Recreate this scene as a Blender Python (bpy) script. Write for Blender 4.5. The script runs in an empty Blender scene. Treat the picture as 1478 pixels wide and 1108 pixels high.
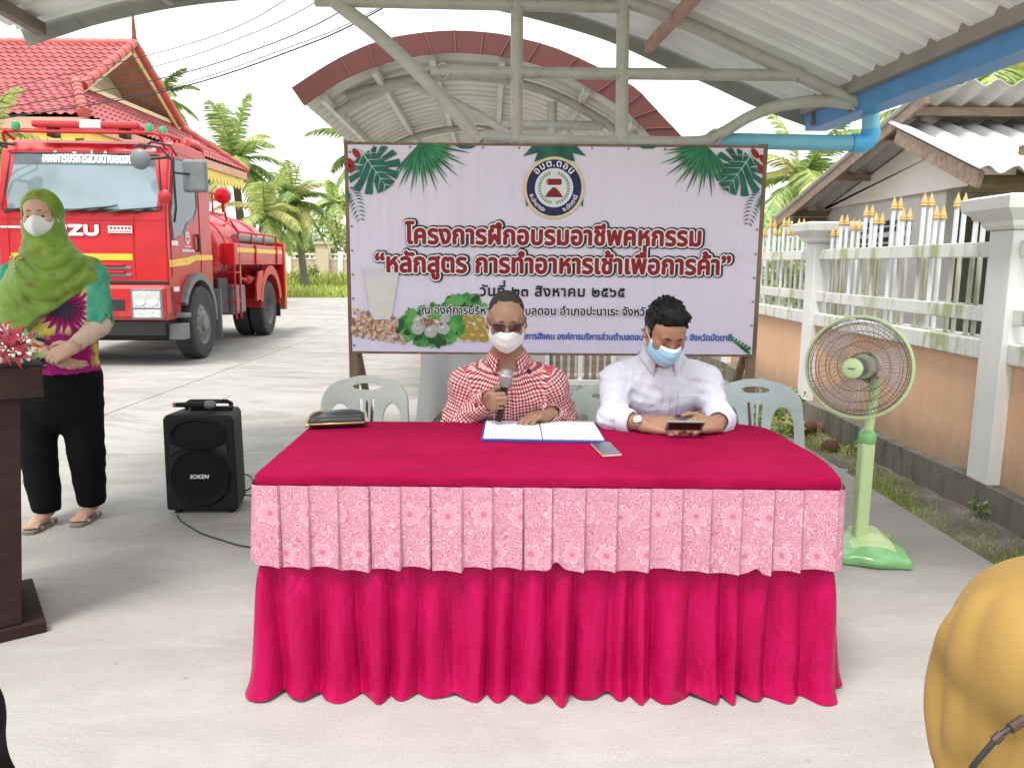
import bpy, math, random
import numpy as np
from mathutils import Vector, Matrix, geometry
S = bpy.context.scene
COL = S.collection
rad = math.radians

# ---------------------------------------------------------------- camera
PW, PH, FPX = 1478.0, 1108.0, 1110.0
CAM = Vector((0.0, 0.0, 1.35))
CROT = Matrix.Rotation(rad(90 - 8.86), 3, 'X') @ Matrix.Rotation(rad(0.5), 3, 'Z')
cd = bpy.data.cameras.new('camera')
cam = bpy.data.objects.new('camera', cd)
COL.objects.link(cam)
cam.matrix_world = Matrix.Translation(CAM) @ CROT.to_4x4()
cd.sensor_width = 36.0
cd.lens = 36.0 * FPX / PW
cd.clip_start = 0.05
cd.clip_end = 2000.0
S.camera = cam

# ---------------------------------------------------------------- sky, sun, exposure
SUN_EL, SUN_AZ = rad(66), rad(215)      # azimuth clockwise from +Y
W = bpy.data.worlds.new('World')
S.world = W
W.use_nodes = True
nt = W.node_tree
bg = nt.nodes['Background']
sky = nt.nodes.new('ShaderNodeTexSky')
sky.sky_type = 'NISHITA'
sky.sun_disc = False
sky.sun_elevation = SUN_EL
sky.sun_rotation = SUN_AZ
sky.air_density = 1.0
sky.dust_density = 6.0
sky.ozone_density = 1.0
mixw = nt.nodes.new('ShaderNodeMix')
mixw.data_type = 'RGBA'
mixw.inputs[0].default_value = 0.86          # a thin bright overcast over the blue
nt.links.new(sky.outputs[0], mixw.inputs[6])
mixw.inputs[7].default_value = (9.6, 9.9, 10.2, 1)
nt.links.new(mixw.outputs[2], bg.inputs[0])
bg.inputs[1].default_value = 0.10
ld = bpy.data.lights.new('sun', 'SUN')
ld.energy = 1.9
ld.angle = rad(17)
ld.color = (1.0, 0.965, 0.91)
sun = bpy.data.objects.new('sun', ld)
COL.objects.link(sun)
sd = Vector((math.sin(SUN_AZ) * math.cos(SUN_EL), math.cos(SUN_AZ) * math.cos(SUN_EL), math.sin(SUN_EL)))
sun.rotation_euler = (-sd).to_track_quat('-Z', 'Y').to_euler()
sun.location = sd * 50
S.view_settings.view_transform = 'Standard'
S.view_settings.look = 'None'
S.view_settings.gamma = 1.0
S.view_settings.use_curve_mapping = False
S.view_settings.exposure = 1.0

# ---------------------------------------------------------------- measuring helpers (a point of the place from a sight line and a distance)
def ray(px, py):
    return CROT @ Vector(((px - PW / 2) / FPX, -(py - PH / 2) / FPX, -1.0))
def at(px, py, Y):
    d = ray(px, py)
    return CAM + d * (Y / d.y)
def atx(px, py, X):
    d = ray(px, py)
    return CAM + d * (X / d.x)
def atz(px, py, z=0.0):
    d = ray(px, py)
    return CAM + d * ((z - CAM.z) / d.z)

# ---------------------------------------------------------------- materials
MATS = {}
def lin(r, g, b):
    f = lambda c: (c / 255 / 12.92) if c / 255 <= 0.04045 else ((c / 255 + 0.055) / 1.055) ** 2.4
    return (f(r), f(g), f(b))
def mat(name, col, rough=0.6, metal=0.0, var=0.12, vscale=6.0, bump=0.0, bscale=60.0, spec=0.5, col2=None, sheen=0.0, coat=0.0, stretch=(1, 1, 1), trans=0.0, alpha=1.0):
    if name in MATS:
        return MATS[name]
    m = bpy.data.materials.new(name)
    MATS[name] = m
    m.use_nodes = True
    n, l = m.node_tree.nodes, m.node_tree.links
    p = n['Principled BSDF']
    p.inputs['Roughness'].default_value = rough
    p.inputs['Metallic'].default_value = metal
    p.inputs['Specular IOR Level'].default_value = spec
    p.inputs['Sheen Weight'].default_value = sheen
    p.inputs['Coat Weight'].default_value = coat
    p.inputs['Transmission Weight'].default_value = trans
    p.inputs['Alpha'].default_value = alpha
    tc = n.new('ShaderNodeTexCoord')
    mp = n.new('ShaderNodeMapping')
    mp.inputs['Scale'].default_value = stretch
    l.new(tc.outputs['Object'], mp.inputs[0])
    c2 = col2 if col2 else tuple(min(1, c * (1 + var)) for c in col)
    c1 = col if col2 else tuple(c * (1 - var) for c in col)
    no = n.new('ShaderNodeTexNoise')
    no.inputs['Scale'].default_value = vscale
    no.inputs['Detail'].default_value = 5
    l.new(mp.outputs[0], no.inputs['Vector'])
    rp = n.new('ShaderNodeValToRGB')
    rp.color_ramp.elements[0].position = 0.32
    rp.color_ramp.elements[1].position = 0.68
    rp.color_ramp.elements[0].color = (*c1, 1)
    rp.color_ramp.elements[1].color = (*c2, 1)
    l.new(no.outputs[0], rp.inputs[0])
    l.new(rp.outputs[0], p.inputs['Base Color'])
    if bump:
        nb = n.new('ShaderNodeTexNoise')
        nb.inputs['Scale'].default_value = bscale
        nb.inputs['Detail'].default_value = 4
        l.new(mp.outputs[0], nb.inputs['Vector'])
        b = n.new('ShaderNodeBump')
        b.inputs['Strength'].default_value = 0.6
        b.inputs['Distance'].default_value = bump
        l.new(nb.outputs[0], b.inputs['Height'])
        l.new(b.outputs[0], p.inputs['Normal'])
    return m
class NT:
    """tiny node-graph writer for the special materials"""
    def __init__(s, name, rough=0.6, spec=0.5, **kw):
        s.m = bpy.data.materials.new(name)
        MATS[name] = s.m
        s.m.use_nodes = True
        s.n, s.l = s.m.node_tree.nodes, s.m.node_tree.links
        s.p = s.n['Principled BSDF']
        s.p.inputs['Roughness'].default_value = rough
        s.p.inputs['Specular IOR Level'].default_value = spec
        for k, v in kw.items():
            s.p.inputs[k.replace('_', ' ')].default_value = v
        s.tc = s.n.new('ShaderNodeTexCoord')
    def put(s, sock, v):
        if hasattr(v, 'is_linked'):
            s.l.new(v, sock)
        elif v is not None:
            sock.default_value = v if not (isinstance(v, tuple) and len(v) == 3 and sock.type == 'RGBA') else (*v, 1)
    def obj(s, scale=(1, 1, 1), src=None, loc=(0, 0, 0), rot=(0, 0, 0)):
        mp = s.n.new('ShaderNodeMapping')
        mp.inputs['Scale'].default_value = scale
        mp.inputs['Location'].default_value = loc
        mp.inputs['Rotation'].default_value = rot
        s.l.new(src if src else s.tc.outputs['Object'], mp.inputs[0])
        return mp.outputs[0]
    def attr(s, name):
        a = s.n.new('ShaderNodeAttribute')
        a.attribute_name = name
        return a.outputs['Vector']
    def noise(s, vec, scale, detail=4, rough=0.55, dist=0.0):
        a = s.n.new('ShaderNodeTexNoise')
        s.l.new(vec, a.inputs['Vector'])
        a.inputs['Scale'].default_value = scale
        a.inputs['Detail'].default_value = detail
        a.inputs['Roughness'].default_value = rough
        a.inputs['Distortion'].default_value = dist
        return a.outputs[0]
    def voro(s, vec, scale, feature='F1', out='Distance', rnd=1.0, dims='3D'):
        a = s.n.new('ShaderNodeTexVoronoi')
        a.voronoi_dimensions = dims
        a.feature = feature
        s.l.new(vec, a.inputs['Vector'])
        a.inputs['Scale'].default_value = scale
        a.inputs['Randomness'].default_value = rnd
        return a.outputs[out]
    def math(s, op, a, b=0.0, c=0.0, clamp=False):
        q = s.n.new('ShaderNodeMath')
        q.operation = op
        q.use_clamp = clamp
        for i, v in enumerate((a, b, c)):
            s.put(q.inputs[i], v)
        return q.outputs[0]
    def ramp(s, v, stops, interp='LINEAR'):
        r = s.n.new('ShaderNodeValToRGB')
        r.color_ramp.interpolation = interp
        e = r.color_ramp.elements
        while len(e) < len(stops):
            e.new(0.5)
        for i, (pos, c) in enumerate(stops):
            e[i].position = pos
            e[i].color = (*c, 1) if not isinstance(c, (int, float)) else (c, c, c, 1)
        s.l.new(v, r.inputs[0])
        return r.outputs[0]
    def mix(s, f, a, b, blend='MIX'):
        q = s.n.new('ShaderNodeMix')
        q.data_type = 'RGBA'
        q.blend_type = blend
        s.put(q.inputs[0], f)
        s.put(q.inputs[6], a)
        s.put(q.inputs[7], b)
        return q.outputs[2]
    def sep(s, v):
        q = s.n.new('ShaderNodeSeparateXYZ')
        s.l.new(v, q.inputs[0])
        return q.outputs
    def comb(s, x, y, z=0.0):
        q = s.n.new('ShaderNodeCombineXYZ')
        for i, v in enumerate((x, y, z)):
            s.put(q.inputs[i], v)
        return q.outputs[0]
    def bump(s, h, dist, strength=0.7):
        b = s.n.new('ShaderNodeBump')
        b.inputs['Strength'].default_value = strength
        b.inputs['Distance'].default_value = dist
        s.l.new(h, b.inputs['Height'])
        s.l.new(b.outputs[0], s.p.inputs['Normal'])
    def color(s, c):
        s.put(s.p.inputs['Base Color'], c)
        return s.m

# ---------------------------------------------------------------- objects
def tag(o, label=None, cat=None, group=None, kind=None):
    if label: o['label'] = label
    if cat: o['category'] = cat
    if group: o['group'] = group
    if kind: o['kind'] = kind
    return o
def thing(name, label, cat, loc=(0, 0, 0), rz=0.0, group=None):
    o = bpy.data.objects.new(name, None)
    COL.objects.link(o)
    o.location = loc
    o.rotation_euler = (0, 0, rz)
    return tag(o, label, cat, group)
def copy_tree(o, parent=None):
    c = o.copy()
    COL.objects.link(c)
    c.parent = parent
    for ch in list(o.children):
        copy_tree(ch, c)
    return c
def link_mesh(name, me, parent=None):
    o = bpy.data.objects.new(name, me)
    COL.objects.link(o)
    if parent is not None:
        o.parent = parent
    return o
class MB:
    """collects shapes and links them as ONE mesh object"""
    def __init__(s):
        s.v, s.f, s.m, s.cur = [], [], [], 0
    def mi(s, i):
        s.cur = i
        return s
    def raw(s, vs, fs):
        b = len(s.v)
        s.v.extend(tuple(v) for v in vs)
        for f in fs:
            s.f.append(tuple(b + i for i in f))
            s.m.append(s.cur)
        return s
    def box(s, c, size, R=None):
        hx, hy, hz = size[0] / 2, size[1] / 2, size[2] / 2
        vs = [Vector((x * hx, y * hy, z * hz)) for z in (-1, 1) for y in (-1, 1) for x in (-1, 1)]
        if R is not None:
            vs = [R @ v for v in vs]
        vs = [v + Vector(c) for v in vs]
        return s.raw(vs, [(0, 2, 3, 1), (4, 5, 7, 6), (0, 1, 5, 4), (2, 6, 7, 3), (0, 4, 6, 2), (1, 3, 7, 5)])
    def bar(s, a, b, w, h, up=(0, 0, 1)):
        a, b = Vector(a), Vector(b)
        d = (b - a)
        L = d.length
        y = d.normalized()
        x = y.cross(Vector(up))
        if x.length < 1e-5:
            x = Vector((1, 0, 0))
        x.normalize()
        z = x.cross(y)
        R = Matrix((x, y, z)).transposed()
        return s.box((a + b) / 2, (w, L, h), R)
    def tube(s, pts, r, n=10, caps=True, closed=False):
        pts = [Vector(p) for p in pts]
        N = len(pts)
        rs = r if isinstance(r, (list, tuple)) else [r] * N
        vs, fs = [], []
        prev = None
        for i, p in enumerate(pts):
            if closed:
                d = pts[(i + 1) % N] - pts[i - 1]
            else:
                d = pts[min(i + 1, N - 1)] - pts[max(i - 1, 0)]
            d = d.normalized() if d.length > 1e-9 else Vector((0, 0, 1))
            if prev is None:
                ref = Vector((0, 0, 1)) if abs(d.z) < 0.9 else Vector((1, 0, 0))
                x = d.cross(ref).normalized()
            else:
                x = (prev - d * prev.dot(d))
                x = x.normalized() if x.length > 1e-6 else d.orthogonal().normalized()
            prev = x
            y = d.cross(x)
            for k in range(n):
                a = 2 * math.pi * k / n
                vs.append(p + (x * math.cos(a) + y * math.sin(a)) * rs[i])
        M = N if closed else N - 1
        for i in range(M):
            j = (i + 1) % N
            for k in range(n):
                k2 = (k + 1) % n
                fs.append((i * n + k, i * n + k2, j * n + k2, j * n + k))
        if caps and not closed:
            fs.append(tuple(range(n - 1, -1, -1)))
            fs.append(tuple((N - 1) * n + k for k in range(n)))
        return s.raw(vs, fs)
    def lathe(s, prof, c=(0, 0, 0), n=32, R=None, caps=True):
        """prof: list of (r, z) turned round z"""
        vs, fs = [], []
        for (r, z) in prof:
            for k in range(n):
                a = 2 * math.pi * k / n
                v = Vector((r * math.cos(a), r * math.sin(a), z))
                if R is not None:
                    v = R @ v
                vs.append(v + Vector(c))
        for i in range(len(prof) - 1):
            for k in range(n):
                k2 = (k + 1) % n
                fs.append((i * n + k, i * n + k2, (i + 1) * n + k2, (i + 1) * n + k))
        if caps:
            if prof[0][0] > 1e-6: fs.append(tuple(range(n - 1, -1, -1)))
            if prof[-1][0] > 1e-6: fs.append(tuple((len(prof) - 1) * n + k for k in range(n)))
        return s.raw(vs, fs)
    def prism(s, poly, t, frame):
        """2D polygon (u, w) extruded by t along the frame normal; frame(u, w, d) -> point"""
        n = len(poly)
        vs = [frame(u, w, 0) for u, w in poly] + [frame(u, w, t) for u, w in poly]
        fs = [tuple(range(n - 1, -1, -1)), tuple(range(n, 2 * n))] + [(i, (i + 1) % n, n + (i + 1) % n, n + i) for i in range(n)]
        return s.raw(vs, fs)
    def grid(s, nu, nv, fn, keep=None):
        """fn(i/nu, j/nv) -> point"""
        vs = [fn(i / nu, j / nv) for j in range(nv + 1) for i in range(nu + 1)]
        fs = []
        for j in range(nv):
            for i in range(nu):
                if keep is None or keep((i + .5) / nu, (j + .5) / nv):
                    a = j * (nu + 1) + i
                    fs.append((a, a + 1, a + nu + 2, a + nu + 1))
        return s.raw(vs, fs)
    def ball(s, c, r, n=12, m=8, R=None):
        r = r if isinstance(r, (tuple, list)) else (r, r, r)
        vs, fs = [], []
        for j in range(m + 1):
            t = math.pi * j / m
            for k in range(n):
                a = 2 * math.pi * k / n
                v = Vector((r[0] * math.sin(t) * math.cos(a), r[1] * math.sin(t) * math.sin(a), r[2] * math.cos(t)))
                if R is not None: v = R @ v
                vs.append(v + Vector(c))
        for j in range(m):
            for k in range(n):
                k2 = (k + 1) % n
                fs.append((j * n + k, (j + 1) * n + k, (j + 1) * n + k2, j * n + k2))
        return s.raw(vs, fs)
    def build(s, name, mats, parent=None, smooth=None, bevel=0.0, solid=0.0, seg=2, sub=0):
        me = bpy.data.meshes.new(name)
        me.from_pydata(s.v, [], s.f)
        for m in (mats if isinstance(mats, (list, tuple)) else [mats]):
            me.materials.append(m)
        if len(me.materials) > 1:
            me.polygons.foreach_set('material_index', s.m)
        me.validate()
        me.update()
        if smooth:
            if smooth is True:
                me.shade_smooth()
            else:
                me.shade_smooth()
                me.set_sharp_from_angle(angle=rad(smooth))
        o = link_mesh(name, me, parent)
        if solid:
            q = o.modifiers.new('solid', 'SOLIDIFY')
            q.thickness = solid
            q.offset = 0
        if bevel:
            q = o.modifiers.new('bevel', 'BEVEL')
            q.width = bevel
            q.segments = seg
            q.limit_method = 'ANGLE'
            q.angle_limit = rad(40)
            q.harden_normals = False
        if sub:
            q = o.modifiers.new('sub', 'SUBSURF')
            q.levels = q.render_levels = sub
        return o
def rot(ax, deg):
    return Matrix.Rotation(rad(deg), 3, ax)
def spline(pts, n=8):
    """Catmull-Rom through the points"""
    P = [Vector(p) for p in pts]
    P = [P[0] * 2 - P[1]] + P + [P[-1] * 2 - P[-2]]
    out = []
    for i in range(1, len(P) - 2):
        for k in range(n):
            t = k / n
            a, b, c, d = P[i - 1], P[i], P[i + 1], P[i + 2]
            out.append(0.5 * ((2 * b) + (c - a) * t + (2 * a - 5 * b + 4 * c - d) * t * t + (3 * b - a - 3 * c + d) * t ** 3))
    out.append(P[-2])
    return out
def lerp(a, b, t):
    return a + (b - a) * t

# ---------------------------------------------------------------- flat shapes: triangulated outlines (nonzero winding)
def wind(p, loops):
    w = 0
    for L in loops:
        for i in range(len(L)):
            a, b = L[i - 1], L[i]
            if a[1] <= p[1]:
                if b[1] > p[1] and (b[0] - a[0]) * (p[1] - a[1]) - (p[0] - a[0]) * (b[1] - a[1]) > 0: w += 1
            elif b[1] <= p[1] and (b[0] - a[0]) * (p[1] - a[1]) - (p[0] - a[0]) * (b[1] - a[1]) < 0: w -= 1
    return w
def fill(loops):
    """loops of 2D points -> (verts, tris); inside is nonzero winding"""
    co, ed = [], []
    for L in loops:
        b = len(co)
        co += [Vector((p[0], p[1])) for p in L]
        ed += [(b + i, b + (i + 1) % len(L)) for i in range(len(L))]
    v, e, f, *_ = geometry.delaunay_2d_cdt(co, ed, [], 0, 1e-6)
    out = []
    for t in f:
        c = (sum(v[i].x for i in t) / len(t), sum(v[i].y for i in t) / len(t))
        if wind(c, loops) != 0:
            out.append(tuple(t))
    return [(p.x, p.y) for p in v], out
GLYPH = {}
def _splines(body):
    c = bpy.data.curves.new('lettering', 'FONT')
    c.body = body
    c.size = 1.0
    c.resolution_u = 4
    o = bpy.data.objects.new('lettering', c)
    COL.objects.link(o)
    bpy.context.view_layer.update()
    dg = bpy.context.evaluated_depsgraph_get()
    cu = o.evaluated_get(dg).to_curve(dg)
    loops = []
    for sp in cu.splines:
        pts = sp.bezier_points
        L = []
        n = len(pts)
        for i in range(n):
            a, b = pts[i], pts[(i + 1) % n]
            seg = geometry.interpolate_bezier(a.co, a.handle_right, b.handle_left, b.co, 6)
            q = [(p.x, p.y) for p in seg[:-1]]
            if abs((a.handle_right - a.co).cross(b.co - a.co).length) < 1e-7 and abs((b.handle_left - b.co).cross(b.co - a.co).length) < 1e-7:
                q = q[:1]
            L += q
        M = []
        for p in L:
            if not M or (abs(p[0] - M[-1][0]) + abs(p[1] - M[-1][1])) > 1e-5: M.append(p)
        if len(M) > 2: loops.append(M)
    w = o.evaluated_get(dg).dimensions.x
    o.evaluated_get(dg).to_curve_clear()
    bpy.data.objects.remove(o)
    bpy.data.curves.remove(c)
    return loops
def glyph(ch):
    if ch not in GLYPH:
        bar = _splines('|')
        bx = min(p[0] for L in bar for p in L)
        two = _splines(ch + '|')
        adv = max(min(p[0] for p in L) for L in two) - bx if ch != ' ' else 0.30
        lp = _splines(ch) if ch.strip() else []
        v, t = fill(lp) if lp else ([], [])
        GLYPH[ch] = (v, t, max(adv, 0.0))
    return GLYPH[ch]
UPPER = '\u0e31\u0e34\u0e35\u0e36\u0e37\u0e4d\u0e47'
TONE = '\u0e48\u0e49\u0e4a\u0e4b\u0e4c'
COMB = UPPER + TONE + '\u0e38\u0e39\u0e3a'
def typeset(text, track=0.0):
    """list of (glyph, x, dy), total width at size 1"""
    out, x, prev = [], 0.0, ''
    for ch in text:
        g = glyph(ch)
        dy = 0.0
        if ch in TONE:
            dy = 0.20 if (prev in UPPER and prev) else -0.0
        if ch in COMB:
            out.append((g, x, dy))
        else:
            out.append((g, x, dy))
            x += g[2] + track
        prev = ch
    return out, x
def lettering(mb, text, place, width=None, size=None, spread=((0, 0),), d0=0.0, dd=0.00012, stretch=1.0, align='c', track=0.0):
    """writes text; place(u, w, depth) -> point. u starts at 0 (centre/left by align)"""
    ts, tot = typeset(text, track)
    sz = size if size else width / tot
    sx = sz if size is None or width is None else width / tot
    off = {'c': -tot / 2, 'l': 0.0, 'r': -tot}[align]
    for k, (ex, ey) in enumerate(spread):
        for (v, t, a), x, dy in ts:
            if t:
                mb.raw([place((p[0] + x + off) * sx + ex, (p[1] + dy) * sz * stretch + ey, d0 + dd * k) for p in v], t)
    return sz
def ring_offsets(r, n=10):
    return [(r * math.cos(2 * math.pi * k / n), r * math.sin(2 * math.pi * k / n)) for k in range(n)]

# ---------------------------------------------------------------- smooth bodies: blended solids turned into one skin
class Field:
    def __init__(s, lo, hi, h):
        s.lo, s.h = np.array(lo, float), h
        n = np.ceil((np.array(hi, float) - s.lo) / h).astype(int) + 1
        s.g = np.full(n, 0.08, np.float32)
        s.ax = [(s.lo[i] + h * np.arange(n[i])).astype(np.float32) for i in range(3)]
    def blk(s, lo, hi):
        sl = []
        for i in range(3):
            a = int(max(0, math.floor((lo[i] - s.lo[i]) / s.h)))
            b = int(min(s.g.shape[i], math.ceil((hi[i] - s.lo[i]) / s.h) + 1))
            if b <= a: return None
            sl.append(slice(a, b))
        return tuple(sl), s.ax[0][sl[0]][:, None, None], s.ax[1][sl[1]][None, :, None], s.ax[2][sl[2]][None, None, :]
    def put(s, sl, d, k, op):
        g = s.g[sl]
        if op == 'u':
            if k > 0:
                h = np.maximum(k - np.abs(g - d), 0) / k
                s.g[sl] = np.minimum(g, d) - h * h * (k * 0.25)
            else:
                s.g[sl] = np.minimum(g, d)
        elif op == 's':
            d = -d
            if k > 0:
                h = np.maximum(k - np.abs(g - d), 0) / k
                s.g[sl] = np.maximum(g, d) + h * h * (k * 0.25)
            else:
                s.g[sl] = np.maximum(g, d)
        elif op == 'i':
            s.g[sl] = np.maximum(g, d)
    def cone(s, a, b, ra, rb, k=0.01, op='u', flat=None, mod=None):
        """round cone; flat=(axis, factor) squeezes the section along the axis"""
        a, b = np.array(a, float), np.array(b, float)
        m = max(ra, rb) * (max(1, flat[1]) if flat else 1) + 2 * k + 0.02
        q = s.blk(np.minimum(a, b) - m, np.maximum(a, b) + m)
        if q is None: return s
        sl, X, Y, Z = q
        X, Y, Z = X - a[0], Y - a[1], Z - a[2]
        ba = b - a
        L = float(ba @ ba) + 1e-12
        t = np.clip((X * ba[0] + Y * ba[1] + Z * ba[2]) / L, 0, 1)
        X, Y, Z = X - t * ba[0], Y - t * ba[1], Z - t * ba[2]
        if flat:
            ax = np.array(flat[0], float)
            ax /= np.linalg.norm(ax)
            c = X * ax[0] + Y * ax[1] + Z * ax[2]
            c2 = c * (1 / flat[1] - 1)
            X, Y, Z = X + c2 * ax[0], Y + c2 * ax[1], Z + c2 * ax[2]
        d = np.sqrt(X * X + Y * Y + Z * Z) - (ra + (rb - ra) * t)
        if flat and flat[1] < 1:
            d = d * (0.5 + 0.5 * flat[1])
        if mod is not None: d = d + mod(t)
        s.put(sl, d.astype(np.float32), k, op)
        return s
    def chain(s, pts, rs, k=0.01, op='u', flat=None):
        for i in range(len(pts) - 1):
            s.cone(pts[i], pts[i + 1], rs[i], rs[i + 1], k, op, flat)
        return s
    def ell(s, c, r, k=0.01, op='u', R=None):
        c, r = np.array(c, float), np.array(r, float)
        m = max(r) + 2 * k + 0.02
        q = s.blk(c - m, c + m)
        if q is None: return s
        sl, X, Y, Z = q
        X, Y, Z = X - c[0], Y - c[1], Z - c[2]
        if R is not None:
            R = np.array(R)
            X, Y, Z = (R[0][0] * X + R[1][0] * Y + R[2][0] * Z, R[0][1] * X + R[1][1] * Y + R[2][1] * Z, R[0][2] * X + R[1][2] * Y + R[2][2] * Z)
        X, Y, Z = X / r[0], Y / r[1], Z / r[2]
        k0 = np.sqrt(X * X + Y * Y + Z * Z)
        k1 = np.sqrt((X / r[0]) ** 2 + (Y / r[1]) ** 2 + (Z / r[2]) ** 2) + 1e-9
        s.put(sl, (k0 * (k0 - 1) / k1).astype(np.float32), k, op)
        return s
    def box(s, c, half, r=0.01, k=0.01, op='u', R=None):
        c, hf = np.array(c, float), np.array(half, float)
        m = float(np.linalg.norm(hf)) + 2 * k + 0.02
        q = s.blk(c - m, c + m)
        if q is None: return s
        sl, X, Y, Z = q
        X, Y, Z = X - c[0], Y - c[1], Z - c[2]
        if R is not None:
            R = np.array(R)
            X, Y, Z = (R[0][0] * X + R[1][0] * Y + R[2][0] * Z, R[0][1] * X + R[1][1] * Y + R[2][1] * Z, R[0][2] * X + R[1][2] * Y + R[2][2] * Z)
        X, Y, Z = np.abs(X) - hf[0] + r, np.abs(Y) - hf[1] + r, np.abs(Z) - hf[2] + r
        d = np.sqrt(np.maximum(X, 0) ** 2 + np.maximum(Y, 0) ** 2 + np.maximum(Z, 0) ** 2) + np.minimum(np.maximum(np.maximum(X, Y), Z), 0) - r
        s.put(sl, d.astype(np.float32), k, op)
        return s
    def plane(s, p, n):
        """keeps the side the normal points away from"""
        n = np.array(n, float)
        n /= np.linalg.norm(n)
        d = (s.ax[0][:, None, None] - p[0]) * n[0] + (s.ax[1][None, :, None] - p[1]) * n[1] + (s.ax[2][None, None, :] - p[2]) * n[2]
        s.g = np.maximum(s.g, d.astype(np.float32))
        return s
    def disp(s, fn, band=0.05):
        """adds fn(x, y, z) where the field is near its surface"""
        i = np.nonzero(np.abs(s.g) < band)
        s.g[i] += fn(s.ax[0][i[0]], s.ax[1][i[1]], s.ax[2][i[2]]).astype(np.float32)
        return s
    def mesh(s):
        g, h = s.g, s.h
        ins = g < 0
        n = np.array(g.shape)
        act = np.zeros(n - 1, bool)
        c0 = ins[:-1, :-1, :-1]
        for dx in (0, 1):
            for dy in (0, 1):
                for dz in (0, 1):
                    if dx + dy + dz:
                        act |= ins[dx:n[0] - 1 + dx, dy:n[1] - 1 + dy, dz:n[2] - 1 + dz] != c0
        idx = np.argwhere(act)
        vid = np.full(n - 1, -1, np.int64)
        vid[tuple(idx.T)] = np.arange(len(idx))
        acc = np.zeros((len(idx), 3))
        cnt = np.zeros(len(idx))
        cor = [(a, b, c) for a in (0, 1) for b in (0, 1) for c in (0, 1)]
        val = {c: g[idx[:, 0] + c[0], idx[:, 1] + c[1], idx[:, 2] + c[2]] for c in cor}
        for c in cor:
            for a in range(3):
                if c[a] == 0:
                    e = list(c)
                    e[a] = 1
                    va, vb = val[c], val[tuple(e)]
                    m = (va < 0) != (vb < 0)
                    t = va[m] / (va[m] - vb[m])
                    q = np.tile(np.array(c, float), (m.sum(), 1))
                    q[:, a] += t
                    acc[m] += q
                    cnt[m] += 1
        V = s.lo + h * (idx + acc / cnt[:, None])
        F = []
        for a in range(3):
            b, c = (a + 1) % 3, (a + 2) % 3
            A = np.moveaxis(ins, (a, b, c), (0, 1, 2))
            VI = np.moveaxis(vid, (a, b, c), (0, 1, 2))
            ch = A[:-1, 1:-1, 1:-1] != A[1:, 1:-1, 1:-1]
            i, j, k = np.nonzero(ch)
            fl = A[i, j + 1, k + 1]
            q = np.stack([VI[i, j, k], VI[i, j + 1, k], VI[i, j + 1, k + 1], VI[i, j, k + 1]], 1)
            q[~fl] = q[~fl][:, ::-1]
            F.append(q)
        F = np.concatenate(F)
        F = F[(F >= 0).all(1)]
        return V, F
    def build(s, name, mats, parent=None, pick=None, uv=None, relax=1):
        V, F = s.mesh()
        for _ in range(relax):
            acc = np.zeros_like(V)
            cn = np.zeros(len(V))
            for a, b in ((0, 1), (1, 2), (2, 3), (3, 0)):
                np.add.at(acc, F[:, a], V[F[:, b]])
                np.add.at(acc, F[:, b], V[F[:, a]])
                np.add.at(cn, F[:, a], 1)
                np.add.at(cn, F[:, b], 1)
            V = V * 0.5 + 0.5 * acc / np.maximum(cn, 1)[:, None]
        me = bpy.data.meshes.new(name)
        me.vertices.add(len(V))
        me.vertices.foreach_set('co', V.astype(np.float32).ravel())
        me.loops.add(len(F) * 4)
        me.loops.foreach_set('vertex_index', F.astype(np.int32).ravel())
        me.polygons.add(len(F))
        me.polygons.foreach_set('loop_start', np.arange(0, len(F) * 4, 4, dtype=np.int32))
        for m in (mats if isinstance(mats, (list, tuple)) else [mats]):
            me.materials.append(m)
        if pick is not None:
            c = V[F].mean(1)
            me.polygons.foreach_set('material_index', pick(c).astype(np.int32))
        me.update(calc_edges=True)
        if uv is not None:
            a = me.attributes.new('cloth', 'FLOAT_VECTOR', 'POINT')
            a.data.foreach_set('vector', uv(V).astype(np.float32).ravel())
        me.shade_smooth()
        return link_mesh(name, me, parent)
def folds(seed, n=5, freq=30.0, amp=0.003, dirn=None, warp=1.6, ridge=False):
    """a sum of warped waves: cloth folds"""
    r = np.random.RandomState(seed)
    K = []
    for i in range(n):
        d = r.normal(size=3)
        if dirn is not None: d = d * 0.35 + np.array(dirn)
        d /= np.linalg.norm(d)
        K.append((d * freq * r.uniform(0.6, 1.5), r.uniform(0, 6.28), r.normal(size=3) * freq * 0.45, r.uniform(0, 6.28)))
    def fn(x, y, z):
        o = 0
        for k, p, k2, p2 in K:
            w = np.sin(k2[0] * x + k2[1] * y + k2[2] * z + p2)
            q = np.sin(k[0] * x + k[1] * y + k[2] * z + p + warp * w)
            if ridge: q = 2.2 * np.sqrt(q * q + .012) - 1.3
            o = o + q * (0.6 + 0.4 * w)
        return o * (amp / n ** 0.5)
    return fn
RNG = random.Random(7)
R90 = rot('X', 90)
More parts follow.
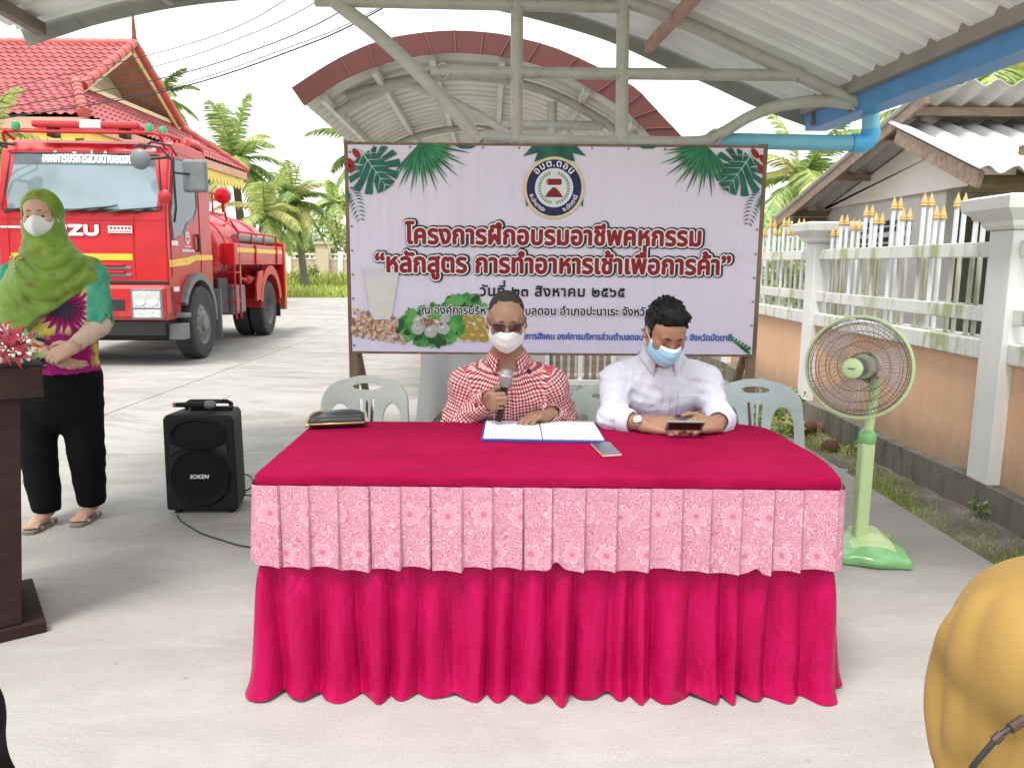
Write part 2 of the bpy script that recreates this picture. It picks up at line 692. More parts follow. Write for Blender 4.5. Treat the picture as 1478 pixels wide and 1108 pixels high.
# ================================================================ setting
# ---- materials of the place
def concrete_ground():
    t = NT('slab_concrete', rough=0.85, spec=0.3)
    o = t.obj()
    big = t.noise(t.obj((0.35, 0.9, 1)), 1.0, 5, 0.6)
    streak = t.noise(t.obj((1.0, 3.2, 1), rot=(0, 0, 0.10)), 1.1, 7, 0.72, 0.8)
    swirl = t.noise(t.obj((1.0, 2.2, 1), rot=(0, 0, 0.45)), 0.9, 6, 0.7, 1.6)
    fine = t.noise(o, 220, 3, 0.7)
    comb = t.noise(t.obj((6.0, 60.0, 1)), 1.6, 4, 0.7, 0.6)
    c = t.ramp(big, [(0.3, (0.325, 0.31, 0.288)), (0.7, (0.44, 0.427, 0.405))])
    c = t.mix(t.ramp(streak, [(0.45, 0.0), (0.75, 0.4)]), c, (0.52, 0.51, 0.49))
    far = t.ramp(t.math('DIVIDE', t.sep(o)[1], 20.0), [(0.10, 0.25), (0.32, 1.0)])
    c = t.mix(t.math('MULTIPLY', t.ramp(swirl, [(0.47, 0.0), (0.66, 0.8)]), far), c, (0.235, 0.215, 0.182))
    c = t.mix(t.ramp(fine, [(0.34, 0.5), (0.56, 0.0)]), c, (0.2, 0.19, 0.17))
    pale = t.noise(t.obj(loc=(7, 1, 0)), 260, 2, 0.7)
    c = t.mix(t.ramp(pale, [(0.56, 0.0), (0.7, 0.5)]), c, (0.62, 0.60, 0.57))
    oil = t.noise(t.obj((1, 1, 1), loc=(11, 4, 0)), 1.7, 5, 0.6, 0.3)
    c = t.mix(t.ramp(oil, [(0.63, 0.0), (0.70, 0.4)]), c, (0.19, 0.175, 0.15))
    blot = t.noise(t.obj((0.8, 1.3, 1), loc=(5, 3, 0)), 2.3, 6, 0.75, 0.6)
    c = t.mix(t.ramp(blot, [(0.50, 0.0), (0.72, 0.3)]), c, (0.52, 0.51, 0.495))
    grit = t.noise(o, 900, 2, 0.8)
    c = t.mix(t.ramp(grit, [(0.32, 0.4), (0.5, 0.0)]), c, (0.16, 0.145, 0.125))
    sp = t.voro(o, 3.2)
    c = t.mix(t.ramp(sp, [(0.0, 0.8), (0.035, 0.0)]), c, (0.12, 0.11, 0.09))
    t.bump(t.math('ADD', comb, t.math('MULTIPLY', fine, 0.5)), 0.004, 0.5)
    return t.color(c)
M_slab = concrete_ground()
def soil_mat():
    t = NT('soil', rough=0.95, spec=0.2)
    o = t.obj()
    a, b = t.noise(o, 3.0, 6, 0.65), t.noise(o, 45, 4, 0.7)
    c = t.ramp(a, [(0.3, (0.19, 0.165, 0.13)), (0.5, (0.27, 0.245, 0.21)), (0.7, (0.37, 0.345, 0.31))])
    c = t.mix(t.ramp(b, [(0.35, 0.55), (0.6, 0.0)]), c, (0.10, 0.085, 0.06))
    g = t.noise(o, 1.6, 5, 0.7)
    c = t.mix(t.ramp(g, [(0.52, 0.0), (0.66, 0.75)]), c, (0.12, 0.15, 0.05))
    t.bump(t.math('ADD', b, a), 0.02, 0.8)
    return t.color(c)
M_soil = soil_mat()
M_field = mat('meadow_soil', (0.20, 0.27, 0.05), 0.95, col2=(0.34, 0.38, 0.10), vscale=0.8)
def wall_paint(name, base, dirt=(0.2, 0.19, 0.15), moss=None, low=None, amount=0.35):
    """painted masonry with vertical run stains, blotches and moss of their own shape"""
    t = NT(name, rough=0.8, spec=0.3)
    o = t.obj()
    a = t.noise(t.obj((7, 7, 0.7)), 1.5, 5, 0.7)
    b = t.noise(o, 2.2, 5, 0.6)
    c = t.ramp(b, [(0.3, tuple(x * 0.93 for x in base)), (0.7, tuple(min(1, x * 1.04) for x in base))])
    c = t.mix(t.ramp(a, [(0.5, 0.0), (0.78, amount)]), c, dirt)
    if moss:
        g = t.noise(t.obj((5, 5, 1.2)), 1.2, 4, 0.65)
        c = t.mix(t.ramp(g, [(0.5, 0.0), (0.62, 0.75)]), c, moss)
    if low:
        z = t.sep(o)[2]
        n2 = t.math('ADD', z, t.math('MULTIPLY', t.noise(t.obj((4, 4, 2)), 2.0, 5, 0.7), 0.3))
        c = t.mix(t.ramp(n2, [(low[0], 0.7), (low[1], 0.0)]), c, low[2])
    t.bump(t.noise(o, 40, 4), 0.003, 0.5)
    return t.color(c)
M_orange = wall_paint('peach_render', (0.72, 0.45, 0.29), (0.38, 0.22, 0.14), amount=0.3, low=(0.34, 0.56, (0.33, 0.24, 0.16)))
M_white_post = wall_paint('white_post_paint', (0.76, 0.76, 0.74), (0.35, 0.34, 0.30), amount=0.28)
M_white_moss = wall_paint('white_rail_paint', (0.72, 0.72, 0.69), (0.33, 0.33, 0.26), moss=(0.30, 0.34, 0.10), amount=0.4)
M_footing = wall_paint('mossy_concrete', (0.20, 0.185, 0.155), (0.055, 0.05, 0.04), moss=(0.10, 0.10, 0.06), amount=0.75)
M_gold = mat('gold_paint', (0.62, 0.39, 0.14), 0.45, var=0.12, vscale=30)
M_picket = mat('white_tube_paint', (0.72, 0.75, 0.78), 0.35, var=0.06)
M_picket_old = wall_paint('weathered_tube', (0.55, 0.54, 0.47), (0.22, 0.21, 0.14), moss=(0.24, 0.26, 0.09), amount=0.6)
M_pinkwall = wall_paint('pale_pink_render', (0.80, 0.73, 0.69), (0.5, 0.45, 0.41), amount=0.2)
M_greywall = wall_paint('pale_grey_render', (0.60, 0.59, 0.57), (0.36, 0.34, 0.31), amount=0.3)
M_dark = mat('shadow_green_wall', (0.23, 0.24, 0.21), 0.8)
M_black = mat('black_void', (0.012, 0.012, 0.012), 0.7)
def wood(name, c1, c2, sc=(1.5, 14, 14)):
    t = NT(name, rough=0.75, spec=0.3)
    a = t.noise(t.obj(sc), 2.0, 6, 0.65, 0.6)
    b = t.noise(t.obj(), 3.0, 3)
    c = t.ramp(a, [(0.3, c1), (0.7, c2)])
    c = t.mix(t.ramp(b, [(0.45, 0.0), (0.75, 0.4)]), c, tuple(x * 0.6 for x in c1))
    t.bump(a, 0.003, 0.5)
    return t.color(c)
M_timber = wood('old_timber', (0.17, 0.115, 0.085), (0.36, 0.27, 0.20), (1.2, 10, 10))
M_timber2 = wood('dark_timber', (0.085, 0.06, 0.035), (0.21, 0.155, 0.09), (1.2, 10, 10))
M_frame = wood('frame_timber', (0.17, 0.10, 0.065), (0.30, 0.20, 0.14), (8, 8, 1.5))
def asbestos(name, c1, c2):
    t = NT(name, rough=0.85, spec=0.25)
    o = t.obj()
    c = t.ramp(t.noise(t.obj((3, 1, 1)), 2.5, 6, 0.7), [(0.3, c1), (0.68, c2)])
    c = t.mix(t.ramp(t.noise(o, 30, 4, 0.7), [(0.5, 0.0), (0.8, 0.4)]), c, tuple(x * 0.55 for x in c1))
    return t.color(c)
M_asb = asbestos('fibre_cement', (0.36, 0.345, 0.32), (0.52, 0.50, 0.47))
M_asb_lit = asbestos('skylit_fibre_cement', (0.50, 0.49, 0.48), (0.68, 0.67, 0.66))  # same sheet made paler: skylight on the near slope put into the colour
M_soffit = mat('pale_green_steel_sheet', (0.83, 0.86, 0.84), 0.5, var=0.05, vscale=3, spec=0.4)
M_sheet2 = mat('beige_steel_sheet', (0.66, 0.65, 0.59), 0.5, var=0.1, vscale=3)
def pipe_paint():
    t = NT('grey_painted_pipe', rough=.45, spec=.5)
    o = t.obj()
    n = t.noise(o, 6, 5, .65); w = t.noise(t.obj((9, 9, 22)), 2.0, 4, .7)
    c = t.ramp(n, [(.3, (.40, .395, .365)), (.7, (.50, .495, .46))])
    c = t.mix(t.ramp(w, [(.56, 0.0), (.72, .6)]), c, (.24, .23, .20))
    r = t.noise(o, 17, 5, .75)
    c = t.mix(t.ramp(r, [(.66, 0.0), (.72, .9)]), c, (.14, .06, .03))
    t.bump(t.noise(o, 30, 4), .004, .6)
    return t.color(c)
M_pipe = pipe_paint()
M_fascia_grey = mat('grey_fascia_sheet', (0.27, 0.27, 0.25), 0.5, var=0.08, vscale=4)
M_fascia_brown = mat('brown_fascia_sheet', (0.115, 0.024, 0.018), 0.5, var=0.07, vscale=3)
M_rustpin = mat('red_oxide_steel', (0.42, 0.26, 0.225), 0.6, var=0.2, vscale=12)
M_beam = mat('grey_beam_steel', (0.30, 0.27, 0.24), 0.55, var=0.12)
M_gutter = mat('blue_gutter_paint', (0.10, 0.30, 0.62), 0.4, var=0.1, vscale=4)
M_pvc = mat('blue_plastic_pipe', (0.20, 0.52, 0.70), 0.35, var=0.12, vscale=5)
M_pvc2 = mat('blue_elbow', (0.07, 0.38, 0.72), 0.35)
M_tile = mat('red_roof_tile', (0.30, 0.062, 0.066), 0.55, col2=(0.40, 0.105, 0.11), vscale=1.3, spec=0.4)
M_ridge = mat('red_ridge_tile', (0.50, 0.10, 0.085), 0.5, var=0.15, vscale=3)
M_yellow = mat('yellow_trim_paint', (0.80, 0.60, 0.10), 0.5, var=0.1)
M_cream = mat('cream_barge_paint', (0.72, 0.55, 0.33), 0.6, var=0.06)
M_terra = mat('terracotta_soffit', (0.66, 0.36, 0.26), 0.7, var=0.1)
M_cable = mat('black_cable', (0.02, 0.02, 0.024), 0.5)
M_leafs = [mat('leaf_dark', (0.12, 0.19, 0.055), 0.5, var=0.3, vscale=9), mat('leaf_mid', (0.25, 0.37, 0.11), 0.5, var=0.3, vscale=9), mat('leaf_light', (0.44, 0.52, 0.18), 0.5, var=0.3, vscale=9), mat('leaf_yellow', (0.55, 0.50, 0.18), 0.55, var=0.25, vscale=9)]
def leafy(m):
    n, l = m.node_tree.nodes, m.node_tree.links
    p, out = n['Principled BSDF'], n['Material Output']
    tr = n.new('ShaderNodeBsdfTranslucent'); mx = n.new('ShaderNodeMixShader')
    src = p.inputs['Base Color'].links[0].from_socket
    l.new(src, tr.inputs[0]); mx.inputs[0].default_value = 0.38
    l.new(p.outputs[0], mx.inputs[1]); l.new(tr.outputs[0], mx.inputs[2]); l.new(mx.outputs[0], out.inputs[0])
for m_ in M_leafs: leafy(m_)
M_bark = mat('palm_bark', (0.16, 0.135, 0.105), 0.9, var=0.3, vscale=6, bump=0.02, bscale=12, stretch=(1, 1, 5))
M_grass = [mat('grass_green', (0.32, 0.44, 0.07), 0.7, var=0.3, vscale=3), mat('grass_straw', (0.50, 0.48, 0.15), 0.8, var=0.3, vscale=3)]

# ---- ground
def sheet(name, x0, x1, y0, y1, z, m, thick=0.0):
    mb = MB()
    if thick:
        mb.box(((x0 + x1) / 2, (y0 + y1) / 2, z - thick / 2), (x1 - x0, y1 - y0, thick))
    else:
        mb.raw([(x0, y0, z), (x1, y0, z), (x1, y1, z), (x0, y1, z)], [(0, 1, 2, 3)])
    return tag(mb.build(name, m), kind='structure')
sheet('ground', -700, 700, -150, 1300, -0.09, M_field)
# concrete yard: slabs with narrow open joints
mb = MB()
for (x0, x1) in ((-40, -16.01), (-16, -8.01), (-8, -3.62), (-3.606, 2.235)):
    ys = [-6, -0.6, 5.3, 9.6, 14.0, 18.5, 24.0, 30.0]
    for a, b in zip(ys[:-1], ys[1:]):
        mb.box(((x0 + x1) / 2, (a + b) / 2 - .006, -0.05), (x1 - x0, b - a - 0.013, 0.1))
yard = mb.build('concrete_yard', M_slab, bevel=0.004, seg=1)
tag(yard, kind='structure')
mb = MB()
rs = random.Random(3)
def soil_z(u, v):
    return -0.035 + 0.018 * math.sin(9 * u + 2 * math.sin(23 * v)) * math.sin(31 * v + 1.3) + (0.008 * rs.uniform(-1, 1))
mb.grid(24, 120, lambda u, v: (2.236 + 8.0 * u ** 2.2, -3 + 17 * v, soil_z(u, v)))
tag(mb.build('soil_strip', M_soil, smooth=True), kind='structure')

# ---- grass (nobody could count the blades)
def blades(mb, n, pick, hmin, hmax, w, rng, straw=0.3, base=0.0):
    for _ in range(n):
        x, y, z = pick(rng)
        a = rng.uniform(0, 6.283)
        h = rng.uniform(hmin, hmax)
        lx, ly = rng.gauss(0, 0.35) * h, rng.gauss(0, 0.35) * h
        dx, dy = math.cos(a) * w, math.sin(a) * w
        mb.mi(1 if rng.random() < straw else 0)
        mb.raw([(x - dx, y - dy, z), (x + dx, y + dy, z), (x + dx * .6 + lx * .4, y + dy * .6 + ly * .4, z + h * .6), (x - dx * .6 + lx * .4, y - dy * .6 + ly * .4, z + h * .6), (x + lx, y + ly, z + h)], [(0, 1, 2, 3), (3, 2, 4)])
rg = random.Random(11)
mb = MB()
clumps = [(rg.uniform(2.27, 2.62), rg.uniform(1.2, 7.5), rg.uniform(0.03, 0.11)) for _ in range(70)] + [(2.27 + abs(rg.gauss(0, .05)), rg.uniform(1.5, 5.2), 0.07) for _ in range(60)]
clumps += [(rg.uniform(2.0, 2.62), rg.uniform(5.6, 7.0), 0.1) for _ in range(25)]
def pk(r):
    c = r.choice(clumps)
    return max(2.24, c[0] + r.gauss(0, c[2])), c[1] + r.gauss(0, c[2] * 1.6), -0.04
blades(mb, 7500, pk, 0.012, 0.05, 0.0035, rg, 0.3)
tag(mb.build('kerb_grass', M_grass), 'sparse short green grass on the soil strip below the peach wall', 'grass', kind='stuff')
mb = MB()
def pk2(r):
    y = 30.1 + abs(r.gauss(0, 1)) * 7
    return r.uniform(-26, 8), y, -0.08
blades(mb, 26000, pk2, 0.10, 0.42, 0.03, rg, 0.45)
blades(mb, 5000, lambda r: (r.uniform(-22, 8), r.uniform(42.0, 46.5), -0.08), 0.4, 1.1, 0.05, rg, 0.6)
tag(mb.build('meadow_grass', M_grass), 'tall sunlit yellow green grass beyond the concrete yard', 'grass', kind='stuff')

# ---- perimeter wall with picket fence
PWX = 2.66
pw = thing('perimeter_wall', 'peach and white boundary wall topped with white pickets and gold spear tips', 'wall', (PWX, 4.25, 0))
def L(x, y, z):
    return (x - PWX, y - 4.25, z)
mb = MB()
mb.grid(1, 90, lambda u, v: L(2.63 + 0.008 * math.sin(40 * v + 3 * math.sin(17 * v)), -3 + 16 * v, lerp(-0.1, 0.155 + 0.006 * math.sin(57 * v), u)))
mb.grid(1, 90, lambda u, v: L(2.63 + 0.25 * u + (0.008 * math.sin(40 * v + 3 * math.sin(17 * v))) * (1 - u), -3 + 16 * v, 0.155 + 0.006 * math.sin(57 * v)))
mb.build('footing', M_footing, pw, smooth=40)
posts = [1.65, 4.25, 6.95, 9.6, 12.3]
for y in posts:
    mb = MB()
    mb.box(L(2.78, y, 0.83), (0.26, 0.2, 1.45))
    mb.build('post', M_white_post, pw, bevel=0.006)
    mb = MB()
    for z0, w0, z1, w1 in ((1.5551, 0.115, 1.575, 0.135), (1.575, 0.135, 1.60, 0.14), (1.60, 0.14, 1.66, 0.215), (1.66, 0.215, 1.72, 0.225), (1.72, 0.225, 1.735, 0.18)):
        vs = [L(2.78 + sx * (w + .025), y + sy * w, z) for z, w in ((z0, w0), (z1, w1)) for sx, sy in ((-1, -1), (1, -1), (1, 1), (-1, 1))]
        mb.raw(vs, [(0, 1, 5, 4), (1, 2, 6, 5), (2, 3, 7, 6), (3, 0, 4, 7)] + ([(4, 5, 6, 7)] if z1 > 1.73 else []))
    mb.build('post_cap', M_white_post, pw)
for k, (a, b) in enumerate(zip(posts[:-1], posts[1:])):
    a, b = a + 0.1, b - 0.1
    c, Ln = (a + b) / 2, b - a
    mb = MB()
    mb.box(L(2.79, c, 0.49), (0.14, Ln, 0.70))
    mb.build('panel', M_orange, pw)
    mb = MB()
    mb.box(L(2.78, c, 0.89), (0.2, Ln, 0.115))
    mb.build('coping', M_white_moss, pw, bevel=0.01)
    for z in (1.455, 1.09):
        mb = MB()
        mb.box(L(2.704, c, z), (0.026, Ln - .004, 0.085))
        mb.box(L(2.826, c, z), (0.026, Ln - .004, 0.085))
        mb.build('rail', M_white_moss, pw, bevel=0.004)
    if k in (1, 2):
        for i in range(12):
            y = b - (i + 0.5 + .16 * math.sin(i * 2.7 + k)) * Ln / 12
            s = math.sin(math.pi * (i + 0.5) / 12)
            top = (1.69 + 0.08 * s) if i % 2 == 0 else (1.745 + 0.11 * s)
            for x in (2.741, 2.787):
                mb = MB()
                mb.tube([L(x, y, 0.95), L(x, y, 1.41)], 0.0148, 10)
                mb.mi(1).tube([L(x, y, 1.41), L(x, y, top - 0.07)], 0.0148, 10)
                p = mb.build('picket', [M_picket_old if (i * 7 + k) % 3 else M_picket, M_picket], pw, smooth=40)
                mt = MB()
                mt.lathe([(0.0, -0.005), (0.021, -0.004), (0.025, 0.004), (0.021, 0.012), (0.023, 0.016), (0.021, 0.024), (0.0, 0.09)], L(x, y, top - 0.09), 10)
                mt.build('spear_tip', M_gold, p, smooth=40)
mb = MB()
mb.box(L(2.865, 4.13, 1.10), (0.05, 0.035, 0.075))
mb.build('junction_box', mat('grey_box_plastic', (0.36, 0.36, 0.35), 0.5), pw, bevel=0.004)

# ---- outbuilding behind the wall
ob = thing('outbuilding', 'small pale outbuilding with corrugated grey roof behind the picket fence', 'building', (3.7, 7.5, 0))
def O(x, y, z):
    return (x - 3.7, y - 7.5, z)
def wave_sheet(mb, P, U, V, lu, lv, per, amp, nper=7):
    """P corner, U across the waves, V along them"""
    n = max(2, int(lu / per * nper))
    mb.grid(n, 6, lambda u, v: P + U * (u * lu) + V * (v * lv) + N * (amp * math.sin(2 * math.pi * u * lu / per)))
a, b = Vector((3.2, 9.75, 1.93)), Vector((3.2, 6.25, 2.77))
V = (b - a).normalized(); U = Vector((1, 0, 0)); N = U.cross(V)
mb = MB(); wave_sheet(mb, Vector(O(*a)), U, V, 4.6, (b - a).length, 0.2, 0.028)
mb.build('far_roof_slope', M_asb, ob, smooth=True, solid=0.008)
a, b = Vector((3.2, 5.45, 2.02)), Vector((3.2, 6.85, 2.57))
V = (b - a).normalized(); N = U.cross(V)
mb = MB(); wave_sheet(mb, Vector(O(*a)), U, V, 4.6, (b - a).length, 0.2, 0.028)
mb.build('near_roof_slope', M_asb_lit, ob, smooth=True, solid=0.008)
def slope_far(y): return 2.77 - (y - 6.25) * 0.84 / 3.5
def slope_near(y): return 2.02 + (y - 5.45) * 0.55 / 1.4
mb = MB()
g = [(9.35, 0), (9.35, 2.0 - .1), (9.0, slope_far(9.0) - .05), (6.75, slope_far(6.75) - .12), (6.35, slope_near(6.35) - .05), (5.75, 2.03), (6.75, 2.03), (6.75, 0.0)]
mb.prism([(y, z) for y, z in g[:4]] + [(6.75, 0.0)], 0.12, lambda y, z, d: O(3.7 + d, y, z))
mb.build('wall', M_greywall, ob)
mb = MB()
g2 = [(9.3, 2.02), (9.3, slope_far(9.3) - .05), (6.8, slope_far(6.8) - .06), (6.45, slope_near(6.45) - .04), (5.75, slope_near(5.75) - .04), (5.75, 2.0)]
mb.prism(g2, 0.05, lambda y, z, d: O(3.64 + d, y, z))
mb.build('gable_board', M_pinkwall, ob)
mb = MB()
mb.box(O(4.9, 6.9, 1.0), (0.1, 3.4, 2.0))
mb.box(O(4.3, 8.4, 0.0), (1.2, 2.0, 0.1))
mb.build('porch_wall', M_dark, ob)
# vent blocks
for r in range(2):
    for i in range(8):
        y = 8.35 - i * 0.145
        mb = MB()
        for dz in (-0.032, 0.032):
            mb.box(O(3.696, y, 1.75 - r * 0.16 + dz), (0.012, 0.095, 0.044))
        if (i, r) not in ((2, 1), (5, 1)): mb.build('vent_opening', M_black, ob)
def timb(name, p, q, w, h, m=M_timber):
    mb = MB(); mb.bar(O(*p), O(*q), w, h)
    return mb.build(name, m, ob, bevel=0.006)
timb('bargeboard', (3.24, 9.75, slope_far(9.75) - .09), (3.24, 6.3, slope_far(6.3) - .09), 0.03, 0.09)
timb('bargeboard', (3.24, 5.5, slope_near(5.5) - .085), (3.24, 6.75, slope_near(6.75) - .085), 0.04, 0.12)
for y in (9.3, 8.1, 7.1, 6.6):
    timb('purlin', (3.26, y, slope_far(y) - .07), (7.6, y, slope_far(y) - .07), 0.06, 0.07)
timb('rafter', (4.3, 6.3, slope_far(6.3) - .14), (4.3, 7.0, slope_far(7.0) - .14), 0.07, 0.09)
timb('wall_plate', (3.3, 9.25, 1.86), (3.68, 9.25, 1.86), 0.06, 0.12, M_timber2)
timb('eave_beam', (3.3, 5.72, 1.95), (7.4, 5.72, 1.95), 0.06, 0.125, M_timber2)
timb('strut', (3.66, 5.72, 2.02), (3.66, 5.72, 2.22), 0.05, 0.05, M_timber2)
mb = MB(); mb.box(O(3.66, 5.72, 0.95), (0.1, 0.1, 1.9)); mb.build('porch_post', M_timber2, ob)

# ---- the canopy over the table, cut short of the camera to let skylight in
AX = Vector((-0.08, 1.0, 0.0))
YF = 5.34
def cp(px, py, Y=YF):
    return at(px, py, YF) + AX * (Y - YF)
soff = [(24, 44), (68, 30), (132, 13), (190, -1), (349, -24), (500, -32), (660, -16), (740, 0), (830, 20), (898, 44), (968, 72), (1034, 101), (1100, 130), (1172, 163)]
low = [(38, 66), (88, 50), (135, 35), (200, 20), (257, 9), (349, -1), (500, -9), (650, 3), (740, 19), (820, 40), (888, 62), (968, 99), (1025, 122), (1095, 155), (1166, 182)]
cn = thing('canopy', 'curved steel canopy overhead with pale ribbed sheets on grey pipe trusses', 'canopy', (0, 4.7, 0))
CO = Vector((0, 4.7, 0))
prof = spline([cp(*p) for p in soff], 3)
mb = MB()
Y0, per = 2.1, 0.235
steps = []
y = YF
while y > Y0:
    steps += [(y, 0), (y - 0.022, 0.032), (y - 0.062, 0.032), (y - 0.085, 0), (y - 0.115, 0.0), (y - .122, .007), (y - .129, 0)]
    y -= per
vs = []
for (yy, h) in steps:
    for p in prof:
        vs.append(p + AX * (yy - YF) + Vector((0, 0, h)) - CO)
n = len(prof)
mb.raw(vs, [(i * n + k, i * n + k + 1, (i + 1) * n + k + 1, (i + 1) * n + k) for i in range(len(steps) - 1) for k in range(n - 1)])
mb.build('roof_sheet', M_soffit, cn)
# top skin so that the roof has a thickness
mb = MB()
mb.raw([p + AX * (yy - YF) + Vector((0, 0, 0.035)) - CO for yy in (YF, Y0) for p in prof], [(k, k + 1, n + k + 1, n + k) for k in range(n - 1)])
mb.build('roof_top', M_soffit, cn, smooth=True)
lowc = spline([cp(*p) for p in low], 3)
mb = MB()
k = 24
def pick_curve(c, t):
    f = t * (len(c) - 1); i = min(int(f), len(c) - 2)
    return c[i].lerp(c[i + 1], f - i)
mb.grid(44, 1, lambda u, v: pick_curve(lowc, u).lerp(pick_curve(prof, u) + Vector((0, 0, .05)), v) + AX * 0.02 - CO)
mb.build('fascia', M_fascia_grey, cn, solid=0.008)
for t in (0.12, 0.3, .62, .78, .93):
    mb = MB(); a_ = pick_curve(lowc, t) + AX * .012 - CO; b_ = pick_curve(prof, t) + AX * .012 - CO
    mb.bar(a_, b_, 0.004, 0.004); mb.build('fascia_seam', M_beam, cn)
# purlins along the vault
def purlin(px, py, w, h, m, y1=YF - .05, y0=Y0, name='purlin'):
    mb = MB(); mb.bar(cp(px, py, y1) - CO, cp(px, py, y0) - CO, w, h)
    return mb.build(name, m, cn, bevel=0.004)
purlin(66, 46, 0.06, 0.08, mat('brown_channel', (0.16, 0.12, 0.10), 0.5))
purlin(250, 4, 0.05, 0.07, M_beam)
purlin(930, 75, 0.045, 0.07, M_rustpin, y1=YF - .1)
purlin(745, 14, 0.045, 0.07, M_beam)
purlin(1157, 157, 0.07, 0.10, M_beam, name='eave_beam')
# gutter: an open trough
mb = MB()
A, B = cp(1178, 176, YF + .0) - CO, cp(1178, 176, Y0) - CO
prof_g = [(-0.075, 0.07), (-0.06, -0.05), (0.06, -0.05), (0.075, 0.07), (0.085, 0.07), (0.07, -0.06), (-0.07, -0.06), (-0.085, 0.07)]
vs = [P + Vector((u, 0, w)) for P in (A, B) for u, w in prof_g]
mb.raw(vs, [(i, (i + 1) % 8, 8 + (i + 1) % 8, 8 + i) for i in range(8)])
mb.raw([A + Vector((u, 0.0, w)) for u, w in ((-0.07, .07), (-0.06, -0.055), (0.06, -0.055), (0.07, 0.07))], [(0, 1, 2, 3)])
gu = mb.build('gutter', M_gutter, cn)
for yy in (5.2, 4.72, 3.3, 2.2):
    mb = MB(); q = cp(1160, 160, yy) - CO; q2 = cp(1178, 176, yy) - CO
    mb.bar(q + Vector((.0, 0, .03)), q2 + Vector((-.09, 0, -.05)), .02, .02)
    mb.build('gutter_bracket', M_timber, gu)
D = 4.78
mb = MB()
P1, P2, P3 = at(1257, 148, D), at(1256, 196, D), at(1026, 203, D)
mb.tube([P1 - CO, P2 - CO + Vector((0, 0, .03))], 0.049, 16)
mb.mi(1)
el = [P2 + Vector((0, 0, 0.035)), P2 + Vector((0, 0, 0.0)), P2 + Vector((-0.015, 0, -0.03)), P2 + Vector((-0.05, 0, -0.045)), P2 + Vector((-0.11, 0, -0.045))]
mb.tube([p - CO for p in el], 0.056, 16)
mb.mi(0)
mb.tube([P2 + Vector((-0.105, 0, -0.045)) - CO, P3 - CO, P3 - CO + Vector((-.1, .12, 0)), P3 - CO + Vector((-.12, .2, -.6)), P3 - CO + Vector((-.12, .2, -2.0))], 0.047, 16)
mb.build('downpipe', [M_pvc, M_pvc2], cn, smooth=40)
# truss pipes
YT = 4.7
def pipe(pts, r, n=4):
    mb = MB(); q = [at(x, y, YT) - CO for x, y in pts]
    mb.tube(spline(q, n) if len(q) > 2 else q, r, 14)
    return mb.build('truss_pipe', M_pipe, cn, smooth=40)
pipe([(746, -90), (746, 205)], 0.037)
pipe([(900, -60), (897, 205)], 0.037)
pipe([(455, 1), (906, 11)], 0.033)
pipe([(622, 104), (1152, 109)], 0.033)
pipe([(692, 196), (760, 201), (880, 204), (1005, 205), (1040, 193), (1085, 167), (1130, 152), (1185, 146), (1238, 151)], 0.034, 5)
for wx, wy in ((746, 105), (746, 9), (746, 201), (898, 107), (899, 11), (897, 204), (1152, 109), (640, 104), (694, 197), (1236, 150), (1030, 199)):
    mb = MB(); c_ = at(wx, wy, YT) - CO
    mb.tube([c_ + Vector((.050 * math.cos(a) * .8, -.018 + .012 * math.sin(3 * a), .050 * math.sin(a) * .8)) for a in [2 * math.pi * i / 14 for i in range(14)]], [.008 + .003 * math.sin(i * 2.3) for i in range(14)], 6, closed=True)
    mb.build('weld_bead', M_pipe, cn, smooth=True)
pipe([(830, -28), (905, 2), (960, 22), (1020, 47), (1080, 75), (1150, 107), (1200, 131), (1244, 151)], 0.037, 5)
pipe([(380, -82), (440, -32), (490, 8), (540, 46), (590, 92), (640, 143), (694, 205)], 0.040, 5)
# nearer truss of the same kind, above the view at the shortened roof end
mb = MB(); q = [cp(x, y, 2.4) - CO + Vector((0, 0, -.06)) for x, y in soff]
mb.tube(spline(q, 3), 0.035, 12); mb.build('truss_pipe', M_pipe, cn, smooth=40)

# ---- second canopy beyond the banner
Y2 = 6.6
AX2 = Vector((-0.03, 1, 0))
c2 = thing('far_canopy', 'barrel canopy with brown fascia and ribbed beige underside behind the banner', 'canopy', (0, Y2, 0))
C2 = Vector((0, Y2, 0))
top2 = [(421, 127), (470, 95), (512, 73), (552, 58), (590, 50), (636, 45), (676, 45), (720, 49), (757, 57), (803, 70), (865, 98), (914, 125), (936, 146), (960, 172), (984, 197), (1010, 228)]
low2 = [(439, 153), (488, 120), (523, 104), (560, 91), (606, 81), (640, 77), (676, 77), (710, 80), (736, 84), (789, 98), (833, 117), (887, 149), (905, 162), (922, 178), (938, 196), (962, 226)]
t2 = spline([at(x, y, Y2) for x, y in top2], 2)
l2 = spline([at(x, y, Y2) for x, y in low2], 2)
n = len(t2)
mb = MB()
mb.raw([p - C2 for p in t2] + [p - C2 for p in l2], [(i, i + 1, n + i + 1, n + i) for i in range(n - 1)])
fa = mb.build('fascia', M_fascia_brown, c2, solid=0.012)
for i in range(3, n - 1, 2):
    mb = MB(); mb.bar(t2[i] - C2 + Vector((0, -.012, 0)), l2[i] - C2 + Vector((0, -.012, 0)), 0.012, 0.008)
    mb.build('fascia_seam', mat('brown_seam', (0.20, 0.065, 0.05), 0.45), fa)
mid = [a.lerp(b, 0.72) for a, b in zip(t2, l2)]
mb = MB()
mm = spline(mid, 2)
nn = len(mm)
lens, yy2, rows2 = 7.5, 0.0, []
while yy2 < lens:
    rows2 += [(yy2, 0.0), (yy2 + .02, .024), (yy2 + .07, .024), (yy2 + .09, 0.0)]
    yy2 += .22
vs = []
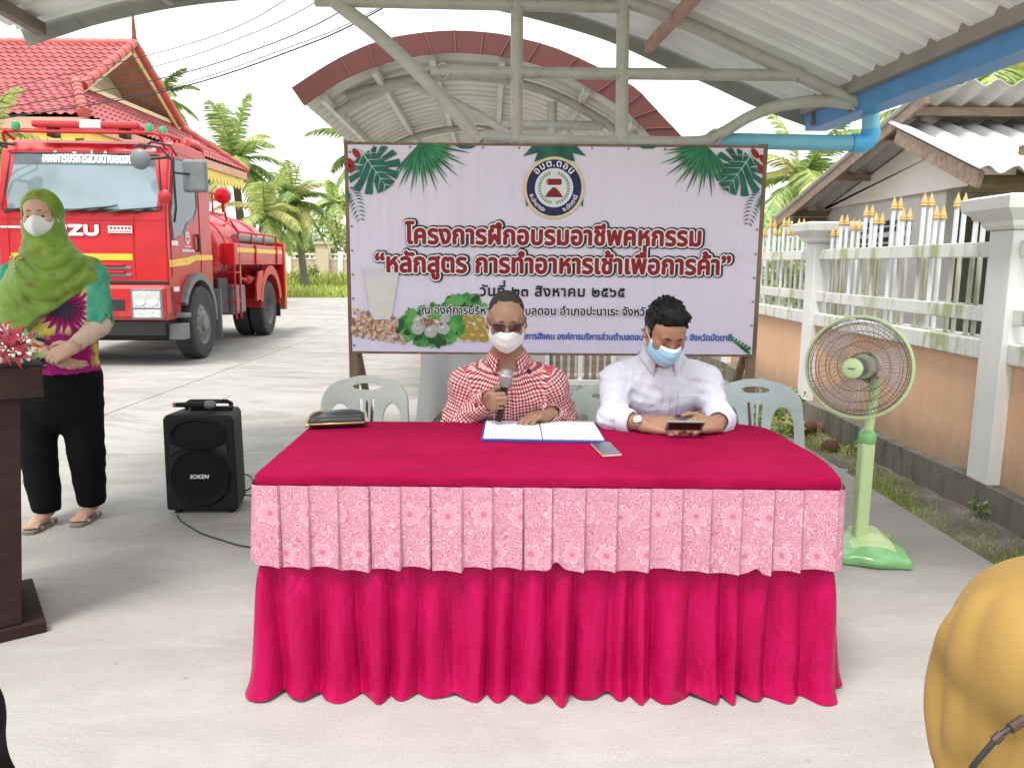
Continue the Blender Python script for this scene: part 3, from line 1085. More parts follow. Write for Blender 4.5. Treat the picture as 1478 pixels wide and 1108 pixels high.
for y_, h_ in rows2:
    for i, p in enumerate(mm):
        t = (mm[min(i + 1, nn - 1)] - mm[max(i - 1, 0)]).normalized()
        vs.append(p - C2 + AX2 * y_ + Vector((-t.z, 0, t.x)) * h_)
mb.raw(vs, [(j * nn + i, j * nn + i + 1, (j + 1) * nn + i + 1, (j + 1) * nn + i) for j in range(len(rows2) - 1) for i in range(nn - 1)])
mb.build('roof_sheet', M_sheet2, c2)
def arch2(off, dy, r, f0, f1):
    q = []
    for i, p in enumerate(mid):
        if f0 <= i / (len(mid) - 1) <= f1:
            t = (mid[min(i + 1, n - 1)] - mid[max(i - 1, 0)]).normalized()
            q.append(p - Vector((-t.z, 0, t.x)) * off + AX2 * dy - C2)
    mb = MB(); mb.tube(q, r, 12)
    mb.build('arch_pipe', M_pipe, c2, smooth=40)
arch2(0.10, 0.55, 0.04, 0.02, 1)
arch2(0.10, 3.2, 0.04, 0.0, 1)
arch2(0.10, 6.0, 0.04, 0.0, 1)
for f in (0.03, 0.16, 0.3, 0.5, 0.68, 0.84):
    p = pick_curve(mid, f); t = (pick_curve(mid, min(1, f + .02)) - pick_curve(mid, max(0, f - .02))).normalized()
    o_ = p - Vector((-t.z, 0, t.x)) * 0.045 - C2
    mb = MB(); mb.bar(o_ + AX2 * .1, o_ + AX2 * 7.4, 0.05, 0.06)
    mb.build('purlin', M_sheet2, c2)
def p2(pts, r, Y=7.15):
    mb = MB(); mb.tube([at(x, y, Y) - C2 for x, y in pts], r, 12)
    mb.build('brace_pipe', M_pipe, c2, smooth=40)
p2([(592, 122), (640, 140), (690, 165), (735, 193), (780, 222)], 0.036)
p2([(724, 180), (870, 182)], 0.042)
p2([(797, 148), (797, 215)], 0.045)
p2([(500, 140), (560, 122), (640, 108), (760, 105)], 0.05)
for x in (-1.55, 1.75):
    mb = MB(); mb.tube([Vector((x, 12.5, 0)) - C2, Vector((x, 12.5, 2.75)) - C2], 0.05, 12); mb.build('post', M_pipe, c2, smooth=40)

# ---- red tiled house on the left
hs = thing('tiled_house', 'house with red tiled gable roof and yellow eave trim behind the fire truck', 'house', (-16, 20.7, 0))
H0 = Vector((-16, 20.7, 0))
def tiles(mb, A, U, V, poly, per=0.21, row=0.30, step=0.03, amp=0.028):
    """tiled plane: A origin, U along the eave, V up the slope; poly in (u, v) metres"""
    A, U, V = Vector(A), Vector(U).normalized(), Vector(V).normalized()
    N = U.cross(V)
    if N.z < 0: N = -N
    us, vsx = [p[0] for p in poly], [p[1] for p in poly]
    u0, u1, v0, v1 = min(us), max(us), min(vsx), max(vsx)
    nu, nr = int((u1 - u0) / per * 6), int((v1 - v0) / row) + 1
    vs, fs = [], []
    def ins(u, v):
        c = False
        for i in range(len(poly)):
            a, b = poly[i - 1], poly[i]
            if (a[1] > v) != (b[1] > v) and u < (b[0] - a[0]) * (v - a[1]) / (b[1] - a[1]) + a[0]: c = not c
        return c
    rows = []
    for r in range(nr):
        rows += [(v0 + r * row - .02, step), (v0 + r * row + row * .5, step * .5), (v0 + (r + 1) * row - .021, 0.0)]
    for v, s_ in rows:
        for i in range(nu + 1):
            u = u0 + (u1 - u0) * i / nu
            w = math.sin(2 * math.pi * u / per)
            vs.append(A + U * u + V * v + N * (s_ + amp * (w if w > 0 else w * .6)) - H0)
    for j in range(len(rows) - 1):
        for i in range(nu):
            if ins(u0 + (u1 - u0) * (i + .5) / nu, (rows[j][0] + rows[j + 1][0]) / 2):
                a = j * (nu + 1) + i
                fs.append((a, a + 1, a + nu + 2, a + nu + 1))
    mb.raw(vs, fs)
RX = -10.0
ridge_y, ridge_z = 20.7, 6.82
gf, gb, gz = 18.2, 23.3, 5.28
ef, eb, ez, ex = 16.0, 25.5, 4.22, -8.6
roof_parts = MB()
up1 = Vector((0, ridge_y - gf, ridge_z - gz)); l1 = up1.length
tiles(roof_parts, (-30, gf, gz), (1, 0, 0), up1, [(0, 0), (20.3, 0), (20.3, l1), (0, l1)])
lo1 = Vector((0, gf - ef, gz - ez)); l2_ = lo1.length
tiles(roof_parts, (-30, ef, ez), (1, 0, 0), lo1, [(0, 0), (21.4, 0), (20.0, l2_ + .05), (0, l2_ + .05)])
roof = roof_parts.build('roof', M_tile, hs, smooth=30)
mb = MB()
hd = Vector((RX - ex, 0, gz - ez)); hl = hd.length
tiles(mb, (ex, ef, ez), (0, 1, 0), hd, [(0, 0), (eb - ef, 0), (gb - ef, hl), (gf - ef, hl)])
bk = Vector((0, ridge_y - gb, ridge_z - gz))
mb.raw([Vector(p) - H0 for p in ((-30, gb, gz), (RX + .3, gb, gz), (RX + .3, ridge_y, ridge_z), (-30, ridge_y, ridge_z))], [(0, 1, 2, 3)])
mb.raw([Vector(p) - H0 for p in ((-30, eb, ez), (ex, eb, ez), (RX, gb, gz), (-30, gb, gz))], [(0, 1, 2, 3)])
mb.build('hip_roof', M_tile, hs, smooth=30)
mb = MB()
def ridge(a, b, r):
    a, b = Vector(a) - H0, Vector(b) - H0
    k = max(2, int((b - a).length / 0.35))
    for i in range(k):
        mb.tube([a.lerp(b, i / k), a.lerp(b, (i + 1.08) / k)], [r * 1.12, r * .92], 10)
ridge((-30, ridge_y, ridge_z), (RX + .3, ridge_y, ridge_z), .11)
ridge((RX + .3, gf - .1, gz - .05), (RX + .3, ridge_y, ridge_z + .02), .10)
ridge((RX + .3, gb, gz), (RX + .3, ridge_y, ridge_z + .02), .10)
ridge((ex, ef, ez + .03), (RX + .1, gf, gz + .05), .11)
ridge((ex, eb, ez + .03), (RX + .1, gb, gz + .05), .11)
mb.build('ridge_tile', M_ridge, roof, smooth=40)
def hb(name, a, b, w, h, m):
    mb = MB(); mb.bar(Vector(a) - H0, Vector(b) - H0, w, h); return mb.build(name, m, hs)
hb('barge_board', (RX + .22, gf - .05, gz - .12), (RX + .22, ridge_y, ridge_z - .14), .05, .2, M_cream)
hb('barge_board', (RX + .22, gb + .05, gz - .12), (RX + .22, ridge_y, ridge_z - .14), .05, .2, M_cream)
mb = MB()
mb.prism([(gf + .1, gz - .02), (gb - .1, gz - .02), (ridge_y, ridge_z - .15)], .06, lambda y, z, d: Vector((RX - .9 + d, y, z)) - H0)
gab = mb.build('gable_wall', mat('pale_gable_board', (0.72, 0.62, 0.52), 0.7), hs)
mb = MB()
for a_, b_ in (((gf + .05, gz - .03), (ridge_y, ridge_z - .12)), ((ridge_y, ridge_z - .12), (gb - .05, gz - .03))):
    mb.raw([Vector((x, y, z)) - H0 for x, (y, z) in ((RX - .85, a_), (RX + .2, a_), (RX + .2, b_), (RX - .85, b_))], [(0, 1, 2, 3)])
mb.build('gable_soffit', M_terra, hs)
hb('gable_sill', (RX + .1, gf, gz + .02), (RX + .1, gb, gz + .02), .1, .1, M_cream)
for nm, dz, m, h, off in (('fascia_board', -.16, M_terra, .22, .02), ('eave_trim', -.36, M_yellow, .16, .1)):
    hb(nm, (-30, ef + off, ez + dz), (ex - off, ef + off, ez + dz), .06, h, m)
    hb(nm, (ex - off, ef + off, ez + dz), (ex - off, eb - off, ez + dz), .06, h, m)
# scalloped trim
mb = MB()
def scallop(a, b):
    a, b = Vector(a), Vector(b); d = (b - a).normalized(); k = int((b - a).length / .28)
    for i in range(k):
        p = a + d * (.28 * i)
        pts = [p, p + d * .28, p + d * .24 + Vector((0, 0, -.12)), p + d * .14 + Vector((0, 0, -.2)), p + d * .04 + Vector((0, 0, -.12))]
        mb.raw([q - H0 for q in pts], [(0, 1, 2, 3, 4)])
scallop((-22, ef + .07, ez - .43), (ex - .07, ef + .07, ez - .43))
mb.build('scalloped_trim', M_yellow, hs, solid=.03)
mb = MB()
scallop((ex - .07, ef + .07, ez - .43), (ex - .07, eb - .07, ez - .43))
mb.build('scalloped_trim', M_yellow, hs, solid=.03)
mb = MB()
mb.raw([Vector(p) - H0 for p in ((-30, ef + .1, ez - .2), (ex - .1, ef + .1, ez - .2), (ex - .1, eb - .1, ez - .2), (-30, eb - .1, ez - .2))], [(0, 1, 2, 3)])
mb.build('eave_soffit', M_terra, hs)
mb = MB(); mb.box(Vector((-20, 20.75, 2.0)) - H0, (20.4, 7.2, 4.0)); wl = mb.build('wall', mat('beige_house_wall', (0.55, 0.43, 0.33), .8), hs)
for y in (18.6, 20.7, 22.8):
    mb = MB(); mb.box(Vector((-9.78, y, 2.0)) - H0, (.05, 1.2, 1.3)); f_ = mb.build('window', M_timber2, hs)
    mb = MB(); mb.box(Vector((-9.745, y, 2.0)) - H0, (.03, 1.0, 1.1)); mb.build('pane', mat('dark_glass', (0.03, 0.04, 0.045), .08), f_)
mb = MB(); p_ = Vector((RX + .3, ridge_y, ridge_z)) - H0
mb.lathe([(.09, -.1), (.1, 0), (.055, .08), (.07, .12), (.045, .2), (.055, .26), (.04, .5), (.028, .75), (0, .95)], p_, 10); mb.build('finial', mat('dark_red_finial', (0.22, 0.04, 0.035), .5), hs, smooth=40)

# ---- far garden wall, hut
fw = thing('garden_wall', 'low pale pink garden wall with open block top across the meadow', 'wall', (-9, 47, 0))
F0 = Vector((-9, 47, 0))
mb = MB(); mb.box((0, 0, .75), (34, .15, 1.5)); mb.build('panel', mat('faded_pink_render', (0.55, 0.42, 0.34), .8), fw)
mb = MB()
for i in range(110):
    mb.box((-16.9 + i * .31, 0, 1.68), (.12, .1, .22))
mb.box((0, 0, 1.84), (34, .2, .1)); mb.box((0, 0, 1.55), (34, .2, .08))
mb.build('block_screen', M_white_post, fw)
for i in range(12):
    x = -16.9 + i * 3.1
    mb = MB(); mb.box((x, -.02, 1.0), (.3, .3, 2.0)); mb.build('post', M_white_post, fw)
mb = MB(); mb.box((-2.45, -.02, 1.15), (.75, .6, 2.6)); mb.box((-2.45, -.02, 2.5), (.95, .8, .15)); mb.build('gate_pillar', mat('pillar_paint', (.6, .5, .36), .7), fw)
mb = MB()
hut = thing('hut', 'grey roofed hut beyond the garden wall', 'hut', (-15.2, 55, 0))
mb.box((0, 0, 1.1), (4.6, 3.5, 2.2)); mb.build('wall', M_greywall, hut)
mb = MB(); mb.prism([(-2.9, 2.1), (2.9, 2.1), (0.3, 3.5)], 4.6, lambda u, w, d: (u, d - 2.3, w)); mb.build('roof', mat('grey_hut_roof', (.2, .2, .21), .7), hut)

# ---- plants
def leaf_cloud(mb, c, r, n, size, rng, wts=(3, 5, 3, 1)):
    c = Vector(c)
    lobes = [(Vector((rng.gauss(0, .5) * r[0], rng.gauss(0, .5) * r[1], rng.gauss(0, .45) * r[2])), rng.uniform(.3, .6)) for _ in range(9)]
    for _ in range(n):
        l, k = rng.choice(lobes)
        d = Vector((rng.gauss(0, 1), rng.gauss(0, 1), rng.gauss(0, 1))).normalized()
        p = c + l + Vector((d.x * r[0], d.y * r[1], d.z * r[2])) * (k * rng.uniform(.55, 1.05))
        a = Vector((rng.gauss(0, 1), rng.gauss(0, 1), rng.gauss(-.3, .7))).normalized()
        b = a.orthogonal().normalized()
        b = (Matrix.Rotation(rng.uniform(0, 6.28), 3, a) @ b)
        s_ = size * rng.uniform(.6, 1.4)
        mb.mi(rng.choices((0, 1, 2, 3), wts)[0])
        mb.raw([p, p + a * s_ * .5 + b * s_ * .24, p + a * s_, p + a * s_ * .5 - b * s_ * .24], [(0, 1, 2, 3)])
def bush(name, loc, r, n, size, label, cat, seed, group=None, wts=(3, 5, 3, 1), z=None):
    t = thing(name, label, cat, loc, 0, group)
    rng = random.Random(seed)
    mb = MB(); leaf_cloud(mb, (0, 0, z if z else r[2] * 1.0), r, n, size, rng, wts); mb.build('foliage', M_leafs, t)
    mb = MB()
    for _ in range(6):
        a = rng.uniform(0, 6.28)
        mb.tube([(0, 0, -.05), (math.cos(a) * r[0] * .3, math.sin(a) * r[1] * .3, r[2] * .7), (math.cos(a) * r[0] * .6, math.sin(a) * r[1] * .6, r[2] * 1.3)], [r[2] * .035, r[2] * .025, r[2] * .01], 6)
    mb.build('stem', M_bark, t)
    return t
def palm(loc, h, lean, nf, fl, label, seed, wts=(2, 4, 4, 2), leaf=0.05, group='palms beyond the yard', r0=.16):
    t = thing('coconut_palm', label, 'palm tree', loc, 0, group)
    rng = random.Random(seed)
    tr = spline([(0, 0, -.1), (lean[0] * .3, lean[1] * .3, h * .4), (lean[0] * .7, lean[1] * .7, h * .75), (lean[0], lean[1], h)], 5)
    mb = MB(); mb.tube(tr, [lerp(r0 * 1.3, r0 * .8, i / (len(tr) - 1)) for i in range(len(tr))], 10); mb.build('trunk', M_bark, t, smooth=True)
    top = tr[-1]
    mb = MB()
    for k in range(nf):
        az = k * 2.399 + rng.uniform(-.3, .3)
        el = rad(lerp(80, -35, (k + .5) / nf) + rng.uniform(-8, 8))
        L_ = fl * rng.uniform(.8, 1.1)
        d = Vector((math.cos(az) * math.cos(el), math.sin(az) * math.cos(el), math.sin(el)))
        p, pts = Vector(top), []
        m_ = 14
        for i in range(m_ + 1):
            pts.append(p.copy())
            p = p + d * (L_ / m_)
            d = (d + Vector((0, 0, -.095 - .05 * i / m_))).normalized()
        mb.mi(3 if el < rad(-15) and rng.random() < .35 else 2)
        mb.tube(pts, [lerp(.035, .006, i / m_) for i in range(m_ + 1)], 5)
        side = Vector((-math.sin(az), math.cos(az), 0))
        base_m = rng.choices((0, 1, 2, 3), wts if el > rad(-15) else (1, 3, 4, 3))[0]
        nl = 46
        for i in range(3, nl):
            f = i / nl * m_
            j = min(int(f), m_ - 1)
            q = pts[j].lerp(pts[j + 1], f - j)
            fd = (pts[j + 1] - pts[j]).normalized()
            ll = L_ * .26 * math.sin(math.pi * (.12 + .85 * i / nl)) ** .7
            for s_ in (-1, 1):
                dd = (side * s_ * .85 + fd * .55 + Vector((0, 0, -.18 - rng.uniform(0, .35)))).normalized()
                e = q + dd * ll + Vector((0, 0, -.12 * ll))
                wv = fd * (leaf * .34)
                mb.mi(base_m if rng.random() < .75 else rng.randint(0, 3))
                mb.raw([q - wv, q + wv, q + dd * ll * .55 + wv * .9, e, q + dd * ll * .55 - wv * .9], [(0, 1, 2, 3, 4)])
    mb.build('crown', M_leafs, t)
    return t
def ploc(px, Y):
    p = at(px, 381, Y); return (p.x, Y, -.08)
palm(ploc(355, 33), 5.4, (-.3, 0, 0), 22, 2.9, 'tall palm with spreading fronds just right of the tiled roof', 1, (1, 4, 5, 2), .11)
palm(ploc(440, 40), 4.4, (-.5, 0, 0), 24, 2.7, 'palm with yellowing hanging fronds left of the banner', 2, (1, 4, 4, 2), .12)
palm(ploc(366, 30), 3.2, (.5, 0, 0), 12, 2.3, 'short yellow green palm hanging over the tank of the truck', 3, (1, 4, 5, 2), .1)
palm(ploc(258, 36), 8.5, (-.4, 0, 0), 16, 2.2, 'high palm rising behind the gable of the tiled house', 4, (2, 4, 4, 1), .11)
palm(ploc(485, 62), 6.0, (0, 0, 0), 18, 3.0, 'small distant palm beside the banner edge', 5, (2, 5, 4, 0), .14)
palm(ploc(545, 24), 4.6, (0, 0, 0), 18, 2.2, 'palm mostly hidden behind the banner and far canopy', 6, (2, 5, 3, 0), .09)
palm(ploc(1150, 19), 3.5, (0, 0, 0), 16, 2.2, 'palm whose frond tips hang below the gutter left of the outbuilding', 7, (1, 4, 5, 1), .08)
palm(ploc(1440, 16), 4.6, (0, 0, 0), 22, 3.0, 'yellow green palm rising over the outbuilding roof', 8, (1, 3, 5, 3), .09)
palm(ploc(1345, 26), 6.2, (.2, 0, 0), 20, 3.2, 'dark palm farther back over the outbuilding roof', 9, (3, 4, 3, 1), .1)
palm(ploc(8, 14.5), 3.45, (-.2, 0, 0), 14, 1.4, 'young yellow green palm between the truck and the tiled house', 10, (0, 2, 6, 3), .06, r0=.1)
grp = 'trees behind the garden wall'
for i, (px, Y, r, lab) in enumerate((
        (398, 52, (2.6, 2, 1.9), 'dark green bushy tree below the yellowing palm'),
        (455, 50, (2.2, 1.8, 1.5), 'bright green rounded tree behind the gate pillar'),
        (492, 53, (2.4, 2, 2.2), 'green tree at the banner edge behind the garden wall'),
        (350, 54, (3, 2, 1.6), 'leafy tree low behind the truck tank'),
        (1120, 16, (1.3, 1.2, 1.2), 'leafy tree between the banner and the outbuilding'),
        (1165, 12.5, (.9, .9, 1.1), 'bright leafy bush behind the far white post'))):
    bush('leafy_tree', ploc(px, Y), r, 1500, .35 if Y > 40 else .14, lab, 'tree', 20 + i, grp, (2, 4, 4, 1))
bush('shrub', ploc(447, 44), (.7, .6, .55), 500, .22, 'small round shrub in front of the garden wall', 'shrub', 40)
bush('weed_bush', (1.50, 5.75, 0), (.36, .35, .33), 900, .09, 'leafy green weed bush behind the man in white under the banner', 'bush', 41, None, (1, 4, 4, 1))
bush('weed_bush', (2.15, 6.3, -.03), (.28, .3, .2), 420, .07, 'low weeds at the foot of the peach wall beside the banner post', 'bush', 42, None, (1, 4, 4, 1))
bush('seedling', (2.53, 5.55, -.03), (.06, .06, .07), 40, .05, 'tiny seedling growing against the kerb by the coconut shells', 'plant', 43)
bush('seedling', (2.6, 4.1, -.02), (.05, .08, .06), 60, .035, 'small weed tuft rooted on the kerb under the near white post', 'plant', 44)

# ---- overhead wires
wires = [((-40, 138), (205, 82), (335, 42), (425, -8), (470, -40), 'topmost thin black wire crossing the sky above the tiled roof', .006),
         ((-40, 146), (215, 98), (370, 46), (465, -2), (520, -40), 'second wire from the top crossing the sky above the tiled roof', .006),
         ((-40, 164), (222, 116), (390, 64), (500, 12), (560, -40), 'middle bundled wire crossing the sky above the tiled roof', .008),
         ((-40, 176), (228, 130), (430, 64), (520, 26), (620, -30), 'fourth wire down crossing the sky above the tiled roof', .006),
         ((-40, 178), (232, 133), (440, 66), (560, 8), (640, -40), 'lowest thick wire crossing the sky above the tiled roof', .010)]
for a, b, c, d, e, lab, r in wires:
    pts = [at(a[0], a[1], 14.6), at(b[0], b[1], 12.6), at(c[0], c[1], 11.2), at(d[0], d[1], 10), at(e[0], e[1], 9)]
    mb = MB(); mb.tube(spline(pts, 8), r, 6)
    tag(mb.build('power_line', M_cable, smooth=True), lab, 'cable', 'overhead wires')
# ================================================================ fire truck
def truck_paint():
    t = NT('fire_red_paint', rough=.32, spec=.35, Coat_Weight=.2)
    o = t.obj()
    n = t.noise(o, 2.2, 5, .6); d = t.noise(t.obj((5, 5, 1.4)), 2.4, 6, .7)
    c = t.ramp(n, [(.3, (.44, .005, .010)), (.7, (.54, .008, .014))])
    z = t.math('ADD', t.sep(o)[2], t.math('MULTIPLY', d, .5))
    c = t.mix(t.ramp(z, [(.75, .55), (1.45, .0)]), c, (.30, .16, .12))
    c = t.mix(t.ramp(d, [(.60, 0.0), (.80, .25)]), c, (.36, .10, .08))
    t.put(t.p.inputs['Roughness'], t.math('ADD', .28, t.math('MULTIPLY', d, .22)))
    return t.color(c)
M_rp = truck_paint()
M_rp2 = mat('fire_red_frame_paint', (0.46, 0.012, 0.016), 0.4, var=0.12, vscale=5)
M_glass = mat('pale_windscreen', (0.20, 0.27, 0.30), 0.06, var=0.25, vscale=1.2, spec=0.8, coat=.5)
M_glassd = mat('dark_side_window', (0.035, 0.05, 0.065), 0.05, var=0.3, vscale=3, spec=0.8)
M_tint = mat('windscreen_band', (0.10, 0.13, 0.14), 0.2)
M_rub = mat('tyre_rubber', (0.045, 0.045, 0.043), 0.85, var=0.25, vscale=8)
M_rim = mat('dull_rim_steel', (0.16, 0.16, 0.16), 0.5, var=0.2, vscale=10)
M_blk = mat('black_trim', (0.018, 0.018, 0.019), 0.5)
M_gry = mat('grey_trim', (0.15, 0.16, 0.17), 0.5)
M_chr = mat('chrome', (0.75, 0.75, 0.75), 0.15, metal=0.9)
M_lamp = mat('headlamp_lens', (0.55, 0.57, 0.58), 0.12, var=.25, vscale=30, spec=.7)
M_ylw = mat('reflective_yellow', (0.82, 0.50, 0.03), 0.4)
M_wht = mat('white_decal', (0.75, 0.74, 0.74), 0.5)
TP = Vector((-5.40, 9.80, 0)); TYAW = rad(3.1)
tk = thing('fire_truck', 'red water tanker fire truck parked in front of the red roofed house', 'fire truck', TP, TYAW)
def tbox(name, x0, x1, y0, y1, z0, z1, m, par=tk, bev=.01):
    mb = MB(); mb.box(((x0 + x1) / 2, (y0 + y1) / 2, (z0 + z1) / 2), (x1 - x0, y1 - y0, z1 - z0)); return mb.build(name, m, par, bevel=bev)
def ttube(name, pts, r, m, par=tk, n=8, sp=False, closed=False):
    mb = MB(); mb.tube(spline(pts, 5) if sp else pts, r, n, closed=closed); return mb.build(name, m, par, smooth=40)
HW = 1.03
arch = [(.95 + .62 * math.cos(rad(a)), .50 + .60 * math.sin(rad(a))) for a in range(0, 181, 15)]
prof_c = [(0.0, 1.06), (0.0, 1.5), (.03, 1.93), (.11, 2.2), (.23, 2.68), (.34, 2.82), (.6, 2.89), (1.5, 2.89), (1.66, 2.80), (1.70, 2.4), (1.72, 1.2), (1.70, .86), (1.57, .62)] + arch[1:-1] + [(.33, .62), (.03, .66)]
mb = MB()
mb.prism([(y, z) for y, z in prof_c], 2 * HW, lambda y, z, d: (-HW + d, y, z))
cab = mb.build('cab', M_rp, tk, bevel=.035, seg=3, smooth=35)
def wsp(u, w, d=.006):       # on the windscreen: u across (-1..1), w up (0..1)
    a, b = Vector((0, .035, 1.965)), Vector((0, .222, 2.665))
    n_ = Vector((0, -(b - a).z, (b - a).y)).normalized()
    return a.lerp(b, w) + Vector((u * lerp(.97, .91, w), 0, 0)) + n_ * d + Vector((0, .05 * (abs(u) ** 3) - .012, 0))
mb = MB(); mb.grid(24, 6, lambda u, v: wsp(u * 2 - 1, v, .022)); ws = mb.build('windscreen', M_glass, cab, smooth=True)
mb = MB(); mb.grid(24, 2, lambda u, v: wsp(u * 2 - 1, .80 + .2 * v, .025)); mb.build('sun_band', M_tint, ws, smooth=True)
mb = MB(); mb.tube([wsp(-1, 0, .02), wsp(-.5, 0, .02), wsp(.5, 0, .02), wsp(1, 0, .02), wsp(1, .5, .02), wsp(1, 1, .02), wsp(.5, 1, .02), wsp(-.5, 1, .02), wsp(-1, 1, .02), wsp(-1, .5, .02)], .018, 6, closed=True); mb.build('seal', M_blk, ws)
mb = MB()
lettering(mb, 'องค์การบริหารส่วนตำบลดอน', lambda u, w, d: wsp((u + .06) / 1.02, .845 + w / .72, .0275 + d), width=1.24, spread=[(0, 0)] + ring_offsets(.007, 6), stretch=1.75, track=.02)
mb.build('lettering', M_wht, ws)
for x0_, x1_ in ((-.95, -.35), (-.20, .42), (.36, .98)):
    a, b = wsp(x0_, -.06, .05), wsp(x1_, .06, .045)
    ttube('wiper', [a, a.lerp(b, .3) + Vector((0, -.02, .01)), b], [.014, .012, .008], M_blk, ws)
    ttube('wiper', [a.lerp(b, .45) + Vector((0, 0, -.03)), b + Vector((.05, 0, .015))], .009, M_blk, ws)
# front face: trim, stripe, grille, badge
mb = MB()
lettering(mb, 'ISUZU', lambda u, w, d: Vector((u - .18, -.006 - d, 1.665 + w)), width=.80, spread=[(0, 0)] + ring_offsets(.012, 8), stretch=.62, track=.03)
mb.build('badge_lettering', M_chr, cab)
tbox('decal', .32, .62, -.005, 0, 1.69, 1.78, M_wht, cab, 0)
mb = MB()
for k in range(6): mb.box((.36 + .045 * k, -.0075, 1.752), (.030, .002, .028))
for k in range(9): mb.box((.35 + .03 * k, -.0075, 1.71), (.018, .002, .016))
mb.build('decal_marks', M_rp2, cab)
tbox('decal', -.98, -.74, -.005, 0, 1.74, 1.765, M_wht, cab, 0)
tbox('stripe', -.88, .60, -.006, 0, 1.355, 1.435, M_ylw, cab, 0)
for z in (1.26, 1.17):
    tbox('grille_slot', -.60, .58, -.012, .01, z - .022, z + .022, M_gry, cab)
    tbox('grille_bar', -.62, .50, -.035, .0, z + .022, z + .05, M_rp, cab)
tbox('panel_gap', -HW, HW, -.01, .02, 1.055, 1.10, M_blk, cab)
mb = MB(); mb.bar((-.90, -.004, 1.1), (-.90, -.004, 1.9), .008, .006); mb.bar((.62, -.004, 1.1), (.62, -.004, 1.9), .008, .006); mb.bar((-1.0, -.004, 1.86), (1.0, -.004, 1.86), .006, .008); mb.build('panel_joint', M_rp2, cab)
mb = MB(); mb.prism([(-.10, 1.05), (-.13, 1.0), (-.13, .66), (-.08, .60), (.28, .60), (.28, 1.05)], 2 * 1.03, lambda y, z, d: (-1.03 + d, y, z)); bp_ = mb.build('bumper', M_rp, tk, bevel=.025, seg=3)
for sx in (-1, 1):
    q = sorted((sx * .60, sx * .99))
    tbox('headlight_bezel', q[0], q[1], -.145, -.10, .62, 1.0, M_gry, bp_)
    h = tbox('headlight', q[0] + .025, q[1] - .025, -.152, -.12, .76, .975, M_lamp, bp_)
    mb = MB(); 
    for dx in (-.08, .07): mb.lathe([(.07, 0), (.075, .006), (.055, .004), (.0, -.002)], (sum(q) / 2 + dx, -.153, .87), 20, R90)
    mb.build('reflector', M_chr, h, smooth=40)
    tbox('indicator', q[0] + .025, q[1] - .025, -.150, -.12, .64, .745, M_lamp, bp_)
tbox('number_recess', .24, .52, -.137, -.12, .73, .87, M_blk, bp_)
tbox('number_recess', -.25, .25, -.137, -.12, .73, .87, M_blk, bp_)
tbox('under_panel', -.95, .95, .0, .5, .40, .59, M_blk, tk)
ttube('axle_beam', [(-.9, .5, .36), (.9, .5, .36)], .07, M_blk)
ttube('axle_beam', [(-.95, 4.55, .5), (.95, 4.55, .5)], .1, M_blk)
tbox('chassis', -.45, .45, .4, 5.7, .62, .85, M_blk, tk)
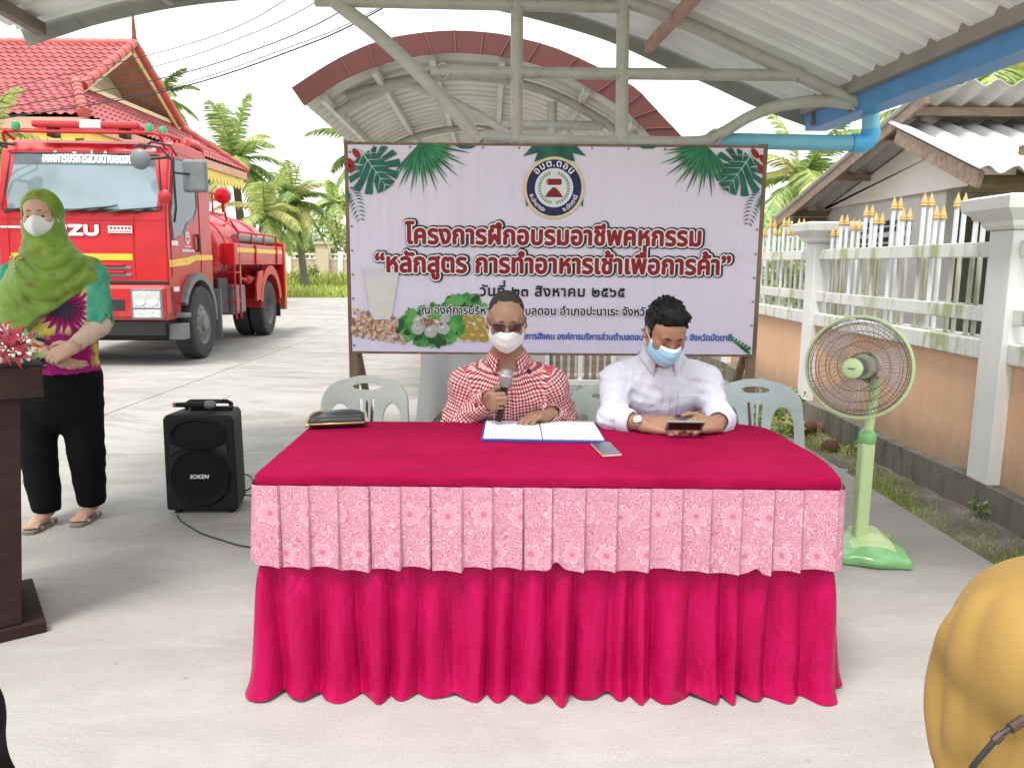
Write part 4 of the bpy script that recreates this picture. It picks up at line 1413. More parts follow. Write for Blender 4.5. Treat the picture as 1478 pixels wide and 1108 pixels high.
# cab sides: window, door seams, handle, emblem, stripe
for sx in (-1, 1):
    X = sx * (HW + .004)
    mb = MB(); mb.prism([(.16, 1.98), (.20, 2.03), (.40, 2.66), (1.02, 2.68), (1.10, 2.62), (1.13, 2.08), (.98, 1.93), (.72, 1.86), (.55, 1.70), (.20, 1.62)], .004 * sx, lambda y, z, d: (X + d, y, z)); sw = mb.build('side_window', M_glassd, cab)
    mb = MB(); mb.tube([(X + .004 * sx, y, z) for y, z in ((.16, 1.98), (.20, 2.03), (.40, 2.66), (1.02, 2.68), (1.10, 2.62), (1.13, 2.08), (.98, 1.93), (.72, 1.86), (.55, 1.70), (.20, 1.62))], .014, 6, closed=True); mb.build('seal', M_gry, sw)
    mb = MB(); mb.tube([(X, y, z) for y, z in ((.12, 1.15), (.13, 2.0), (.36, 2.74), (1.12, 2.75), (1.22, 2.62), (1.22, 1.35), (1.2, 1.2))], .006, 5); mb.build('door_seam', M_rp2, cab)
    ttube('door_handle', [(X + .012 * sx, 1.06, 1.72), (X + .03 * sx, 1.06, 1.68), (X + .03 * sx, 1.06, 1.52), (X + .012 * sx, 1.06, 1.48)], .022, M_blk, cab)
    mb = MB(); mb.prism([(.03, 1.36), (.7, 1.40), (1.05, 1.44), (1.70, 1.44), (1.70, 1.37), (1.0, 1.36), (.7, 1.30), (.03, 1.27)], .003 * sx, lambda y, z, d: (X + d, y, z)); mb.build('stripe', M_ylw, cab)
    mb = MB(); mb.lathe([(.0, .002), (.085, .002)], (X, .72, 1.66), 24, rot('Y', 90 * sx), caps=False)
    for k in range(14): mb.box((X + .004 * sx, .50 + .034 * k, 1.49), (.002, .024, .035))
    for k in range(7): mb.box((X + .004 * sx, .60 + .036 * k, 1.42 if False else 1.545), (.002, .02, .02))
    mb.build('door_emblem', M_wht, cab)
    mb = MB(); mb.lathe([(.045, .004), (.055, .004)], (X + .002 * sx, .72, 1.66), 20, rot('Y', 90 * sx), caps=False); mb.box((X + .006 * sx, .72, 1.65), (.002, .05, .03)); mb.build('emblem_ring', M_rp2, cab)
    tbox('decal', *sorted((X, X + .004 * sx)), .15, .36, 1.55, 1.61, M_wht, cab, 0)
    tbox('decal', *sorted((X, X + .004 * sx)), .12, .32, .96, 1.02, M_wht, cab, 0)
    # wheel-arch flare, step, mud flap
    mb = MB(); pts = [(sx * (HW + .01), .95 + .64 * math.cos(rad(a)), .52 + .62 * math.sin(rad(a))) for a in range(-2, 166, 12)]
    for k in range(len(pts) - 1): mb.bar(pts[k], pts[k + 1], .12, .09, up=(0, 0, 1) if abs(pts[k + 1][2] - pts[k][2]) < abs(pts[k + 1][1] - pts[k][1]) else (0, 1, 0))
    mb.build('wheel_arch', M_gry, tk)
    tbox('step', *sorted((sx * .95, sx * 1.16)), .18, .36, .62, .68, M_gry, tk)
    tbox('step', *sorted((sx * .95, sx * 1.15)), .1, .3, .34, .55, M_gry, tk)
    tbox('mud_flap', *sorted((sx * .80, sx * 1.14)), 1.66, 1.69, .22, .95, M_gry, tk, .004)
    tbox('wheel_housing', *sorted((sx * .62, sx * .70)), .3, 1.65, .5, 1.1, M_blk, tk)
# roof gear
bar_ = tbox('light_bar', -.62, .70, .18, .42, 2.985, 3.075, mat('red_beacon_lens', (.62, .02, .03), .15, spec=.6, trans=.2), tk, .035)
tbox('centre_lamp', -.02, .24, .165, .435, 2.98, 3.082, mat('white_beacon', (.7, .68, .68), .3), bar_, .01)
for x in (-.40, .48): tbox('bracket', x - .05, x + .05, .22, .38, 2.88, 2.99, M_blk, bar_)
def rail_(pts): ttube('roof_rail', pts, .021, M_rp2, tk, 8, False)
rail_([(-.95, .22, 2.74), (-.95, .16, 2.90), (-.90, .16, 2.93), (.88, .16, 2.93), (.95, .2, 2.91), (.95, .3, 2.80)])
rail_([(-.92, .35, 2.86), (-.92, .12, 2.93)]); rail_([(.95, .2, 2.93), (.96, .45, 2.95), (.97, .62, 2.93), (.97, .66, 2.84)]); rail_([(.96, .45, 2.95), (.98, .75, 2.95), (.98, .82, 2.84)])
mb = MB(); mb.tube(spline([(.96, 1.05, 2.86), (.96, 1.08, 2.95), (.96, 1.2, 2.97), (.96, 1.5, 2.97), (.96, 1.62, 2.9), (.96, 1.64, 2.78)], 4), .055, 10); mb.build('grab_bar', M_rp, tk, smooth=40)
for x, y in ((-.78, .16), (.82, .2), (.92, .38)):
    mb = MB(); mb.lathe([(.045, 0), (.05, .02), (.05, .07), (.04, .10), (0, .115)], (x, y, 2.94), 14); mb.build('beacon', mat('green_beacon', (.05, .32, .14), .2), tk, smooth=40)
# mirrors
for sx in (-1, 1):
    ttube('mirror_arm', [(sx * .72, -.02, 2.74), (sx * .86, -.20, 2.74), (sx * 1.12, -.24, 2.70), (sx * 1.22, -.16, 2.55), (sx * 1.22, -.14, 2.0), (sx * 1.14, .0, 1.84)], .016, M_blk, tk)
    ttube('mirror_arm', [(sx * .80, -.02, 2.70), (sx * .98, -.16, 2.78), (sx * 1.20, -.16, 2.74), (sx * 1.26, -.12, 2.62)], .014, M_blk, tk)
    mr = MB(); mr.box((sx * 1.42, .02, 2.40), (.30, .10, .40)); q = mr.build('side_mirror', M_gry, tk, bevel=.04, seg=3)
    ttube('bracket', [(sx * 1.22, -.14, 2.42), (sx * 1.42, .02, 2.42)], .014, M_blk, q)
    mr = MB(); mr.lathe([(0, .05), (.07, .045), (.115, .02), (.125, 0), (.12, -.012), (0, -.015)], (sx * .88, -.27, 2.56), 24, R90); q = mr.build('round_mirror', M_gry, tk, smooth=40)
    ttube('bracket', [(sx * .88, -.25, 2.56), (sx * 1.2, -.18, 2.6)], .018, M_blk, q)
    mr = MB(); mr.lathe([(0, .03), (.06, .02), (.085, 0), (.08, -.01), (0, -.012)], (sx * 1.10, -.16, 2.13), 20, R90); mr.build('round_mirror', M_rp2, tk, smooth=40)
# wheels
def wheel(name, x, y, sx, dual=False):
    mb = MB(); Ry_ = rot('Y', 90 * sx)
    w = .135
    tp = [(.30, -w * .9), (.42, -w), (.475, -w * .92), (.50, -w * .7)]
    for k in range(5):
        c_ = -w * .7 + (k + .5) * w * 1.4 / 5
        tp += [(.503, c_ - .018), (.503, c_ + .016), (.488, c_ + .018), (.488, c_ + .021)]
    tp += [(.50, w * .7), (.475, w * .92), (.42, w), (.30, w * .9)]
    mb.lathe(tp, (x, y, .503), 48, Ry_, caps=False)
    t = mb.build(name, M_rub, tk, smooth=30)
    mb = MB(); s_ = -.06 if dual else .07
    mb.lathe([(.305, .12), (.29, .10), (.27, s_), (.20, s_ - (.02 if dual else -.03)), (.12, s_ + (0 if dual else .05)), (.11, s_ + .08), (.0, s_ + .09)], (x, y, .503), 32, Ry_, caps=False)
    r_ = mb.build('rim', M_rim, t, smooth=40)
    mb = MB()
    for k in range(10):
        a = k * .628; mb.lathe([(.018, 0), (.018, .03), (0, .036)], Vector((x + sx * (s_ + .01), y + .19 * math.cos(a), .503 + .19 * math.sin(a))), 6, Ry_)
    mb.build('wheel_nut', M_rim, r_)
    mb = MB(); mb.lathe([(.30, -.12), (.0, -.121)], (x, y, .503), 20, Ry_, caps=False); mb.build('inner_disc', M_blk, t)
for sx in (-1, 1):
    wheel('front_wheel', sx * 1.0, .95, sx)
    wheel('rear_wheel', sx * .99, 4.55, sx, True); wheel('rear_wheel', sx * .69, 4.55, sx, True)
# tank and body
mb = MB()
Rt = Matrix(((1, 0, 0), (0, 0, -1), (0, 1, 0)))
def ell_ring(y, s, n=36): return [Vector((1.0 * s * math.cos(a), y, 1.5 + .70 * s * math.sin(a))) for a in [2 * math.pi * i / n for i in range(n)]]
vs = []
ys = [(2.0, .0), (1.99, .6), (2.02, .9), (2.08, .985), (2.14, 1), (5.2, 1), (5.27, .985), (5.33, .9), (5.36, .6), (5.36, 0)]
for y, s_ in ys: vs += ell_ring(y, max(s_, .001))
mb.raw(vs, [(i * 36 + k, i * 36 + (k + 1) % 36, (i + 1) * 36 + (k + 1) % 36, (i + 1) * 36 + k) for i in range(len(ys) - 1) for k in range(36)])
tank = mb.build('tank', M_rp, tk, smooth=50)
for y in (2.5, 3.6, 4.7):
    mb = MB(); mb.tube([v + (v - Vector((0, y, 1.5))).normalized() * .006 for v in ell_ring(y, 1.0)], .012, 6, closed=True); mb.build('tank_band', M_rp2, tank)
mb = MB(); mb.box((0, 3.6, 2.21), (.5, 2.8, .05)); mb.build('catwalk', M_rp2, tank)
for sx in (-1, 1):
    ttube('tank_rail', [(sx * .75, 2.1, 2.05), (sx * .75, 2.15, 2.42), (sx * .75, 3.2, 2.42), (sx * .78, 3.3, 2.0)], .02, M_rp2)
    ttube('tank_rail', [(sx * .75, 2.7, 2.1), (sx * .75, 2.7, 2.42)], .016, M_rp2)
    ttube('hand_rail', [(sx * 1.04, 2.3, 1.9), (sx * 1.04, 2.6, 2.0), (sx * 1.04, 3.0, 1.84), (sx * 1.04, 5.45, 1.84), (sx * 1.04, 5.5, 1.62)], .018, M_rp2)
    for y in (3.0, 3.8, 4.6): ttube('hand_rail', [(sx * 1.04, y, 1.62), (sx * 1.04, y, 1.84)], .015, M_rp2)
    ttube('suction_hose', [(sx * .96, 3.1, 1.73), (sx * .96, 5.4, 1.73)], .075, M_gry, tk, 12)
    sb = tbox('side_locker', *sorted((sx * .88, sx * 1.16)), 2.35, 5.5, 1.30, 1.64, M_rp, tk, .012)
    tbox('stripe', *sorted((sx * 1.161, sx * 1.165)), 2.5, 5.45, 1.50, 1.57, M_ylw, sb, 0)
    for y in (3.55, 5.0): tbox('divider', *sorted((sx * 1.16, sx * 1.185)), y - .03, y + .03, 1.3, 1.64, M_rp2, sb)
    tbox('rear_panel', *sorted((sx * .86, sx * 1.18)), 5.5, 5.66, .42, 1.72, M_rp, tk)
    tbox('reflector_strip', *sorted((sx * 1.182, sx * 1.186)), 5.58, 5.62, .45, 1.6, M_ylw, tk, 0)
    for z in (.72, .95, 1.18):
        tbox('rung', *sorted((sx * 1.05, sx * 1.16)), 2.36, 2.62, z - .012, z + .012, M_rp2, tk)
    for y in (2.36, 2.62): ttube('ladder_rail', [(sx * 1.15, y, .45), (sx * 1.15, y, 1.62)], .018, M_rp2)
    tbox('fuel_tank', *sorted((sx * .66, sx * 1.06)), 2.55, 3.25, .50, .98, M_gry, tk, .05)
    tbox('battery_box', *sorted((sx * .70, sx * 1.04)), 1.9, 2.35, .55, 1.1, M_blk, tk, .02)
    mb = MB(); pts = [(sx * .84, 4.55 + .66 * math.cos(rad(a)), .55 + .60 * math.sin(rad(a))) for a in range(0, 181, 15)]
    for k in range(len(pts) - 1): mb.bar(pts[k], pts[k + 1], .62, .03, up=(0, 0, 1) if 30 < k * 15 < 150 else (0, 1, 0))
    mb.build('rear_fender', M_rp2, tk)
    mb = MB(); mb.prism([(3.55, .95), (3.7, 1.18), (4.0, 1.2), (4.0, 1.05), (3.86, .72), (3.55, .68)], .03 * sx, lambda y, z, d: (sx * 1.13 + d, y, z)); mb.build('fender_panel', M_rp, tk)
    mb = MB(); mb.prism([(4.55 + .78 * math.cos(rad(a)), .55 + .74 * math.sin(rad(a))) for a in range(10, 171, 16)] + [(4.55 + .62 * math.cos(rad(a)), .55 + .58 * math.sin(rad(a))) for a in range(170, 9, -16)], .03 * sx, lambda y, z, d: (sx * 1.13 + d, y, z)); mb.build('fender_panel', M_rp, tk)
    tbox('rear_flap', *sorted((sx * .55, sx * 1.12)), 5.3, 5.33, .3, 1.0, M_blk, tk, 0)
    mb = MB(); mb.tube([(sx * 1.0, 3.1, 1.28), (sx * 1.0, 3.1, 1.08), (sx * 1.05, 3.2, 1.05), (sx * 1.05, 3.55, 1.05)], .035, 10); mb.ball((sx * 1.06, 3.35, 1.05), .08); mb.build('pump_valve', M_rp2, tk, smooth=40)
    mb = MB(); mb.tube([(sx * 1.06, 3.55, 1.05), (sx * 1.06, 3.7, 1.05)], .05, 10); mb.tube([(sx * 1.04, 2.98, 1.0), (sx * 1.04, 2.98, 1.3)], .028, 8); mb.build('coupling', M_chr, tk, smooth=40)
    tbox('bay_shade_sheet', *sorted((sx * .55, sx * .60)), 2.0, 5.5, .75, 1.32, M_black, tk, 0)  # black sheet standing in for the shade of the open bay
mb = MB(); mb.lathe([(0, .10), (.10, .09), (.13, .05), (.13, -.05), (.10, -.09), (0, -.1)], (.78, 3.15, 2.42), 20, R90); mb.box((.78, 3.15, 2.25), (.05, .06, .2)); mb.build('search_lamp', M_rp, tk, smooth=40)
# ================================================================ banner
BY = 4.6
BO = Vector((0.24, BY, 0.0))
bn = thing('banner', 'large lavender banner with dark red lettering and a round emblem on a wooden frame', 'banner', BO)
def bpt(px, py, d=0.0):
    p = at(px, py, BY) - BO
    return Vector((p.x, -0.010 - d, p.z))
def banner_print():
    t = NT('banner_print', rough=0.55, spec=0.35)
    x, y, z = t.sep(t.obj())
    ax = t.math('ABSOLUTE', t.math('ADD', x, 0.0))
    n = t.noise(t.obj((0.8, 0.8, 0.6)), 1.6, 3)
    c = t.ramp(z, [(0.25, (0.58, 0.54, 0.86)), (0.62, (0.70, 0.635, 0.86)), (1.0, (0.73, 0.655, 0.80))])
    c = t.mix(t.ramp(t.math('ADD', ax, t.math('MULTIPLY', n, 0.5)), [(1.0, 0.0), (1.7, 0.65)]), c, (0.80, 0.55, 0.68))
    w = t.noise(t.obj((14, 1, 0.35)), 2.2, 4, 0.7)
    c = t.mix(t.ramp(w, [(0.52, 0.0), (0.75, 0.22)]), c, (0.68, 0.45, 0.50))
    fold = t.math('ADD', t.noise(t.obj((1.3, 1, 0.9)), 2.0, 3, 0.5, 0.8), t.math('MULTIPLY', t.noise(t.obj((6, 1, 0.4)), 1.5, 2), 0.5))
    t.bump(fold, 0.05, 0.6)
    return t.color(c)
def printed(name, col, rough=0.55, var=0.05, col2=None, vs=20):
    return mat(name, col, rough, var=var, col2=col2, vscale=vs, spec=0.35)
x0, x1, z0, z1 = -1.2, 1.2, 0.825, 2.022
mb = MB()
def bs(u, v):
    return (lerp(x0, x1, u), -0.004 - 0.0, lerp(z0, z1, v))
mb.grid(24, 12, bs)
sheet_o = mb.build('vinyl_sheet', banner_print(), bn, smooth=True)
def fbar(name, a, b, w, h):
    mb = MB(); mb.bar(a, b, w, h); return mb.build(name, M_frame, bn, bevel=0.003)
fbar('frame_bar', (-1.225, 0.012, 2.031), (1.225, 0.012, 2.031), 0.03, 0.014)
fbar('frame_bar', (-1.2, 0.02, 0.816), (1.2, 0.02, 0.816), 0.04, 0.012)
fbar('frame_post', (-1.20, 0.03, 0.0), (-1.20, 0.03, 2.045), 0.05, 0.05)
fbar('frame_post', (1.205, 0.03, 0.0), (1.205, 0.03, 2.045), 0.05, 0.05)
for sx in (-1, 1):
    fbar('frame_brace', (sx * 1.19, 0.03, 0.9), (sx * 1.19, 0.75, 0.0), 0.04, 0.04)
M_eye = mat('dull_eyelet', (.34, .31, .30), .5, metal=.3)
for ex_, ez_ in [(sx * 1.188, .86 + i * .14) for sx in (-1, 1) for i in range(9)] + [(-1.05 + i * .21, 2.012) for i in range(11)]:
    mb = MB(); mb.lathe([(.007, 0), (.007, .002), (.004, .002), (.004, 0)], (ex_, -0.006, ez_), 10, rot('X', 90)); mb.build('eyelet', M_eye, bn)
# ---- the printed leaves
P_teal = printed('print_dark_teal', (0.012, 0.075, 0.068), col2=(0.022, 0.15, 0.11), vs=14)
P_green = printed('print_leaf_green', (0.02, 0.15, 0.04), col2=(0.05, 0.30, 0.08), vs=14)
P_pale = printed('print_pale_green', (0.36, 0.55, 0.45))
P_berry = printed('print_berry_red', (0.30, 0.012, 0.012))
def monstera(cx, cy, R, ang, mir, d=0.0012):
    mb = MB()
    out = []
    n = 150
    for i in range(n):
        a = 2 * math.pi * i / n
        r = R * (0.80 + 0.22 * math.cos(a) - 0.10 * math.cos(2 * a))
        t = (a / (2 * math.pi) * 14) % 1.0
        if 0.4 < a < 5.9 and t < 0.28 and abs(a - math.pi) > .5: r *= 0.50 + 0.10 * math.sin(5 * a)
        if abs(a) < .2: r *= 1.0
        out.append((r * math.cos(a), r * math.sin(a)))
    ca, sa = math.cos(ang), math.sin(ang)
    def X(x, y, dd):
        p = bpt(cx + mir * (x * ca - y * sa), cy + (x * sa + y * ca), dd)
        return Vector((max(-1.199, min(1.199, p.x)), p.y, min(p.z, 2.02)))
    v, f = fill([out])
    mb.raw([X(p[0], p[1], d) for p in v], f)
    mb.mi(1)
    def vein(a, b, w, dd):
        dx, dy = b[0] - a[0], b[1] - a[1]; L_ = math.hypot(dx, dy); nx, ny = -dy / L_ * w, dx / L_ * w
        mb.raw([X(a[0] + nx, a[1] + ny, dd), X(a[0] - nx, a[1] - ny, dd), X(b[0], b[1], dd)], [(0, 1, 2)])
    vein((-R * .7, 0), (R * .95, 0), 1.1, d + .0008)
    for k in range(6):
        b = -R * .5 + k * R * .25
        for s_ in (-1, 1):
            vein((b, 0), (b + R * .35, s_ * R * (.62 - .06 * k)), .7, d + .0006)
    mb.build('printed_monstera_leaf', [P_teal, P_pale], sheet_o)
def fanleaf(cx, cy, R, a0, a1, nb, m=None):
    mb = MB()
    for i in range(nb):
        a = lerp(a0, a1, i / (nb - 1)); L_ = R * (.86 + .2 * math.sin(i * 2.1)) * (1 if 0 < i < nb - 1 else .85)
        ca, sa = math.cos(a), math.sin(a)
        w = R * .026
        mb.mi(i % 2)
        mb.raw([bpt(cx, cy, .0016 + .0001 * (i % 3)), bpt(cx + ca * L_ * .55 - sa * w, cy + sa * L_ * .55 + ca * w, .0016 + .0001 * (i % 3)), bpt(cx + ca * L_, cy + sa * L_, .0016 + .0001 * (i % 3)), bpt(cx + ca * L_ * .55 + sa * w, cy + sa * L_ * .55 - ca * w, .0016 + .0001 * (i % 3))], [(0, 1, 2, 3)])
    mb.build('printed_fan_leaf', [P_green, P_teal], sheet_o)
def fernleaf(pts, wid, m, nl=13):
    mb = MB()
    P = spline([(x, y, 0) for x, y in pts], 8)
    for k in range(2, nl):
        f = k / nl * (len(P) - 1); i = min(int(f), len(P) - 2)
        q = P[i].lerp(P[i + 1], f - i); d = (P[i + 1] - P[i]).normalized()
        for s_ in (-1, 1):
            nrm = Vector((-d.y, d.x, 0)) * s_
            L_ = wid * math.sin(math.pi * (k + .5) / (nl + 1)) ** .6
            e = q + nrm * L_ * .85 + d * L_ * .55
            h = q + nrm * L_ * .45 + d * L_ * .15
            mb.raw([bpt(q.x, q.y, .0010), bpt(h.x + d.x * 1.2, h.y + d.y * 1.2, .001), bpt(e.x, e.y, .001), bpt(h.x - d.x * 1.2, h.y - d.y * 1.2, .001)], [(0, 1, 2, 3)])
    mb.build('printed_fern', m, sheet_o)
monstera(537, 240, 43, 0.95, 1)
monstera(1070, 243, 43, 0.95, -1)
fanleaf(606, 207, 74, rad(6), rad(130), 26)
fanleaf(1020, 211, 74, rad(50), rad(174), 26)
fernleaf([(500, 268), (512, 285), (522, 322)], 15, P_teal)
fernleaf([(1101, 274), (1088, 292), (1078, 328)], 15, P_teal)
for (x, y) in ((515, 222), (507, 236), (504, 243), (1089, 222), (1101, 231), (1098, 244)):
    mb = MB()
    pts = [bpt(x + 5 * math.cos(a) + 3.5 * math.sin(a), y + 7.5 * math.sin(a), .0026) for a in [i * math.pi / 8 for i in range(16)]]
    pts = [Vector((max(-1.2, min(1.2, p.x)), p.y, p.z)) for p in pts]
    mb.raw(pts, [tuple(range(16))])
    mb.build('printed_berry', P_berry, sheet_o)
mb = MB()
for cx, w in ((672, 16), (934, 16)):
    mb.raw([bpt(cx - w, 210.5, .001), bpt(cx - w * .4, 215, .001), bpt(cx + w * .5, 215, .001), bpt(cx + w, 211, .001)], [(0, 1, 2, 3)])
for pts in (((768, 211), (755, 226), (776, 221), (771, 234), (800, 225), (800, 211)), ((832, 211), (846, 226), (826, 221), (830, 234), (800, 225), (800, 211)), ((770, 211), (785, 236), (800, 240), (818, 236), (830, 211)), ((762, 296), (760, 299), (758, 286)), ((838, 296), (841, 299), (842, 286))):
    mb.raw([bpt(x, y, .0008 + .0002 * (i)) for i, (x, y) in enumerate(pts)], [tuple(range(len(pts)))])
mb.build('printed_dark_leaves', P_teal, sheet_o)
mb = MB()
for k in range(7):
    x, y, s_ = 1050 + k * 4, 486 + k * 3.2, 3 + .4 * k
    for q in (-1, 1):
        mb.raw([bpt(x, y, .001), bpt(x + s_ * .8, y - q * s_ * 1.0, .001), bpt(x + s_ * 1.6, y - q * s_ * 1.1, .001), bpt(x + s_ * 1.2, y - q * .2, .001)], [(0, 1, 2, 3)])
mb.build('printed_sprig', P_green, sheet_o)
# ---- emblem
ec = bpt(799.5, 271.5)
K = 4.6 / FPX / 1.0
SC = (bpt(842, 271.5).x - bpt(757, 271.5).x) / 85.0
def disc(mb, r0, r1, d, n=64):
    vs = [ec + Vector((r * math.cos(a), -d, r * math.sin(a))) for r in (r0, r1) for a in [2 * math.pi * i / n for i in range(n)]]
    if r0 <= 0:
        mb.raw(vs[n:], [tuple(range(n))])
    else:
        mb.raw(vs, [(i, (i + 1) % n, n + (i + 1) % n, n + i) for i in range(n)])
em = MB()
disc(em, 39.5 * SC, 43.5 * SC, .0030)
em.mi(1); disc(em, 27.5 * SC, 39.6 * SC, .0032)
em.mi(2); disc(em, 0, 27.6 * SC, .0030)
em.mi(3)
for (x, z, w, h) in ((0, 3.4, 12, 3), (0, 6.2, 17, 3), (0, 9, 21, 3), (0, 11.8, 25, 2.8), (0, 0.8, 7, 2.6)):
    p = ec + Vector((x * SC, -.0036, -z * SC)); hw, hh = w * SC / 2, h * SC / 2
    em.raw([p + Vector((a * hw, 0, b * hh)) for a, b in ((-1, -1), (1, -1), (1, 1), (-1, 1))], [(0, 1, 2, 3)])
p = ec + Vector((0, -.0036, 8.3 * SC)); R_ = 4.4 * SC
pts = [p + Vector((-8.6 * SC + R_ * .6 * math.cos(a), 0, R_ * math.sin(a))) for a in [rad(90 + 18 * i) for i in range(11)]] + [p + Vector((8.6 * SC + R_ * .6 * math.cos(a), 0, R_ * math.sin(a))) for a in [rad(-90 + 18 * i) for i in range(11)]]
em.raw(pts, [tuple(range(len(pts)))])
em.mi(0)
em.raw([p + Vector((x * SC, -.0004, z * SC)) for x, z in ((-9.6, -4), (-9.0, -4), (-9.0, 4), (-9.6, 4))], [(0, 1, 2, 3)])
em.mi(4)
for s_ in (-1, 1):
    for k in range(15):
        a = rad(-82 + 10.6 * k)
        for rr, da in ((22.5, .35), (18.2, -.35)):
            c = ec + Vector((s_ * math.cos(a) * 20.4 * SC, -.0036, math.sin(a) * 20.4 * SC))
            e = ec + Vector((s_ * math.cos(a + .17) * rr * SC * 1.05, -.0036, math.sin(a + .17) * rr * SC * 1.05))
            d_ = (e - c); nn_ = Vector((-d_.z, 0, d_.x)) * .25
            em.raw([c, c + d_ * .5 + nn_, e, c + d_ * .5 - nn_], [(0, 1, 2, 3)])
emb = em.build('printed_emblem', [printed('print_gold', (0.68, 0.57, 0.30)), printed('print_navy', (0.012, 0.012, 0.085)), printed('print_white', (0.72, 0.68, 0.76)), printed('print_maroon', (0.22, 0.012, 0.014)), printed('print_wreath', (0.05, 0.30, 0.07))], sheet_o)
tm = MB()
def arctext(txt, r, a_mid, size, flip=False, track=0.0):
    ts, tot = typeset(txt, track)
    for (v, t, adv), x, dy in ts:
        if not t: continue
        u = (x + (adv / 2 if adv else 0) - tot / 2) * size
        a = a_mid - u / r if not flip else a_mid + u / r
        for k, (ex, ey) in enumerate([(0, 0)] + ring_offsets(size * .03, 4)):
            V_ = []
            for q in v:
                lx, ly = (q[0] - adv / 2) * size + ex, (q[1] + dy) * size + ey
                if not flip:
                    R2 = r + ly; V_.append((R2 * math.cos(a) + lx * math.sin(a), R2 * math.sin(a) - lx * math.cos(a)))
                else:
                    R2 = r - ly; V_.append((R2 * math.cos(a) - lx * math.sin(a), R2 * math.sin(a) + lx * math.cos(a)))
            tm.raw([ec + Vector((q[0], -.0042 - .0001 * k, q[1])) for q in V_], t)
arctext('อบต.ดอน', 30.2 * SC, rad(90), 13.5 * SC, track=.06)
arctext('อ.ปะนาเระ', 36.4 * SC, rad(222), 8.2 * SC, True, .03)
arctext('จ.ปัตตานี', 36.4 * SC, rad(318), 8.2 * SC, True, .03)
tm.build('emblem_lettering', printed('print_emblem_white', (0.74, 0.72, 0.78)), emb)
# ---- the lettering
P_red, P_white, P_ink, P_blue = printed('print_dark_red', (0.255, 0.006, 0.012)), printed('print_outline_white', (0.80, 0.77, 0.82)), printed('print_ink', (0.008, 0.008, 0.010)), printed('print_blue', (0.03, 0.10, 0.42))
def line(txt, pxl, pxr, py, layers, name, stretch=1.0, track=0.0, d=0.0012):
    o = bpt((pxl + pxr) / 2, py); wd = bpt(pxr, py).x - bpt(pxl, py).x
    mb = MB(); ms = []
    for i, (m, r, n, sh) in enumerate(layers):
        mb.mi(i); ms.append(m)
        sp = [(sh[0], sh[1])] + [(a + sh[0], b + sh[1]) for a, b in (ring_offsets(r, n) if r else [])]
        lettering(mb, txt, lambda u, w, dd: o + Vector((u, -dd, w)), width=wd, spread=sp, d0=d, dd=0.00010, stretch=stretch, track=track)
        d += 0.0001 * len(sp) + 0.0004
    mb.build(name, ms, sheet_o)
h1 = [(P_ink, .0215, 16, (.005, .001)), (P_white, .0140, 12, (0, 0)), (P_red, .0062, 8, (0, 0))]
line('โครงการฝึกอบรมอาชีพคหกรรม', 586, 1013, 353, h1, 'printed_headline', 1.12, .02)
line('“หลักสูตร การทำอาหารเช้าเพื่อการค้า”', 542, 1054, 394, h1, 'printed_subtitle', 1.12, .015)
line('วันที่ ๒๓ สิงหาคม ๒๕๖๕', 692, 903, 427.5, [(P_ink, .0022, 5, (0, 0))], 'printed_date', 1.0, .05)
line('ณ องค์การบริหารส่วนตำบลดอน อำเภอปะนาเระ จังหวัดปัตตานี', 608, 984, 454, [(P_white, .006, 8, (0, 0)), (P_ink, .0018, 5, (0, 0))], 'printed_place', 1.05, d=0.0068)
line('กองสวัสดิการสังคม องค์การบริหารส่วนตำบลดอน อำเภอปะนาเระ จังหวัดปัตตานี', 716, 1056, 490, [(P_blue, .0016, 5, (0, 0))], 'printed_footer', 1.15)
# ---- printed food
rb = random.Random(5)
def blob(mb, cx, cy, rx, ry, d, n=14, wob=0.0, ang=0.0):
    pts = []
    for i in range(n):
        a = 2 * math.pi * i / n; w = 1 + wob * rb.uniform(-1, 1)
        x, y = rx * w * math.cos(a), ry * w * math.sin(a)
        pts.append(bpt(cx + x * math.cos(ang) - y * math.sin(ang), cy + x * math.sin(ang) + y * math.cos(ang), d))
    mb.raw(pts, [tuple(range(n))])
mb = MB()
for k in range(330):
    t = rb.random()
    x = 509 + 76 * t; top = 444 + (14 if 26 < x - 509 < 62 else 6) * abs(math.sin(t * 5)) + (10 if t > .8 else 0)
    y = rb.uniform(top, 483 + 12 * t) + 1
    mb.mi(rb.randint(0, 2))
    blob(mb, x, y, rb.uniform(2.4, 3.2), rb.uniform(1.9, 2.5), .0010 + .000006 * k, 9, 0, rb.uniform(0, 3))
mb.build('printed_soybeans', [printed('print_bean', (.52, .33, .22)), printed('print_bean_dark', (.30, .15, .09)), printed('print_bean_pale', (.68, .50, .36))], sheet_o)
mb = MB()
mb.raw([bpt(x, y, .0036) for x, y in ((524, 388), (577, 388), (567, 452), (563, 461), (540, 461), (535, 452))], [(0, 1, 2, 3, 4, 5)])
mb.mi(1); mb.raw([bpt(x, y, .0039) for x, y in ((527, 402), (574, 402), (565, 450), (562, 457), (542, 457), (537, 450))], [(0, 1, 2, 3, 4, 5)])
mb.build('printed_milk_glass', [printed('print_glass', (.63, .60, .66)), printed('print_milk', (.68, .645, .60))], sheet_o)
G1, G2, G3 = printed('print_lettuce', (.035, .17, .035), col2=(.09, .33, .07), vs=40), printed('print_lettuce_light', (.12, .36, .08)), printed('print_lettuce_dark', (.015, .08, .02))
